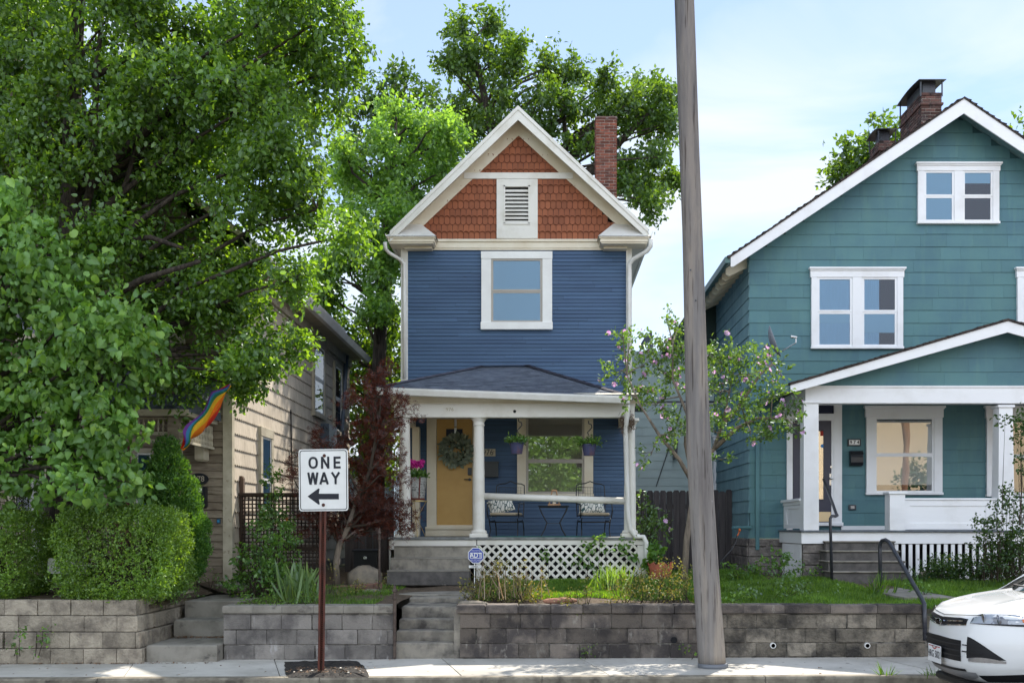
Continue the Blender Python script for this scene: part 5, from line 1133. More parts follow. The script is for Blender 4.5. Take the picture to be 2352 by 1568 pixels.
s.add([(x, YS - .0045, z) for x, z in o1] + [(x, YS - .0045, z) for x, z in o2], [(i, i + n, (i + 1) % n + n, (i + 1) % n) for i in range(n)]); s.move(tilt); s.build('sign_border', m_ink, sg)
def stroke(mb, pts, w, y):
    for a, b in zip(pts[:-1], pts[1:]):
        d = Vector((b[0] - a[0], 0, b[1] - a[1])); l = d.length; d.normalize(); nx = Vector((-d.z, 0, d.x)) * w / 2; A, B = Vector((a[0], y, a[1])), Vector((b[0], y, b[1]))
        mb.extr([A + nx, A - nx, B - nx, B + nx], (0, .0015, 0))
def glyph(mb, ch, cx, cz, w, h, sw, y):
    l, r_, b, t_ = cx - w / 2 + sw / 2, cx + w / 2 - sw / 2, cz - h / 2, cz + h / 2; y = y - .0002 * glyph.k; glyph.k += 1
    if ch == 'O':
        rx_, rz_ = (r_ - l) / 2, (t_ - b - sw) / 2; o_ = []
        for i in range(33):
            an = 2 * math.pi * i / 32; c_, s_ = math.cos(an), math.sin(an); o_.append((cx + rx_ * math.copysign(abs(c_) ** .75, c_), cz + rz_ * math.copysign(abs(s_) ** .85, s_)))
        stroke(mb, o_, sw, y)
    P_ = {'N': [[(l, b), (l, t_)], [(l, t_ - sw * .3), (r_, b + sw * .3)], [(r_, b), (r_, t_)]], 'E': [[(l, b), (l, t_)], [(l, t_ - sw / 2), (r_ + sw / 2, t_ - sw / 2)], [(l, cz), (r_ + sw * .2, cz)], [(l, b + sw / 2), (r_ + sw / 2, b + sw / 2)]],
          'W': [[(l - sw * .2, t_), (cx - w * .24, b)], [(cx - w * .24, b), (cx, t_)], [(cx, t_), (cx + w * .24, b)], [(cx + w * .24, b), (r_ + sw * .2, t_)]], 'A': [[(l, b), (cx, t_)], [(cx, t_), (r_, b)], [(cx - w * .28, b + h * .28), (cx + w * .28, b + h * .28)]],
          'Y': [[(l, t_), (cx, cz)], [(r_, t_), (cx, cz)], [(cx, cz + sw * .3), (cx, b)]]}
    for k_, st in enumerate(P_.get(ch, [])): stroke(mb, st, sw, y - .0001 * k_)
glyph.k = 0
s = MB(); u = lambda px: X(px, YS); hgt = (Z(1048, YS) - Z(1075.5, YS)); cz1 = Z(1062, YS); cz2 = Z(1098, YS); sw = .026
for ch, px, w in (('O', 720, .112), ('N', 747.5, .10), ('E', 775, .085)): glyph(s, ch, u(px), cz1, w, hgt, sw, YS - .0065)
for ch, px, w in (('W', 719, .125), ('A', 744.5, .115), ('Y', 771, .115)): glyph(s, ch, u(px), cz2, w, hgt, sw, YS - .0065)
s.move(tilt); s.build('lettering', m_ink, sg)
s = MB(); pts = [(706, 1139), (731, 1121), (734, 1122), (732, 1133), (778, 1133.5), (778, 1146.5), (732, 1146), (734, 1157), (731, 1158)]
s.prism([(u(a), Z(b, YS)) for a, b in pts], YS - .0055, YS - .004); s.move(tilt); s.build('arrow', m_ink, sg)
m_rust_p = M('rusted steel post', (.13, .042, .028), (.055, .028, .022), 9, .8, .5, 120, stretch=(3, 3, .5), col3=(.30, .27, .26), scale3=6, ramp3=(.64, .72), stretch3=(2, 2, .3))
s = MB(); yp = YS + .004; zb_ = 0.0; zt_ = Z(1036, YS)
for i in range(24):      # U-channel post
    z0_, z1_ = zt_ * i / 24, zt_ * (i + 1) / 24; lean = lambda z: X(737, YS) + (X(743.5, YS) - X(737, YS)) * z / zt_
    pr_ = [(-.040, .0), (-.018, .0), (-.012, .03), (.012, .03), (.018, .0), (.040, .0), (.040, .004), (.021, .004), (.015, .034), (-.015, .034), (-.021, .004), (-.040, .004)]
    A = [(lean(z0_) + a, yp + b, z0_) for a, b in pr_]; B = [(lean(z1_) + a, yp + b, z1_) for a, b in pr_]; n = 12
    s.add(A + B, [(k, (k + 1) % n, (k + 1) % n + n, k + n) for k in range(n)])
s.build('sign_post', m_rust_p, sg)
s = MB()
z = .15
while z < Z(1180, YS): s.lathe([(.001, 0), (.0065, 0)], (X(737, YS) + (X(743.5, YS) - X(737, YS)) * z / zt_, yp + .0285, z), 8, 'y'); z += .026
s.build('post_holes', m_dark, sg)
for py in (1046, 1159):
    s = MB(); s.lathe([(.001, 0), (.010, .0), (.020, .003), (.020, .006)], (X(743 if py > 1100 else 745, YS), YS - .012, Z(py, YS)), 12, 'y'); s.build('bolt', m_rust_p, sg)
# security sign
YA = 16.9; sc = thing('security_sign', P(1089, 1340, YA), 'small blue octagonal security sign with white lettering on a stake by the porch steps', 'yard sign')
cx_, cz_ = X(1093, YA), Z(1275, YA); r = 18.5 * YA / F
m_adt = M('blue sign', (.035, .065, .36), None, rough=.3)
octa = lambda k: [(cx_ + k * math.cos(math.radians(22.5 + 45 * i)), cz_ + k * math.sin(math.radians(22.5 + 45 * i))) for i in range(8)]
s = MB(); s.prism(octa(r * 1.06), YA - .004, YA); s.build('sign_edge', m_cleanw, sc)
s = MB(); s.prism(octa(r * .97), YA - .006, YA - .0042); s.build('sign_panel', m_adt, sc)
s = MB(); o1 = rr_(cx_ - r * .74, cx_ + r * .74, cz_ - r * .36, cz_ + r * .36, r * .08, 3); o2 = rr_(cx_ - r * .67, cx_ + r * .67, cz_ - r * .29, cz_ + r * .29, r * .05, 3); n = len(o1)
s.add([(x, YA - .0075, z) for x, z in o1] + [(x, YA - .0075, z) for x, z in o2], [(i, i + n, (i + 1) % n + n, (i + 1) % n) for i in range(n)]); s.build('letter_frame', m_cleanw, sc)
text('ADT', r * .80, (cx_, YA - .0075, cz_), m_cleanw, 'lettering', sc, sx=.92, bold=.002)
text('Secured by', r * .24, (cx_, YA - .0075, cz_ + r * .62), m_cleanw, 'lettering', sc)
text('800 ADT ASAP', r * .2, (cx_, YA - .0075, cz_ - r * .56), m_cleanw, 'lettering', sc)
text('www.adt.com', r * .2, (cx_, YA - .0075, cz_ - r * .76), m_cleanw, 'lettering', sc)
s = MB(); s.box(cx_ - .008 - .02, cx_ + .006 - .02, YA + .001, YA + .008, .7, cz_); s.build('stake', m_cleanw, sc)
s = MB(); pz = Z(1300.5, YA); s.box(X(1077, YA), X(1105, YA), YA - .006, YA - .001, pz - .022, pz + .022, .002); s.build('lower_plate', m_cleanw, sc)
text('CAMERA', .03, (X(1090, YA), YA - .0072, pz), m_ink, 'lettering', sc)
# slender posts by the steps
def newel(name, px, pt, pb, Y, label, r=.022):
    s = MB(); z0_, z1_ = Z(pb, Y), Z(pt, Y); h = z1_ - z0_
    s.lathe([(r, 0), (r, h - .20), (r * 1.5, h - .19), (r * 1.5, h - .165), (r, h - .16), (r, h - .10), (r * 1.6, h - .09), (r * 1.6, h - .07), (r * .9, h - .05), (r * .9, h - .03), (r * .2, h)], (X(px, Y), Y, z0_), 10)
    return tag(s.build(name, M('rusty brown iron', (.10, .075, .06), (.05, .035, .03), 10, .7, .3, 60), loc=(X(px, Y), Y, z0_), smooth=False), label, 'post')
newel('iron_post', 906.5, 1342, 1512, 13.64, 'rusty iron newel post at the foot of the blue house garden steps')
newel('iron_post', 871.5, 1212, 1372, 16.3, 'dark thin iron post behind the wall, left of the blue house porch steps', .018)
s = MB(); s.box(X(812, 19.5), X(866, 19.5), 19.5, 20.0, .8, Z(1263, 19.5), .02); gb = s.build('storage_box', m_black, loc=(X(839, 19.5), 19.7, .8)); tag(gb, 'dark storage box in the shade under the red leaved tree', 'storage box')
s = MB(); s.box(X(809, 19.5), X(869, 19.5), 19.46, 20.04, Z(1266, 19.5), Z(1261, 19.5), .01); s.build('lid', m_black, gb); s = MB(); s.box(X(835, 19.5), X(843, 19.5), 19.47, 19.5, Z(1283, 19.5), Z(1277, 19.5)); s.build('latch', m_steel, gb)
# porch furniture
m_cush = M('sand seat cushion', (.42, .35, .26), None, rough=.9, bump=.2); 
mpil = bpy.data.materials.new('leaf print cloth'); mpil.use_nodes = True; nt = mpil.node_tree; b_ = nt.nodes['Principled BSDF']; b_.inputs['Roughness'].default_value = .9
tc_ = nt.nodes.new('ShaderNodeTexCoord'); mp_ = nt.nodes.new('ShaderNodeMapping'); mp_.inputs['Scale'].default_value = (1.7, 1, .55); vo = nt.nodes.new('ShaderNodeTexVoronoi'); vo.feature = 'DISTANCE_TO_EDGE'; vo.inputs['Scale'].default_value = 13
cr_ = nt.nodes.new('ShaderNodeValToRGB'); cr_.color_ramp.elements[0].color = (.04, .09, .10, 1); cr_.color_ramp.elements[1].color = (.74, .73, .68, 1); cr_.color_ramp.elements[0].position = .05; cr_.color_ramp.elements[1].position = .09
nt.links.new(tc_.outputs['Object'], mp_.inputs[0]); nt.links.new(mp_.outputs[0], vo.inputs['Vector']); nt.links.new(vo.outputs['Distance'], cr_.inputs[0]); nt.links.new(cr_.outputs[0], b_.inputs['Base Color'])
def chair(loc, rz, label):
    t = thing('patio_chair', loc, label, 'chair', 'black metal chairs on the blue house porch', local=True, rz=rz)
    r = .011; w = .27; d = .26
    for sx_ in (-1, 1):
        s = MB(); s.tube([(sx_ * w, -d - .02, 0), (sx_ * (w - .01), -d + .04, .12), (sx_ * w, -d, .25), (sx_ * w, -d - .05, .33)], r, 6); s.build('leg', m_black, t)
        s = MB(); s.tube([(sx_ * w, d + .06, 0), (sx_ * w, d + .04, .12), (sx_ * w, d - .02, .25), (sx_ * w, d - .10, .30)], r, 6); s.build('leg', m_black, t)
        s = MB(); s.tube([(sx_ * (w + .02), -d - .03, .34), (sx_ * (w + .03), -d - .08, .48), (sx_ * (w + .03), -d - .02, .60), (sx_ * (w + .03), d * .2, .62), (sx_ * w, d, .60)], r, 6); s.build('arm', m_black, t)
        s = MB(); s.tube([(sx_ * w, -d, .27), (sx_ * w, 0, .29), (sx_ * w, d, .26)], r, 6); s.tube([(sx_ * w, -d - .05, .38), (sx_ * w, d, .38)], r, 6); s.build('side_rail', m_black, t)
    s = MB(); s.tube([(-w, d, .36), (-w - .01, d + .05, .75), (-w, d + .10, .97), (-w + .06, d + .11, 1.0), (-.10, d + .11, 1.01), (0, d + .115, 1.05), (.10, d + .11, 1.01), (w - .06, d + .11, 1.0), (w, d + .10, .97), (w + .01, d + .05, .75), (w, d, .36)], r, 6)
    s.tube([(-w + .04, d + .02, .40), (-w + .04, d + .10, .94), (w - .04, d + .10, .94), (w - .04, d + .02, .40)], .008, 6)
    for k in range(9): x = -w + .07 + k * (2 * w - .14) / 8; s.tube([(x, d + .02, .40), (x, d + .098, .94)], .0022, 3, False)
    for k in range(10): z = .43 + k * .055; y = d + .02 + .08 * (z - .40) / .54; s.tube([(-w + .04, y, z), (w - .04, y, z)], .0022, 3, False)
    s.build('backrest', m_black, t)
    s = MB(); s.tube([(-w, -d - .05, .38), (w, -d - .05, .38)], r, 6); s.tube([(-w, -d, .26), (w, -d, .26)], r, 6); s.tube([(-w, d, .27), (w, d, .27)], r, 6)
    for k in range(12): y = -d + k * .047; s.box(-w, w, y, y + .006, .376, .382)
    s.build('seat', m_black, t)
    s = MB(); s.box(-w + .01, w - .01, -d - .04, d - .01, .385, .44, .024); s.build('seat_cushion', m_cush, t, smooth=False)
    return t
zfl_ = zfl
chs = [chair((X(1166, 19.35) - .02, 19.35, zfl_ + .012), -.18, 'black metal patio chair behind the round porch post, nearer the yellow door'),
       chair((X(1363, 19.35), 19.35, zfl_ + .012), .12, 'black metal patio chair at the right end of the porch under the right hanging basket')]
for cpx, rz, lb in ((1150, -.3, 'white cushion with black leaf pattern on the chair nearer the yellow door'), (1358, -.1, 'white cushion with black leaf pattern on the chair at the right end of the porch')):
    c_ = Vector((X(cpx, 19.4), 19.42, zfl_ + .59)); s = MB(); n = 10; vs = []
    for sd in (-1, 1):
        for i in range(n + 1):
            for j in range(n + 1):
                a, b = -1 + 2 * i / n, -1 + 2 * j / n; k = (1 - a ** 4) * (1 - b ** 4)
                vs.append((a * .25 * (1 - .08 * (1 - b * b)), sd * .07 * k ** .5, b * .165 * (1 - .08 * (1 - a * a))))
    m1 = (n + 1) ** 2; fs = []
    for k in (0, m1):
        for i in range(n):
            for j in range(n): a = k + i * (n + 1) + j; fs.append((a, a + 1, a + n + 2, a + n + 1))
    s.add(vs, fs); s.move(Matrix.Rotation(rz, 4, 'Y') @ Matrix.Rotation(-.35, 4, 'X'))
    s.v = [tuple(Vector(v) + c_) for v in s.v]
    o = s.build('throw_pillow', mpil, loc=c_, smooth=True); tag(o, lb, 'cushion', 'leaf print cushions on the porch chairs')
# side table + lantern
t = thing('side_table', (X(1270, 19.3), 19.3, zfl_ + .012), 'small black side table with curved legs between the two porch chairs', 'table')
zt_ = Z(1163, 19.3); x0_, x1_ = X(1238, 19.3), X(1304, 19.3)
s = MB(); s.box(x0_, x1_, 19.12, 19.5, zt_ - .02, zt_, .006); s.tube([(x0_ - .02, 19.1, zt_ + .01), (x1_ + .02, 19.1, zt_ + .01)], .01, 6); s.build('tabletop', m_black, t)
for a, sg_ in ((x0_, 1), (x1_, -1)):
    for y in (19.14, 19.46):
        s = MB(); s.tube([(a + .01 * sg_, y, zt_ - .02), (a + .05 * sg_, y, zt_ - .12), (a + .15 * sg_, y, zt_ - .30), (a + .11 * sg_, y, zt_ - .42), (a + .04 * sg_, y, zfl_ + .015)], .011, 6); s.build('leg', m_black, t)
s = MB(); s.box(x0_ + .13, x1_ - .13, 19.15, 19.45, zt_ - .32, zt_ - .31); s.build('lower_shelf', m_black, t)
ln = thing('lantern', (X(1273, 19.25), 19.25, zt_), 'tapered light wood candle lantern on the black side table', 'lantern'); m_lw = M('light wood', (.50, .30, .17), (.42, .24, .13), 8, .6, .1)
cx_ = X(1273, 19.25); y = 19.27; s = MB(); h = Z(1125, 19.25) - zt_
for sx_ in (-1, 1):
    for sy in (-1, 1): s.tube([(cx_ + sx_ * .095, y + sy * .095, zt_ + .05), (cx_ + sx_ * .035, y + sy * .035, zt_ + h)], .011, 4)
s.box(cx_ - .12, cx_ + .12, y - .12, y + .12, zt_, zt_ + .05, .006); s.box(cx_ - .05, cx_ + .05, y - .05, y + .05, zt_ + h - .02, zt_ + h + .01, .004); s.box(cx_ - .07, cx_ + .07, y - .075, y - .06, zt_ + h * .55, zt_ + h * .6); s.build('frame', m_lw, ln)
s = MB(); s.lathe([(.035, .05), (.035, .16), (.004, .165)], (cx_, y, zt_), 12); s.build('candle', m_cream, ln)
# mailbox & number plate 976
s = MB(); s.box(X(1113, FB), X(1145, FB), FB - .13, FB - .02, Z(1096, FB), Z(1062, FB), .006); mb2 = s.build('mailbox', m_black, loc=(X(1130, FB), FB, Z(1080, FB))); tag(mb2, 'flat black mailbox on the blue wall below the white 976 tile', 'mailbox')
s = MB(); s.box(X(1112, FB), X(1146, FB), FB - .14, FB - .018, Z(1064, FB), Z(1060, FB), .003); s.build('lid', m_black, mb2)
s = MB(); s.box(X(1096, FB), X(1138, FB), FB - .03, FB - .018, Z(1047.5, FB), Z(1030.5, FB), .003); np2 = s.build('number_plate', m_tantrim, loc=(X(1117, FB), FB, Z(1039, FB))); tag(np2, 'cream tile with the thin black number 976 beside the round porch post', 'house number')
text('976', .165, (X(1121, FB), FB - .032, Z(1039, FB)), m_black, 'lettering', np2, sx=.9)
# bird nest
t = MB(); q = random.Random(77)
for sgn, cxp in ((-1, 1431), (1, 1450)):
    for i in range(170):
        c_ = P(cxp + q.gauss(0, 4), 972 + q.gauss(0, 9), 18.42); d = Vector((q.gauss(0, .4), q.gauss(0, .3), q.gauss(-.3, .8))).normalized() * q.uniform(.03, .09); t.tube([c_, c_ + d], .0035, 3, False)
for i in range(60):
    c_ = P(1441 + q.gauss(0, 5), 966 + q.gauss(0, 5), 18.5); d = Vector((q.gauss(0, 1), q.gauss(0, .3), q.gauss(0, .3))).normalized() * .09; t.tube([c_, c_ + d], .003, 3, False)
tag(t.build('bird_nest', M('nest straw', (.10, .065, .045), (.18, .13, .09), 30, .95), loc=P(1441, 975, 18.45)), 'messy brown bird nest wedged at the top of the right porch column', 'bird nest')
# plant stand with tin planter
YT = 18.85; ps = thing('plant_stand', (X(957, YT), YT, zfl_), 'thin gold hairpin plant stand left of the yellow door', 'plant stand'); m_gold = M('gold metal', (.55, .42, .20), None, rough=.35, metal=.8)
zt_ = Z(1149, YT); s = MB(); s.lathe([(.19, 0), (.20, .005), (.20, .02), (.19, .022)], (X(957, YT), YT, zt_ - .022), 24); s.build('tray', m_gold, ps)
for k in range(3):
    an = math.radians(90 + 120 * k + 20); c_ = Vector((X(957, YT), YT, 0)); d = Vector((math.cos(an), math.sin(an), 0)); e_ = Vector((-d.y, d.x, 0))
    s = MB(); s.tube([c_ + d * .18 + Vector((0, 0, zt_ - .02)), c_ - d * .2 + e_ * .03 + Vector((0, 0, zfl_))], .006, 6); s.build('leg', m_gold, ps)
pb = thing('flower_planter', (X(956, YT), YT, zt_), 'dented tin olive bucket planter with pink geraniums on the gold stand', 'planter')
s = MB(); s.lathe([(.145, .0), (.15, .01), (.20, .40), (.205, .41), (.19, .41), (.185, .38), (.001, .36)], (X(956, YT), YT, zt_ + .012), 28); s.build('bucket', M('galvanised tin', (.42, .42, .40), (.22, .22, .21), 16, .5, .6, 60, metal=.3, stretch=(2, 2, 1)), pb, smooth=False)
s = MB(); q = random.Random(4)
for i in range(80):
    an = q.uniform(0, 2 * math.pi); h = q.choice([.08, .13, .18, .23, .28, .33]); rr = .148 + h / .4 * .05 + .004; c_ = Vector((X(956, YT) + rr * math.cos(an), YT + rr * math.sin(an), zt_ + .012 + h)); e_ = Vector((-math.sin(an), math.cos(an), 0)) * .016
    s.extr([c_ - e_ - Vector((0, 0, .004)), c_ + e_ - Vector((0, 0, .004)), c_ + e_ + Vector((0, 0, .004)), c_ - e_ + Vector((0, 0, .004))], (math.cos(an) * .003, math.sin(an) * .003, 0))
s.build('bucket_slots', m_dark, pb)
s = MB()
for a in (-.5, .45, 2.2, 3.6): s.tube([(X(956, YT) + .153 * math.sin(a), YT - .153 * math.cos(a), zt_ + .015), (X(956, YT) + .212 * math.sin(a), YT - .212 * math.cos(a), zt_ + .42)], .011, 6)
s.lathe([(.155, 0), (.16, .03)], (X(956, YT), YT, zt_ + .012), 24); s.build('bucket_straps', M('rusty strap', (.14, .03, .022), None, rough=.7), pb)
# white board behind the hedge, terracotta pot, rocks
s = MB(); YW2 = 14.3; s.prism(rr_(X(109, YW2), X(200, YW2), Z(1316, YW2), Z(1281, YW2), .03), YW2, YW2 + .004); s.move(Matrix.Translation(P(109, 1300, YW2)) @ Matrix.Rotation(.04, 4, 'Y') @ Matrix.Translation(-P(109, 1300, YW2)))
wb = s.build('metal_plate', M('off white plate', (.52, .52, .47), None, rough=.4), loc=P(150, 1316, YW2)); tag(wb, 'blank off white metal sign plate lying behind the big clipped hedge', 'sign plate')
s = MB(); s.box(X(109, YW2) + .25, X(109, YW2) + .29, YW2 + .01, YW2 + .03, .8, Z(1290, YW2)); s.build('stake', m_iron, wb)
tp = MB(); q = random.Random(6); YT2 = 18.3; cx_ = X(1516, YT2); zc = .8; n = 28; pr_ = [(.15, 0), (.19, .10), (.22, .20), (.235, .28)]; vs = []
for (r, h) in pr_:
    for k in range(n): an = 2 * math.pi * k / n; hh = h + (q.uniform(-.03, .07) if h > .25 else 0); vs.append((cx_ + r * math.cos(an), YT2 + r * math.sin(an), zc + hh))
for (r, h) in reversed(pr_):
    for k in range(n): an = 2 * math.pi * k / n; i = len(vs); hh = h + .005; vs.append((cx_ + (r - .02) * math.cos(an), YT2 + (r - .02) * math.sin(an), vs[(3 * n + k)][2] if h > .25 else zc + hh))
tp.add(vs, [(i * n + k, i * n + (k + 1) % n, (i + 1) * n + (k + 1) % n, (i + 1) * n + k) for i in range(7) for k in range(n)])
tag(tp.build('terracotta_pot', M('terracotta', (.40, .12, .07), (.30, .10, .065), 6, .9, .2), loc=(cx_, YT2, zc)), 'broken terracotta pot with a jagged rim right of the white downspout', 'pot')
m_rock = M('grey tan rock', (.26, .22, .17), (.16, .14, .115), 6, .95, .8, 30)
def rock(c, r, sc_, label, mat=m_rock, sub=(12, 8)):
    s = MB(); s.sph((0, 0, 0), r, sub[0], sub[1], sc_, .10); s.v = [(v[0] + c[0], v[1] + c[1], v[2] + c[2]) for v in s.v]
    return tag(s.build('rock', mat, loc=c, smooth=True), label, 'rock')
rock(P(838, 1330, 17.2), .30, (1.0, .7, .80), 'large rounded boulder below the dark storage box')
rock(P(856, 1366, 15.9), .16, (1.3, .9, .62), 'flat grey rock at the end of the flower bed by the walkway')
rock(P(1086, 1386, 13.95), .17, (1.3, .7, .28), 'thin tan flat stone on the corner of the dark block wall')
rock(P(1272, 1380, 14.1), .13, (1.2, .7, .35), 'reddish flat stone in the soil on the dark block wall', M('red sandstone', (.34, .17, .11), (.25, .13, .09), 6, .95, .5))
rock(P(1300, 1378, 14.2), .11, (1.4, .8, .4), 'smaller reddish stone beside the trailing plant', M('red sandstone', (.36, .19, .12), (.25, .13, .09), 6, .95, .5))
rock(P(2130, 1320, 18.3), .12, (1.3, .8, .7), 'pale rock at the right of the green porch steps')
q = random.Random(19)
for i, px in enumerate((770, 790, 812, 832, 851, 868)):
    s = MB(); c_ = P(px, 1352 - i * 1.5, 16.5); s.box(c_.x - .065, c_.x + .065, c_.y - .04, c_.y + .04, c_.z - .06, c_.z + .05, .02)
    tag(s.build('edging_brick', M('old brick', (.20, .10, .075), (.14, .09, .07), 7, .95, .5) if i == 0 else bpy.data.materials['old brick'], loc=c_), 'old brick in the row edging the bed under the red leaved tree', 'brick', 'bricks edging the flower bed')
# debris on the low steps: dry leaves (stuff)
# ---- plants ------------------------------------------------------------------
def T(v, f): return (np.array(v, float), f)
T_RH = T([(0, 0, 0), (.45, .30, .07), (1, 0, -.06), (.45, -.30, .07)], [(0, 1, 2), (0, 2, 3)])
T_OV = T([(0, 0, 0), (.22, .26, .05), (.62, .27, .05), (1, 0, -.10), (.62, -.27, .05), (.22, -.26, .05)], [(0, 1, 2, 3), (0, 3, 4, 5)])
T_HT = T([(.08, 0, 0), (-.06, .24, .09), (.12, .44, .20), (.45, .44, .18), (.78, .23, .04), (1.04, 0, -.20), (.78, -.23, .04), (.45, -.44, .18), (.12, -.44, .20), (-.06, -.24, .09)], [(0, 1, 2, 3, 4, 5), (0, 5, 6, 7, 8, 9)])
_m = []; _f = []
for k_, (a_, l_) in enumerate(((-100, .6), (-52, .85), (0, 1.0), (52, .85), (100, .6))):
    ca, sa = math.cos(math.radians(a_)), math.sin(math.radians(a_)); o_ = len(_m)
    for (u_, v_) in ((0, 0), (.5, .10), (1, 0), (.5, -.10)): _m.append(((u_ * ca - v_ * sa) * l_, (u_ * sa + v_ * ca) * l_, -.12 * u_ * u_)); 
    _f.append((o_, o_ + 1, o_ + 2, o_ + 3))
T_MP = T(_m, _f)
T_BL = T([(0, -.03, 0), (0, .03, 0), (.5, .025, .03), (.5, -.025, .03), (1, 0, .16)], [(0, 3, 2, 1), (3, 4, 2)])
T_IR = T([(0, -.02, 0), (0, .02, 0), (.5, .032, .0), (.5, -.032, .0), (.85, .02, .05), (.85, -.02, .05), (1, 0, .10)], [(0, 3, 2, 1), (3, 5, 4, 2), (5, 6, 4)])
_m = []; _f = []
for k_ in range(5):
    a_ = math.radians(72 * k_); ca, sa = math.cos(a_), math.sin(a_); o_ = len(_m)
    for (u_, v_, w_) in ((0, 0, 0), (.3, .28, .12), (.55, .25, .30), (.6, 0, .28), (.55, -.25, .30), (.3, -.28, .12)): _m.append((u_ * ca - v_ * sa, u_ * sa + v_ * ca, w_))
    _f.append((o_, o_ + 1, o_ + 2, o_ + 3, o_ + 4, o_ + 5))
T_FL = T(_m, _f)
def nrmz(a): return a / np.maximum(np.linalg.norm(a, axis=1, keepdims=True), 1e-9)
def leaves(name, pos, axis, nrm, size, tmpl, mat, parent, loc=None):
    V, FS = tmpl; n = len(pos)
    a = nrmz(axis); c = nrmz(nrm - a * (nrm * a).sum(1, keepdims=True)); b = np.cross(c, a)
    co = (pos[:, None, :] + size[:, None, None] * (V[None, :, 0:1] * a[:, None, :] + V[None, :, 1:2] * b[:, None, :] + V[None, :, 2:3] * c[:, None, :])).reshape(-1, 3)
    ff = np.concatenate([np.array(f) for f in FS]); nv = len(V)
    flat = (np.arange(n)[:, None] * nv + ff[None, :]).ravel(); per = np.tile(np.array([len(f) for f in FS]), n)
    return npmesh(name, co, flat, per, mat, parent, loc)
def shootleaves(g, base, d, L, nl, spread, leaf, droop=.35, up=.8, jit=.25, out=.6, rnd=.8):
    """base (n,3) shoots with directions d, lengths L; nl leaves each"""
    n = len(base); t = g.random((n, nl, 1)) ** .8
    p = base[:, None, :] + d[:, None, :] * (L[:, None, None] * t) + g.normal(0, 1, (n, nl, 3)) * spread
    ax = g.normal(0, 1, (n, nl, 3)) * rnd + d[:, None, :] * out + np.array([0, 0, -droop])
    nr = g.normal(0, 1, (n, nl, 3)) * .7 + np.array([0, 0, up])
    sz_ = leaf * (1 + g.uniform(-jit, jit, (n, nl)))
    return p.reshape(-1, 3), ax.reshape(-1, 3), nr.reshape(-1, 3), sz_.ravel()
def lobe(px, py, Y, rx, ry, dep): c = P(px, py, Y); return (np.array(c), np.array([rx * Y / F, dep, ry * Y / F]))
def clumps(g, lobes, n, f):
    out = []
    for c, r in lobes:
        u = nrmz(g.normal(0, 1, (n, 3))); k = g.uniform(.55, .95, (n, 1))
        for i in range(n): out.append((c + u[i] * r * k[i] * (1 - f * .4), r * f * g.uniform(.75, 1.25)))
    return out
def crown(g, lobes, dens, hollow=.45, L=(.25, .5), nl=14, spread=.06, leaf=.07, upb=.35, **k):
    bs, ds, ls, own = [], [], [], []
    for i, (c, r) in enumerate(lobes):
        n = max(4, int(dens * (r[0] * r[1] + r[0] * r[2] + r[1] * r[2]) / 3))
        u = nrmz(g.normal(0, 1, (n, 3))); rad = hollow + (1 - hollow) * g.random((n, 1)) ** .7
        b = c + u * rad * r; d = nrmz(u * .8 + np.array([0, 0, upb]) + g.normal(0, .45, (n, 3)))
        bs.append(b); ds.append(d); ls.append(g.uniform(L[0], L[1], n)); own += [i] * n
    b, d, l = np.concatenate(bs), np.concatenate(ds), np.concatenate(ls)
    return (b, d, l, np.array(own)), shootleaves(g, b, d, l, nl, spread, leaf, **k)
def limbs(mb, trunk, lobes, sh, r0, g, frac=.5, twr=.006, tseg=3, minr=.02):
    """tapered limbs from the trunk path to every lobe, twigs from the limbs to shoots"""
    tr = [Vector(p) for p in trunk]; b, d, l, own = sh
    for i, (c, r) in enumerate(lobes):
        c = Vector(c); best = min(range(len(tr)), key=lambda k: (tr[k] - (c - Vector((0, 0, .45 * (Vector((c.x, c.y, 0)) - Vector((tr[k].x, tr[k].y, 0))).length + .3)))).length)
        s0 = tr[best]; m = s0.lerp(c, .5) + Vector((g.normal() * .12, g.normal() * .12, .12 * (c - s0).length * .5)); ln = (c - s0).length; r1 = max(minr, min(r0, .018 * ln + .012))
        mb.tube([s0, s0.lerp(m, .5) + Vector((0, 0, -.02)), m, m.lerp(c, .55) + Vector((g.normal() * .05, 0, g.normal() * .05)), c], [r1 * 1.3, r1, r1 * .75, r1 * .5, r1 * .35], 6, False)
        idx = np.where(own == i)[0]; k = int(len(idx) * frac)
        for j in g.choice(idx, k, replace=False) if k else []:
            e_ = Vector(b[j]); a = m.lerp(c, g.uniform(.3, 1)); mid = a.lerp(e_, .5) + Vector((g.normal() * .04, g.normal() * .04, .03)); tip = e_ + Vector(d[j]) * float(l[j])
            mb.tube([a, mid, e_, tip], [twr * 2.0, twr * 1.5, twr, twr * .3], tseg, False)
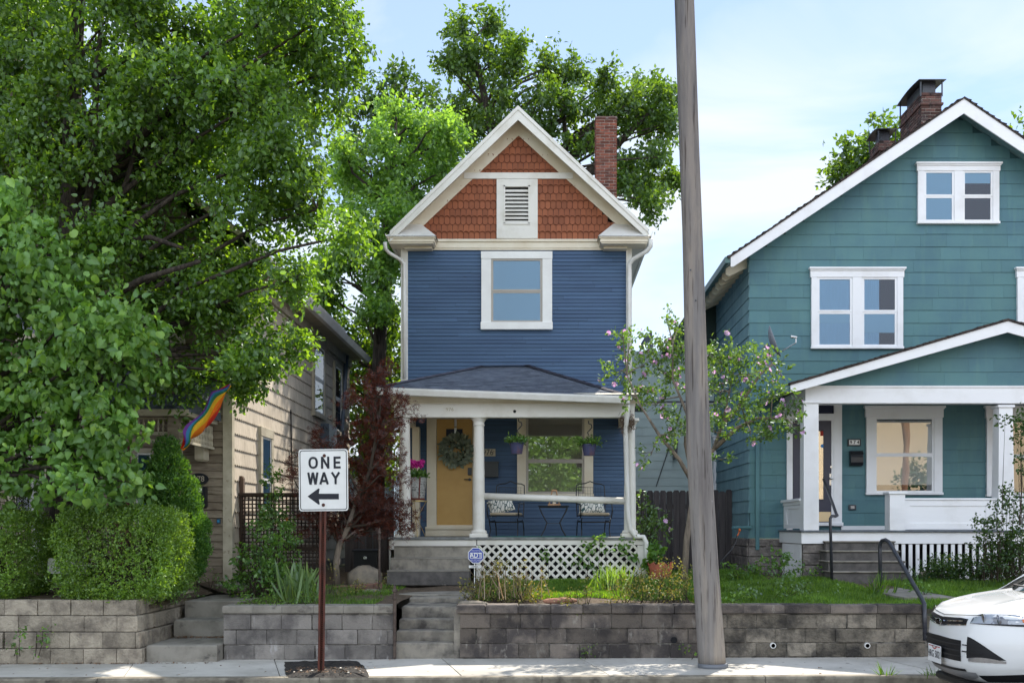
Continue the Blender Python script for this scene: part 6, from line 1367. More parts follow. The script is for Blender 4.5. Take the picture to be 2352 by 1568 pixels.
def tree(name, label, base, trunk, tr, lobes, dens, leafm, bark, tmpl, r0=.1, cat='tree', seed=1, group=None, frac=.35, twr=.006, minr=.02, **k):
    g = np.random.default_rng(seed); t = thing(name, base, label, cat, group)
    cl_ = k.pop('clump', None); big = lobes
    if cl_: lobes = clumps(g, lobes, *cl_)
    sh, lv = crown(g, lobes, dens, **k)
    s = MB(); s.tube(trunk, tr, 12, True)
    dense = []
    for a, b in zip(trunk[:-1], trunk[1:]): dense += [Vector(a).lerp(Vector(b), f) for f in (0, .33, .66)]
    path = dense[len(dense) // 3:] + [Vector(trunk[-1])]
    if cl_:
        limbs(s, path, big, (np.zeros((0, 3)), None, None, np.zeros(0)), r0, g, 0, twr, minr=minr)
        for i, (c, r) in enumerate(lobes):
            B = Vector(big[i // cl_[0]][0]); c = Vector(c); s.tube([B, B.lerp(c, .5) + Vector((0, 0, .06)), c], [minr * .5, minr * .35, minr * .2], 3, False)
            idx = np.where(sh[3] == i)[0]
            for j in g.choice(idx, int(len(idx) * frac), replace=False) if len(idx) else []: e_ = Vector(sh[0][j]); s.tube([c, e_, e_ + Vector(sh[1][j]) * float(sh[2][j])], [twr * 1.4, twr, twr * .3], 3, False)
    else: limbs(s, path, lobes, sh, r0, g, frac, twr, minr=minr)
    s.build('trunk', bark, t, smooth=True)
    leaves('crown', *lv, tmpl, leafm, t); return t
L_pear = leafmat('pear leaf', (.062, .138, .022), (.125, .232, .034), .48, (2.2, 2.05, .5), gl=.05)
L_red = leafmat('redbud leaf', (.110, .235, .050), (.170, .315, .062), .36, (2.0, 1.9, .6), gl=.04, rough=.5)
L_maple = leafmat('back maple leaf', (.046, .100, .020), (.090, .165, .028), .46, (2.4, 2.2, .5), gl=.05)
L_ash = leafmat('light ash leaf', (.115, .225, .050), (.185, .32, .075), .50, (2.0, 2.0, .6), gl=.04)
L_dark = leafmat('dark leaf', (.030, .072, .018), (.056, .11, .024), .40, (2.4, 2.2, .6), gl=.04)
L_jm = leafmat('dark red maple leaf', (.048, .017, .014), (.105, .034, .018), .38, (3.0, 1.3, .7), gl=.04)
L_box = leafmat('box hedge leaf', (.105, .20, .026), (.185, .31, .045), .40, (1.9, 1.9, .4), gl=.05)
L_arb = leafmat('arborvitae spray', (.050, .135, .024), (.10, .22, .034), .34, (2.0, 1.9, .5), gl=.03)
L_hib = leafmat('hibiscus leaf', (.060, .125, .026), (.105, .19, .04), .42, (2.1, 2.0, .6), gl=.06)
L_vine = leafmat('vine leaf', (.065, .155, .030), (.13, .26, .05), .44, (2.2, 2.0, .5), gl=.05)
L_dry = leafmat('dry olive leaf', (.12, .145, .045), (.25, .235, .075), .38, (1.8, 1.6, .5), gl=.03)
L_gr = leafmat('grass blade', (.060, .140, .022), (.125, .23, .04), .45, (2.2, 2.0, .4), gl=.02)
L_ir = leafmat('iris blade', (.12, .21, .075), (.20, .30, .12), .38, (1.9, 1.8, .6), gl=.04)
L_wr = leafmat('dusty green leaf', (.15, .19, .14), (.25, .29, .22), .1, (1.2, 1.2, 1), gl=.03)
m_flw = leafmat('pink lilac petal', (.58, .28, .55), (.75, .50, .74), .4, (1.3, 1.1, 1.3), gl=.03)
m_mag = leafmat('magenta petal', (.60, .02, .30), (.75, .06, .42), .3, (1.2, 1, 1.2), gl=.02)
m_yel = leafmat('yellow petal', (.75, .55, .03), (.85, .65, .06), .2, (1, 1, 1), gl=.02)
m_or = leafmat('orange leaf', (.45, .09, .02), (.55, .16, .03), .4, (1.5, 1.2, .6), gl=.03)
# big pear tree on the left
Y = 15.5
pl = [(80, 60, 170, 150), (250, 40, 160, 140), (420, 60, 160, 150), (590, 60, 150, 140), (715, 60, 100, 100), (792, 60, 36, 60), (765, 160, 62, 80),
      (60, 240, 140, 140), (230, 250, 150, 130), (400, 250, 150, 140), (560, 250, 130, 140), (660, 200, 100, 110), (640, 330, 95, 100),
      (80, 410, 150, 130), (240, 430, 150, 130), (430, 430, 150, 130), (590, 450, 130, 120), (730, 480, 100, 80), (800, 540, 50, 38),
      (290, 590, 140, 110), (470, 600, 150, 110), (610, 600, 105, 85), (680, 640, 42, 40), (530, 715, 95, 75), (655, 800, 48, 38), (590, 820, 40, 36), (440, 730, 100, 90), (560, 860, 60, 36), (405, 905, 36, 36), (570, 895, 24, 18), (480, 850, 50, 24), (320, 700, 90, 80), (120, 560, 120, 80)]
lob = [lobe(a, b, (16.8 if 70 < a < 300 and 180 < b < 650 else Y + R.uniform(-.7, .7)), c, d, R.uniform(.7, 1.1)) for a, b, c, d in pl]
lob += [lobe(a, b, Y + 1.4, c, d, 1.0) for a, b, c, d in ((80, 60, 170, 150), (300, 120, 180, 150), (520, 150, 160, 140), (240, 350, 160, 140), (450, 350, 160, 140))]
lob += [lobe(a, b, 14.8, c, d, .4) for a, b, c, d in ((100, 250, 70, 55), (205, 360, 70, 60), (110, 430, 80, 55), (250, 530, 80, 55), (150, 150, 80, 60), (280, 260, 70, 60), (40, 330, 60, 50), (200, 600, 70, 40))]
off = [lobe(a, b, Y, 190, 170, 1.6) for a, b in ((-200, 50), (-230, 330), (-200, 600), (100, -190), (330, -200), (560, -170), (-120, -170), (200, -420), (420, -420), (0, -400), (250, -600))]
tp = [P(140, 1330, 15.3), P(138, 1150, 15.3), P(150, 950, 15.4), P(158, 700, 15.5), P(163, 450, 15.5), P(168, 200, 15.6), P(185, -50, 15.7), P(220, -400, 15.7)]
pt = tree('pear_tree', 'huge leafy green tree with a dark trunk covering the upper left of the view', (tp[0].x, tp[0].y, .75), tp, [.24, .21, .19, .17, .15, .12, .08, .03], lob, 128, L_pear, m_bark, T_OV, r0=.045, seed=2, frac=.10, minr=.02, clump=(7, .40), nl=28, leaf=.086, L=(.14, .38), spread=.07, hollow=.2, droop=.5)
gg = np.random.default_rng(5); sh, lv = crown(gg, off, 26, nl=20, leaf=.13, L=(.3, .6), spread=.12, hollow=.3); leaves('upper_crown', *lv, T_RH, L_pear, pt)
s = MB()
for pth, r_ in (([P(160, 620, 15.5), P(250, 560, 15.0), P(345, 545, 14.8), P(420, 570, 14.7)], .07), ([P(150, 760, 15.4), P(240, 690, 15.0), P(330, 640, 14.7), P(460, 600, 14.6)], .085), ([P(158, 650, 15.5), P(215, 400, 15.3), P(222, 150, 15.3), P(240, 0, 15.3)], .075), ([P(155, 700, 15.4), P(80, 500, 15.2), P(35, 300, 15.1)], .06), ([P(160, 640, 15.4), P(290, 420, 15.4), P(350, 200, 15.3)], .05)):
    s.tube(pth, [r_ * (1 - .22 * i) for i in range(len(pth))], 8)
s.build('branch', m_bark, pt, smooth=True)
# redbud in front, at the left edge
Y = 13.9
rl = [(20, 530, 70, 50), (90, 590, 75, 55), (30, 660, 90, 60), (150, 660, 70, 50), (60, 760, 110, 75), (190, 740, 95, 60), (265, 790, 75, 55), (345, 790, 38, 24), (50, 870, 110, 80), (190, 860, 100, 75), (285, 865, 55, 48), (80, 960, 120, 70), (210, 960, 90, 60), (275, 1000, 45, 40),
      (30, 1060, 70, 50), (180, 1050, 80, 40), (235, 1085, 60, 42), (215, 1135, 55, 18), (290, 1105, 26, 24), (20, 1150, 30, 20), (25, 470, 35, 18)]
lob = [lobe(a, b, Y + R.uniform(-.4, .3), c, d, R.uniform(.35, .6)) for a, b, c, d in rl] + [lobe(-110, b, Y, 130, 130, .9) for b in (560, 780, 980)]
tp = [P(-70, 1330, 13.9), P(-60, 1150, 13.9), P(-50, 950, 13.9), P(-20, 760, 13.9), P(20, 600, 13.9)]
tree('redbud_tree', 'light green heart leaved tree reaching in from the left edge', (tp[0].x, tp[0].y, .8), tp, [.12, .10, .08, .05, .02], lob, 150, L_red, m_bark, T_HT, r0=.03, seed=3, frac=.15, twr=.004, minr=.01, nl=17, leaf=.096, L=(.2, .5), spread=.07, hollow=.2, droop=.95, up=.3, out=.25, rnd=.75, jit=.42)
# background trees
Y = 34
cl = [(1065, 80, 38, 42), (1120, 60, 32, 40), (1090, 130, 65, 55), (1150, 140, 60, 60), (1185, 130, 28, 40), (1040, 155, 42, 12), (1075, 215, 70, 45), (1160, 215, 60, 50), (1255, 150, 40, 40), (1270, 200, 60, 60), (1320, 170, 42, 42), (1220, 250, 60, 50), (1300, 250, 70, 60), (1380, 200, 36, 42), (1400, 250, 50, 50), (1440, 230, 50, 50), (1490, 220, 38, 42), (1480, 290, 60, 55), (1530, 280, 34, 55), (1380, 300, 50, 45), (1510, 360, 50, 50), (1450, 380, 50, 50), (1490, 430, 42, 40), (1500, 465, 28, 22), (1430, 440, 40, 35), (1340, 330, 60, 40), (1240, 310, 70, 40), (1100, 290, 70, 45), (1050, 300, 60, 45), (1075, 260, 50, 40), (1550, 410, 30, 25), (1535, 230, 22, 22)]
lob = [lobe(a + R.uniform(-12, 12), b + R.uniform(-10, 10), Y + R.uniform(-1.5, 1.5), c * f_, d * f_, R.uniform(.4, .8)) for a, b, c, d in cl for f_ in (R.uniform(.58, .80), R.uniform(.35, .55))]
tp = [P(1215, 1215, Y), P(1200, 700, Y), P(1190, 450, Y), P(1130, 300, Y), P(1112, 220, Y), P(1095, 140, Y), P(1085, 90, Y)]
ct = tree('maple_tree', 'tall dark green tree with open clumps rising behind the blue house roof and chimney', (tp[0].x, Y, .8), tp, [.45, .38, .26, .17, .12, .07, .02], lob, 50, L_maple, m_bark, T_RH, r0=.06, seed=4, frac=.15, twr=.008, minr=.018, clump=(4, .50), nl=22, leaf=.17, L=(.25, .75), spread=.09, hollow=.15, droop=.4)
s = MB(); s.tube([P(1200, 650, Y), P(1290, 450, Y), P(1370, 380, Y), P(1450, 300, Y), P(1500, 250, Y)], [.25, .2, .16, .1, .04], 8); s.tube([P(1290, 450, Y), P(1300, 330, Y), P(1290, 220, Y)], [.15, .1, .03], 8); s.build('limb', m_bark, ct, smooth=True)
Y = 28
al = [(900, 260, 50, 50), (950, 300, 55, 55), (870, 330, 60, 60), (1000, 290, 50, 45), (1040, 320, 45, 45), (940, 380, 80, 60), (860, 440, 60, 60), (1020, 400, 60, 60), (960, 470, 90, 60), (880, 540, 60, 60), (940, 560, 70, 60), (800, 420, 55, 55), (790, 360, 35, 40), (780, 600, 60, 60), (860, 640, 70, 60), (760, 680, 60, 50), (860, 720, 70, 55), (900, 620, 40, 60), (905, 480, 55, 50), (820, 510, 60, 50), (740, 620, 50, 40)]
lob = [lobe(a + R.uniform(-8, 8), b + R.uniform(-8, 8), Y + R.uniform(-1.2, 1.2), c * f_, d * f_, R.uniform(.5, .8)) for a, b, c, d in al for f_ in (.78, .5)]
tp = [P(862, 1215, Y), P(868, 900, Y), P(880, 600, Y), P(905, 400, Y), P(910, 270, Y)]
tree('ash_tree', 'bright light green tree left of the blue house gable', (tp[0].x, Y, .8), tp, [.25, .2, .15, .08, .03], lob, 70, L_ash, m_bark, T_RH, r0=.04, seed=6, frac=.10, twr=.006, minr=.015, clump=(5, .42), nl=28, leaf=.135, L=(.2, .5), spread=.09, hollow=.2, droop=.35)
Y = 38
dl = [(905, 165, 24, 38), (935, 185, 25, 40), (890, 220, 50, 50), (960, 225, 45, 45), (1000, 250, 28, 28), (820, 190, 45, 50), (850, 250, 55, 55), (920, 280, 60, 60), (800, 300, 40, 50), (1060, 340, 60, 50), (1000, 350, 60, 60), (850, 380, 80, 70), (780, 400, 60, 40), (930, 440, 90, 70)]
lob = [lobe(a, b + 12, Y + R.uniform(-1, 1), c * .72, d * .72, R.uniform(.6, .9)) for a, b, c, d in dl]
tp = [P(880, 1210, Y), P(885, 700, Y), P(890, 400, Y), P(905, 200, Y)]
tree('maple_tree', 'darker green tree peeking out behind the bright light green tree', (tp[0].x, Y, .8), tp, [.35, .25, .15, .04], lob, 40, L_dark, m_bark, T_RH, r0=.08, seed=7, frac=.2, twr=.012, minr=.03, nl=24, leaf=.21, L=(.35, .7), spread=.16, hollow=.2)
Y = 30
bl_l = [(760, 800, 60, 60), (830, 790, 60, 60), (890, 760, 45, 60), (860, 870, 60, 60), (800, 880, 50, 50), (900, 860, 35, 50), (850, 950, 60, 50), (900, 940, 40, 50), (830, 1030, 45, 50), (890, 1040, 40, 50), (720, 740, 50, 40)]
lob = [lobe(a, b, Y + R.uniform(-1, 1), c, d, R.uniform(.6, .9)) for a, b, c, d in bl_l]
tp = [P(840, 1215, Y), P(845, 1000, Y), P(850, 850, Y), P(850, 720, Y)]
tree('maple_tree', 'green tree filling the gap between the beige house and the blue house', (tp[0].x, Y, .8), tp, [.2, .15, .1, .04], lob, 62, L_maple, m_bark, T_RH, r0=.05, seed=8, frac=.2, twr=.01, nl=24, leaf=.17, L=(.3, .6), spread=.13, hollow=.2)
Y = 40
lob = [lobe(a, b, Y, c, d, .9) for a, b, c, d in ((1945, 375, 38, 26), (1985, 365, 30, 22), (2010, 345, 34, 32), (1920, 405, 32, 16), (2040, 310, 26, 26), (2000, 400, 60, 40), (2060, 400, 60, 60), (1960, 440, 60, 50), (2030, 500, 90, 90))]
tp = [P(2040, 1208, Y), P(2040, 700, Y), P(2035, 400, Y), P(2038, 310, Y)]
tree('maple_tree', 'green treetop showing above the green house roof beside its two chimneys', (tp[0].x, Y, .8), tp, [.4, .3, .15, .04], lob, 34, L_maple, m_bark, T_RH, r0=.08, seed=9, frac=.5, twr=.012, minr=.03, nl=22, leaf=.24, L=(.35, .8), spread=.16, hollow=.2)
lob = [lobe(a, b, Y, c, d, .9) for a, b, c, d in ((2370, 320, 42, 40), (2400, 380, 60, 60))]
tp = [P(2400, 1208, Y), P(2400, 700, Y), P(2390, 330, Y)]
tree('maple_tree', 'scrap of green treetop at the right edge above the green house roof', (tp[0].x, Y, .8), tp, [.4, .3, .04], lob, 34, L_maple, m_bark, T_RH, r0=.08, seed=10, frac=.4, twr=.012, minr=.03, nl=22, leaf=.24, L=(.35, .8), spread=.16, hollow=.2)
# rose of sharon behind the pole
Y = 16.3
hl = [(1445, 790, 28, 40), (1425, 850, 42, 34), (1480, 840, 50, 40), (1530, 800, 50, 40), (1555, 760, 34, 34), (1540, 870, 60, 45), (1460, 895, 50, 34), (1590, 840, 60, 60), (1500, 930, 50, 34), (1655, 830, 50, 45), (1700, 810, 50, 34), (1650, 900, 50, 45), (1720, 860, 60, 42), (1770, 840, 42, 30), (1700, 930, 55, 40), (1775, 905, 42, 34), (1640, 990, 34, 34), (1770, 960, 52, 26), (1820, 975, 34, 16), (1760, 1005, 40, 14), (1725, 995, 34, 16), (1560, 970, 34, 34), (1550, 1000, 22, 26), (1800, 940, 26, 20), (1495, 1045, 30, 8), (1660, 1055, 20, 7), (1530, 730, 16, 14), (1430, 770, 12, 16)]
lob = [lobe(a, b, Y + R.uniform(-.5, .5), c * .86, d * .80, R.uniform(.15, .36)) for a, b, c, d in hl]
tp = [P(1572, 1330, 16.3), P(1577, 1240, 16.3), P(1592, 1140, 16.3), P(1596, 1090, 16.3), P(1600, 1060, 16.3)]
g5 = np.random.default_rng(12); hb = thing('rose_of_sharon', (tp[0].x, Y, .72), 'open branched flowering shrub tree with pink lilac blooms, its trunk behind the utility pole', 'flowering tree')
sh, lv = crown(g5, lob, 270, nl=14, leaf=.066, L=(.10, .26), spread=.035, hollow=.1, droop=.15, up=.7); leaves('crown', *lv, T_OV, L_hib, hb)
b, d, l, own = sh; pick = g5.random(len(b)) < .30; tips = b[pick] + d[pick] * l[pick][:, None]
leaves('flowers', tips, nrmz(g5.normal(0, 1, tips.shape)), nrmz(d[pick] + g5.normal(0, .6, tips.shape) + np.array([0, -.5, 0])), g5.uniform(.035, .085, len(tips)), T_FL, m_flw, hb)
s = MB(); s.tube(tp, [.055, .05, .045, .045, .04], 10)
mains = [[P(1592, 1110, Y), P(1560, 1055, Y - .1), P(1515, 1000, Y - .2), P(1470, 930, Y - .2), P(1440, 860, Y - .1)], [P(1590, 1090, Y), P(1575, 1020, Y), P(1578, 950, Y), P(1545, 870, Y), P(1545, 790, Y)], [P(1600, 1080, Y), P(1640, 1030, Y), P(1660, 970, Y + .1), P(1675, 900, Y), P(1690, 830, Y)], [P(1640, 1030, Y), P(1690, 985, Y - .1), P(1740, 960, Y - .1), P(1800, 960, Y - .2)], [P(1655, 980, Y), P(1700, 930, Y + .1), P(1745, 860, Y + .1), P(1775, 835, Y)], [P(1600, 1060, Y), P(1610, 950, Y + .1), P(1600, 850, Y + .1)]]
for m_ in mains: s.tube(m_, [.04, .032, .025, .016, .008][:len(m_)], 8)
trk = [p for m_ in mains for a, b_ in zip(m_[:-1], m_[1:]) for p in (a, a.lerp(b_, .5))] + [m_[-1] for m_ in mains]
for i, (c, r) in enumerate(lob):
    c = Vector(c); n0 = min(trk, key=lambda p: (p - c).length); s.tube([n0, n0.lerp(c, .5) + Vector((0, 0, .03)), c], [.014, .010, .006], 5, False)
    for j in np.where(own == i)[0][::3]: e_ = Vector(sh[0][j]); s.tube([c.lerp(n0, .2), e_, e_ + Vector(sh[1][j]) * float(sh[2][j])], [.005, .004, .002], 3, False)
s.build('trunk', m_barkl, hb, smooth=True)
# japanese maple
Y = 16.9
ml = [(880, 880, 22, 30), (895, 930, 34, 30), (865, 960, 50, 40), (925, 955, 24, 14), (840, 920, 40, 34), (830, 1010, 55, 40), (880, 1020, 45, 40), (860, 1080, 70, 40), (800, 1090, 50, 40), (895, 1090, 30, 28), (840, 1140, 75, 34), (770, 1150, 60, 30), (895, 1160, 34, 24), (800, 1185, 80, 30), (875, 1205, 70, 26), (735, 1190, 40, 26), (690, 1060, 34, 22), (740, 1020, 34, 20), (850, 1175, 70, 24), (780, 1165, 60, 22), (720, 1170, 40, 22), (900, 1215, 40, 14), (670, 1090, 20, 26), (925, 1195, 24, 18), (760, 1215, 60, 18), (895, 990, 38, 24), (850, 880, 20, 10)]
lob = [lobe(a, b, Y + R.uniform(-.35, .35), c, d, R.uniform(.25, .5)) for a, b, c, d in ml]
tp = [P(775, 1345, Y), P(772, 1290, Y), P(780, 1250, Y), P(800, 1210, Y), P(815, 1160, Y), P(850, 1080, Y), P(870, 960, Y)]
jm = tree('japanese_maple', 'dark red leaved small maple tree behind the one way sign, left of the white porch', (tp[0].x, Y, .75), tp, [.055, .045, .05, .045, .04, .03, .012], lob, 290, L_jm, m_twig, T_MP, r0=.022, seed=14, frac=.15, twr=.003, minr=.006, nl=12, leaf=.070, L=(.12, .3), spread=.035, hollow=.1, droop=.3, up=1.2, rnd=.7)
s = MB(); s.tube([Vector(v) + Vector((0, -.012, 0)) for v in tp[:5]], [.06, .05, .052, .046, .03], 10); s.tube([P(775, 1270, Y), P(790, 1240, Y), P(812, 1222, Y), P(835, 1215, Y)], [.025, .02, .016, .01], 6); s.build('side_branch', m_barkl, jm, smooth=True)
# hedges: clipped box shells of tiny leaves
def hedge(name, label, x0, x1, y0, y1, z0, z1, leaf, dens, mat, seed, rnd_=.22, cat='hedge', group=None, bul=.035):
    g = np.random.default_rng(seed); c = np.array([(x0 + x1) / 2, (y0 + y1) / 2, (z0 + z1) / 2]); h = np.array([(x1 - x0) / 2, (y1 - y0) / 2, (z1 - z0) / 2])
    n = int(dens * 8 * (h[0] * h[1] + h[1] * h[2] + h[0] * h[2]))
    u = g.uniform(-1, 1, (n, 3)); f = g.integers(0, 6, n); w = np.array([h[1] * h[2], h[0] * h[2], h[0] * h[1]]); pr_ = np.concatenate([w, w]) / (2 * w.sum()); f = g.choice(6, n, p=pr_)
    for k in range(6): u[f == k, k % 3] = 1 if k < 3 else -1
    d = nrmz(u ** 3 + .0); pn = (np.abs(u) ** 6).sum(1, keepdims=True) ** (1 / 6); u = u / pn * (1 - .0)
    depth = g.random((n, 1)) ** 2.2 * .22
    wob = 1 + bul * np.sin(u[:, 0:1] * 5 + seed) * np.cos(u[:, 2:3] * 4 + 1) + bul * .6 * np.sin(u[:, 1:2] * 9 + u[:, 2:3] * 8)
    b = c + u * h * wob * (1 - depth); dd = nrmz(d + g.normal(0, .5, (n, 3)) + np.array([0, 0, .35]))
    t = thing(name, (c[0], c[1], z0), label, cat, group)
    P_, A_, N_, S_ = shootleaves(g, b, dd, g.uniform(.05, .13, n), 8, .018, leaf, droop=-.1, up=.3, out=.7, rnd=.8)
    leaves('foliage', P_, A_, N_, S_, T_RH, mat, t)
    k = g.random(n) < .035; leaves('stray_shoots', *shootleaves(g, b[k], nrmz(dd[k] + np.array([0, -.1, .6])), g.uniform(.12, .24, k.sum()), 12, .012, leaf * 1.1, droop=-.2, up=.3, out=.8, rnd=.7), T_RH, mat, t)
    s = MB(); q = random.Random(seed)
    for i in range(26):
        e_ = Vector((c[0] + q.uniform(-.8, .8) * h[0], c[1] + q.uniform(-.8, .8) * h[1], z0 + q.uniform(.5, .95) * (z1 - z0))); s.tube([(c[0] + q.uniform(-.5, .5) * h[0], c[1], z0 - .05), (c[0] + q.uniform(-.5, .5) * h[0], c[1], z0 + .3), e_], [.02, .015, .006], 5, False)
    s.build('stems', m_twig, t); return t
Yh = 14.2
hedge('boxwood_hedge', 'big square clipped light green hedge on the tall beige block wall', X(164, Yh) + .08, X(414, Yh) - .04, 13.40, 14.9, Z(1366, Yh) - .03, Z(1176, Yh), .034, 520, L_box, 4)
hedge('boxwood_hedge', 'clipped green hedge at the left edge of the wall', X(-60, Yh), X(96, Yh) - .07, 13.42, 14.8, Z(1360, Yh) - .02, Z(1184, Yh), .034, 520, L_box, 9)
# arborvitae, two lobes
g = np.random.default_rng(31); Y = 15.4; ab = thing('arborvitae', (X(400, Y), Y, .75), 'dense dark green cone shaped evergreen between the big hedge and the 978 plaque', 'shrub')
lob = [lobe(a, b, Y + e_, c, d, f) for a, b, c, d, e_, f in ((383, 1040, 24, 32, 0, .18), (385, 1080, 40, 36, 0, .28), (390, 1130, 60, 44, 0, .40), (410, 1160, 46, 44, -.1, .34), (400, 1200, 60, 44, 0, .42), (435, 1215, 40, 34, -.1, .3), (440, 1260, 38, 34, -.1, .28), (430, 1300, 34, 34, -.1, .28), (395, 1260, 60, 60, .1, .4), (400, 1310, 50, 34, .1, .35), (362, 1110, 26, 34, 0, .2))]
bb, dd, ll = [], [], []
for c, r in lob:
    n = int(2600 * (r[0] * r[1] + r[0] * r[2] + r[1] * r[2])); u = nrmz(g.normal(0, 1, (n, 3))); bb.append(c + u * r * (1 - g.random((n, 1)) ** 2 * .25)); dd.append(nrmz(u * .7 + np.array([0, 0, .9]) + g.normal(0, .3, (n, 3)))); ll.append(g.uniform(.04, .10, n))
lv = shootleaves(g, np.concatenate(bb), np.concatenate(dd), np.concatenate(ll), 9, .014, .034, droop=-.5, up=.1, out=1.0, rnd=.5)
leaves('foliage', *lv, T_RH, L_arb, ab); s = MB(); s.tube([P(395, 1345, Y), P(392, 1200, Y), P(385, 1050, Y)], [.05, .04, .01], 8); s.build('trunk', m_bark, ab)
# generic bush
def bush(name, label, lobs, Y, dens, leaf, mat, tmpl=T_OV, nl=12, L=(.08, .22), seed=1, cat='shrub', stems=True, base=None, spread=.03, group=None, flowers=None, fl=.04, ft=T_FL, ffrac=.1, stem_h=.0, **k):
    g = np.random.default_rng(seed); lob = [lobe(a, b, Y + g.uniform(-.12, .12), c, d, e_) for a, b, c, d, e_ in lobs]
    cx_ = sum(l_[0][0] for l_ in lob) / len(lob); zb_ = base if base is not None else min(l_[0][2] - l_[1][2] for l_ in lob)
    t = thing(name, (cx_, Y, zb_), label, cat, group); sh, lv = crown(g, lob, dens * 1.9, nl=nl, leaf=leaf, L=L, spread=spread, hollow=.15, **k); leaves('foliage', *lv, tmpl, mat, t)
    s = MB(); b, d, l, own = sh
    for i, (c, r) in enumerate(lob):
        for j in np.where(own == i)[0][::4]:
            e_ = Vector(b[j]); s.tube([(c[0] + g.normal() * r[0] * .3, c[1] + g.normal() * .04, zb_ - .02), (e_.x * .5 + c[0] * .5, e_.y, (zb_ + e_.z) / 2), e_, e_ + Vector(d[j]) * float(l[j])], [.006, .005, .004, .002], 3, False)
    s.build('stems', m_twig, t)
    if flowers:
        pk = g.random(len(b)) < ffrac; tips = b[pk] + d[pk] * l[pk][:, None]; leaves('flowers', tips, nrmz(g.normal(0, 1, tips.shape)), nrmz(d[pk] + np.array([0, -.8, .2])), g.uniform(fl * .7, fl, len(tips)), ft, flowers, t)
    return t
bush('yew_shrub', 'dark evergreen shrub in the shade by the white turned porch post', [(50, 1110, 44, 42, .4), (40, 1150, 50, 40, .4), (75, 1140, 30, 40, .3)], 15.6, 300, .03, L_dark, T_RH, seed=3, base=.8)
bush('climbing_shrub', 'bushy green shrub with climbing stems in front of the brown lattice fence', [(600, 1320, 60, 46, .35), (560, 1350, 42, 30, .3), (640, 1340, 46, 36, .3), (585, 1250, 26, 50, .2), (600, 1190, 14, 34, .12), (575, 1290, 34, 40, .2), (622, 1270, 30, 50, .2)], 15.6, 190, .062, L_vine, T_OV, seed=4, base=.72)
bush('vine', 'thin climbing vine with orange tipped leaves against the beige side wall', [(632, 1080, 9, 12, .08), (628, 1110, 13, 20, .1), (620, 1150, 14, 24, .1), (612, 1200, 12, 30, .1), (645, 1160, 14, 30, .1), (650, 1220, 16, 40, .1)], 16.9, 420, .055, L_vine, T_OV, seed=5, base=.8, flowers=m_or, ffrac=.05, fl=.09, ft=T_MP)
bush('tall_weeds', 'tall leafy green weeds between the lattice fence and the sword leaved plant', [(665, 1270, 26, 60, .2), (650, 1230, 20, 40, .2), (680, 1310, 30, 40, .25)], 16.2, 190, .05, L_vine, T_OV, seed=6, base=.74)
bush('groundcover_plants', 'low trailing green plants spilling over the grey block wall by the sign post', [(640, 1385, 30, 12, .2), (700, 1382, 30, 10, .2), (590, 1382, 34, 12, .2), (720, 1375, 24, 12, .2), (655, 1392, 18, 12, .12)], 13.95, 260, .035, L_gr, T_RH, seed=7, base=.68)
bush('low_plants', 'sparse dry low plants in the bed under the red leaved tree', [(790, 1372, 30, 12, .4), (850, 1368, 26, 10, .3), (820, 1350, 30, 10, .4), (875, 1340, 12, 12, .1), (760, 1320, 14, 24, .2)], 15.6, 130, .035, L_dry, T_RH, seed=8, base=.72)
bush('dry_bush', 'wide olive and yellow bush with dry stems in front of the lattice skirt', [(1110, 1345, 38, 34, .3), (1150, 1330, 34, 40, .3), (1190, 1345, 36, 36, .3), (1230, 1355, 34, 26, .3), (1085, 1360, 26, 22, .25), (1140, 1370, 50, 18, .3), (1210, 1372, 44, 16, .3), (1130, 1305, 20, 16, .15)], 14.6, 230, .036, L_dry, T_OV, seed=9, base=.68)
bush('trailing_plant', 'small leggy trailing plant hanging over the top of the dark block wall', [(1325, 1372, 30, 16, .15), (1350, 1355, 22, 14, .15), (1310, 1385, 18, 10, .12), (1322, 1400, 8, 14, .06), (1345, 1380, 20, 14, .12)], 13.85, 260, .030, L_dry, T_OV, seed=10, base=.68)
bush('dry_bush', 'sunlit olive bush on the wall just left of the tall loose bush', [(1420, 1360, 30, 26, .25), (1450, 1345, 32, 34, .3), (1475, 1360, 26, 26, .25), (1440, 1375, 40, 14, .25)], 14.4, 210, .034, L_dry, T_RH, seed=11, base=.68)
bush('dry_bush', 'taller loose olive bush on the wall beside the utility pole', [(1510, 1350, 30, 34, .3), (1545, 1330, 32, 50, .3), (1575, 1340, 26, 46, .3), (1535, 1370, 46, 18, .3)], 14.5, 190, .034, L_dry, T_RH, seed=12, base=.68)
bush('hibiscus_shrub', 'small green shrub with purple flowers beside the right porch corner', [(1472, 1170, 18, 26, .2), (1495, 1195, 26, 34, .25), (1475, 1215, 20, 30, .2), (1510, 1210, 22, 26, .2), (1485, 1255, 26, 26, .2)], 18.9, 190, .065, L_hib, T_OV, seed=13, base=.8, flowers=m_flw, ffrac=.06, fl=.09)
bush('leafy_plant', 'broad leaved green plant by the white downspout', [(1500, 1275, 20, 12, .2), (1480, 1285, 14, 12, .15)], 18.4, 150, .13, L_vine, T_OV, seed=14, base=.8)
bush('weeds', 'patch of leafy weeds against the stone foundation of the green house', [(1800, 1300, 40, 20, .25), (1760, 1315, 40, 12, .25), (1700, 1310, 40, 12, .25), (1840, 1318, 40, 12, .25), (1790, 1285, 16, 12, .15), (1730, 1295, 14, 14, .15)], 18.6, 150, .06, L_vine, T_OV, seed=15, base=.82)
bush('fern_weeds', 'feathery light green weeds in the middle of the green house lawn', [(1800, 1350, 60, 14, .3), (1860, 1362, 50, 14, .3), (1760, 1372, 40, 10, .3), (1720, 1360, 30, 12, .25)], 14.8, 150, .05, L_hib, T_RH, seed=16, base=.7)
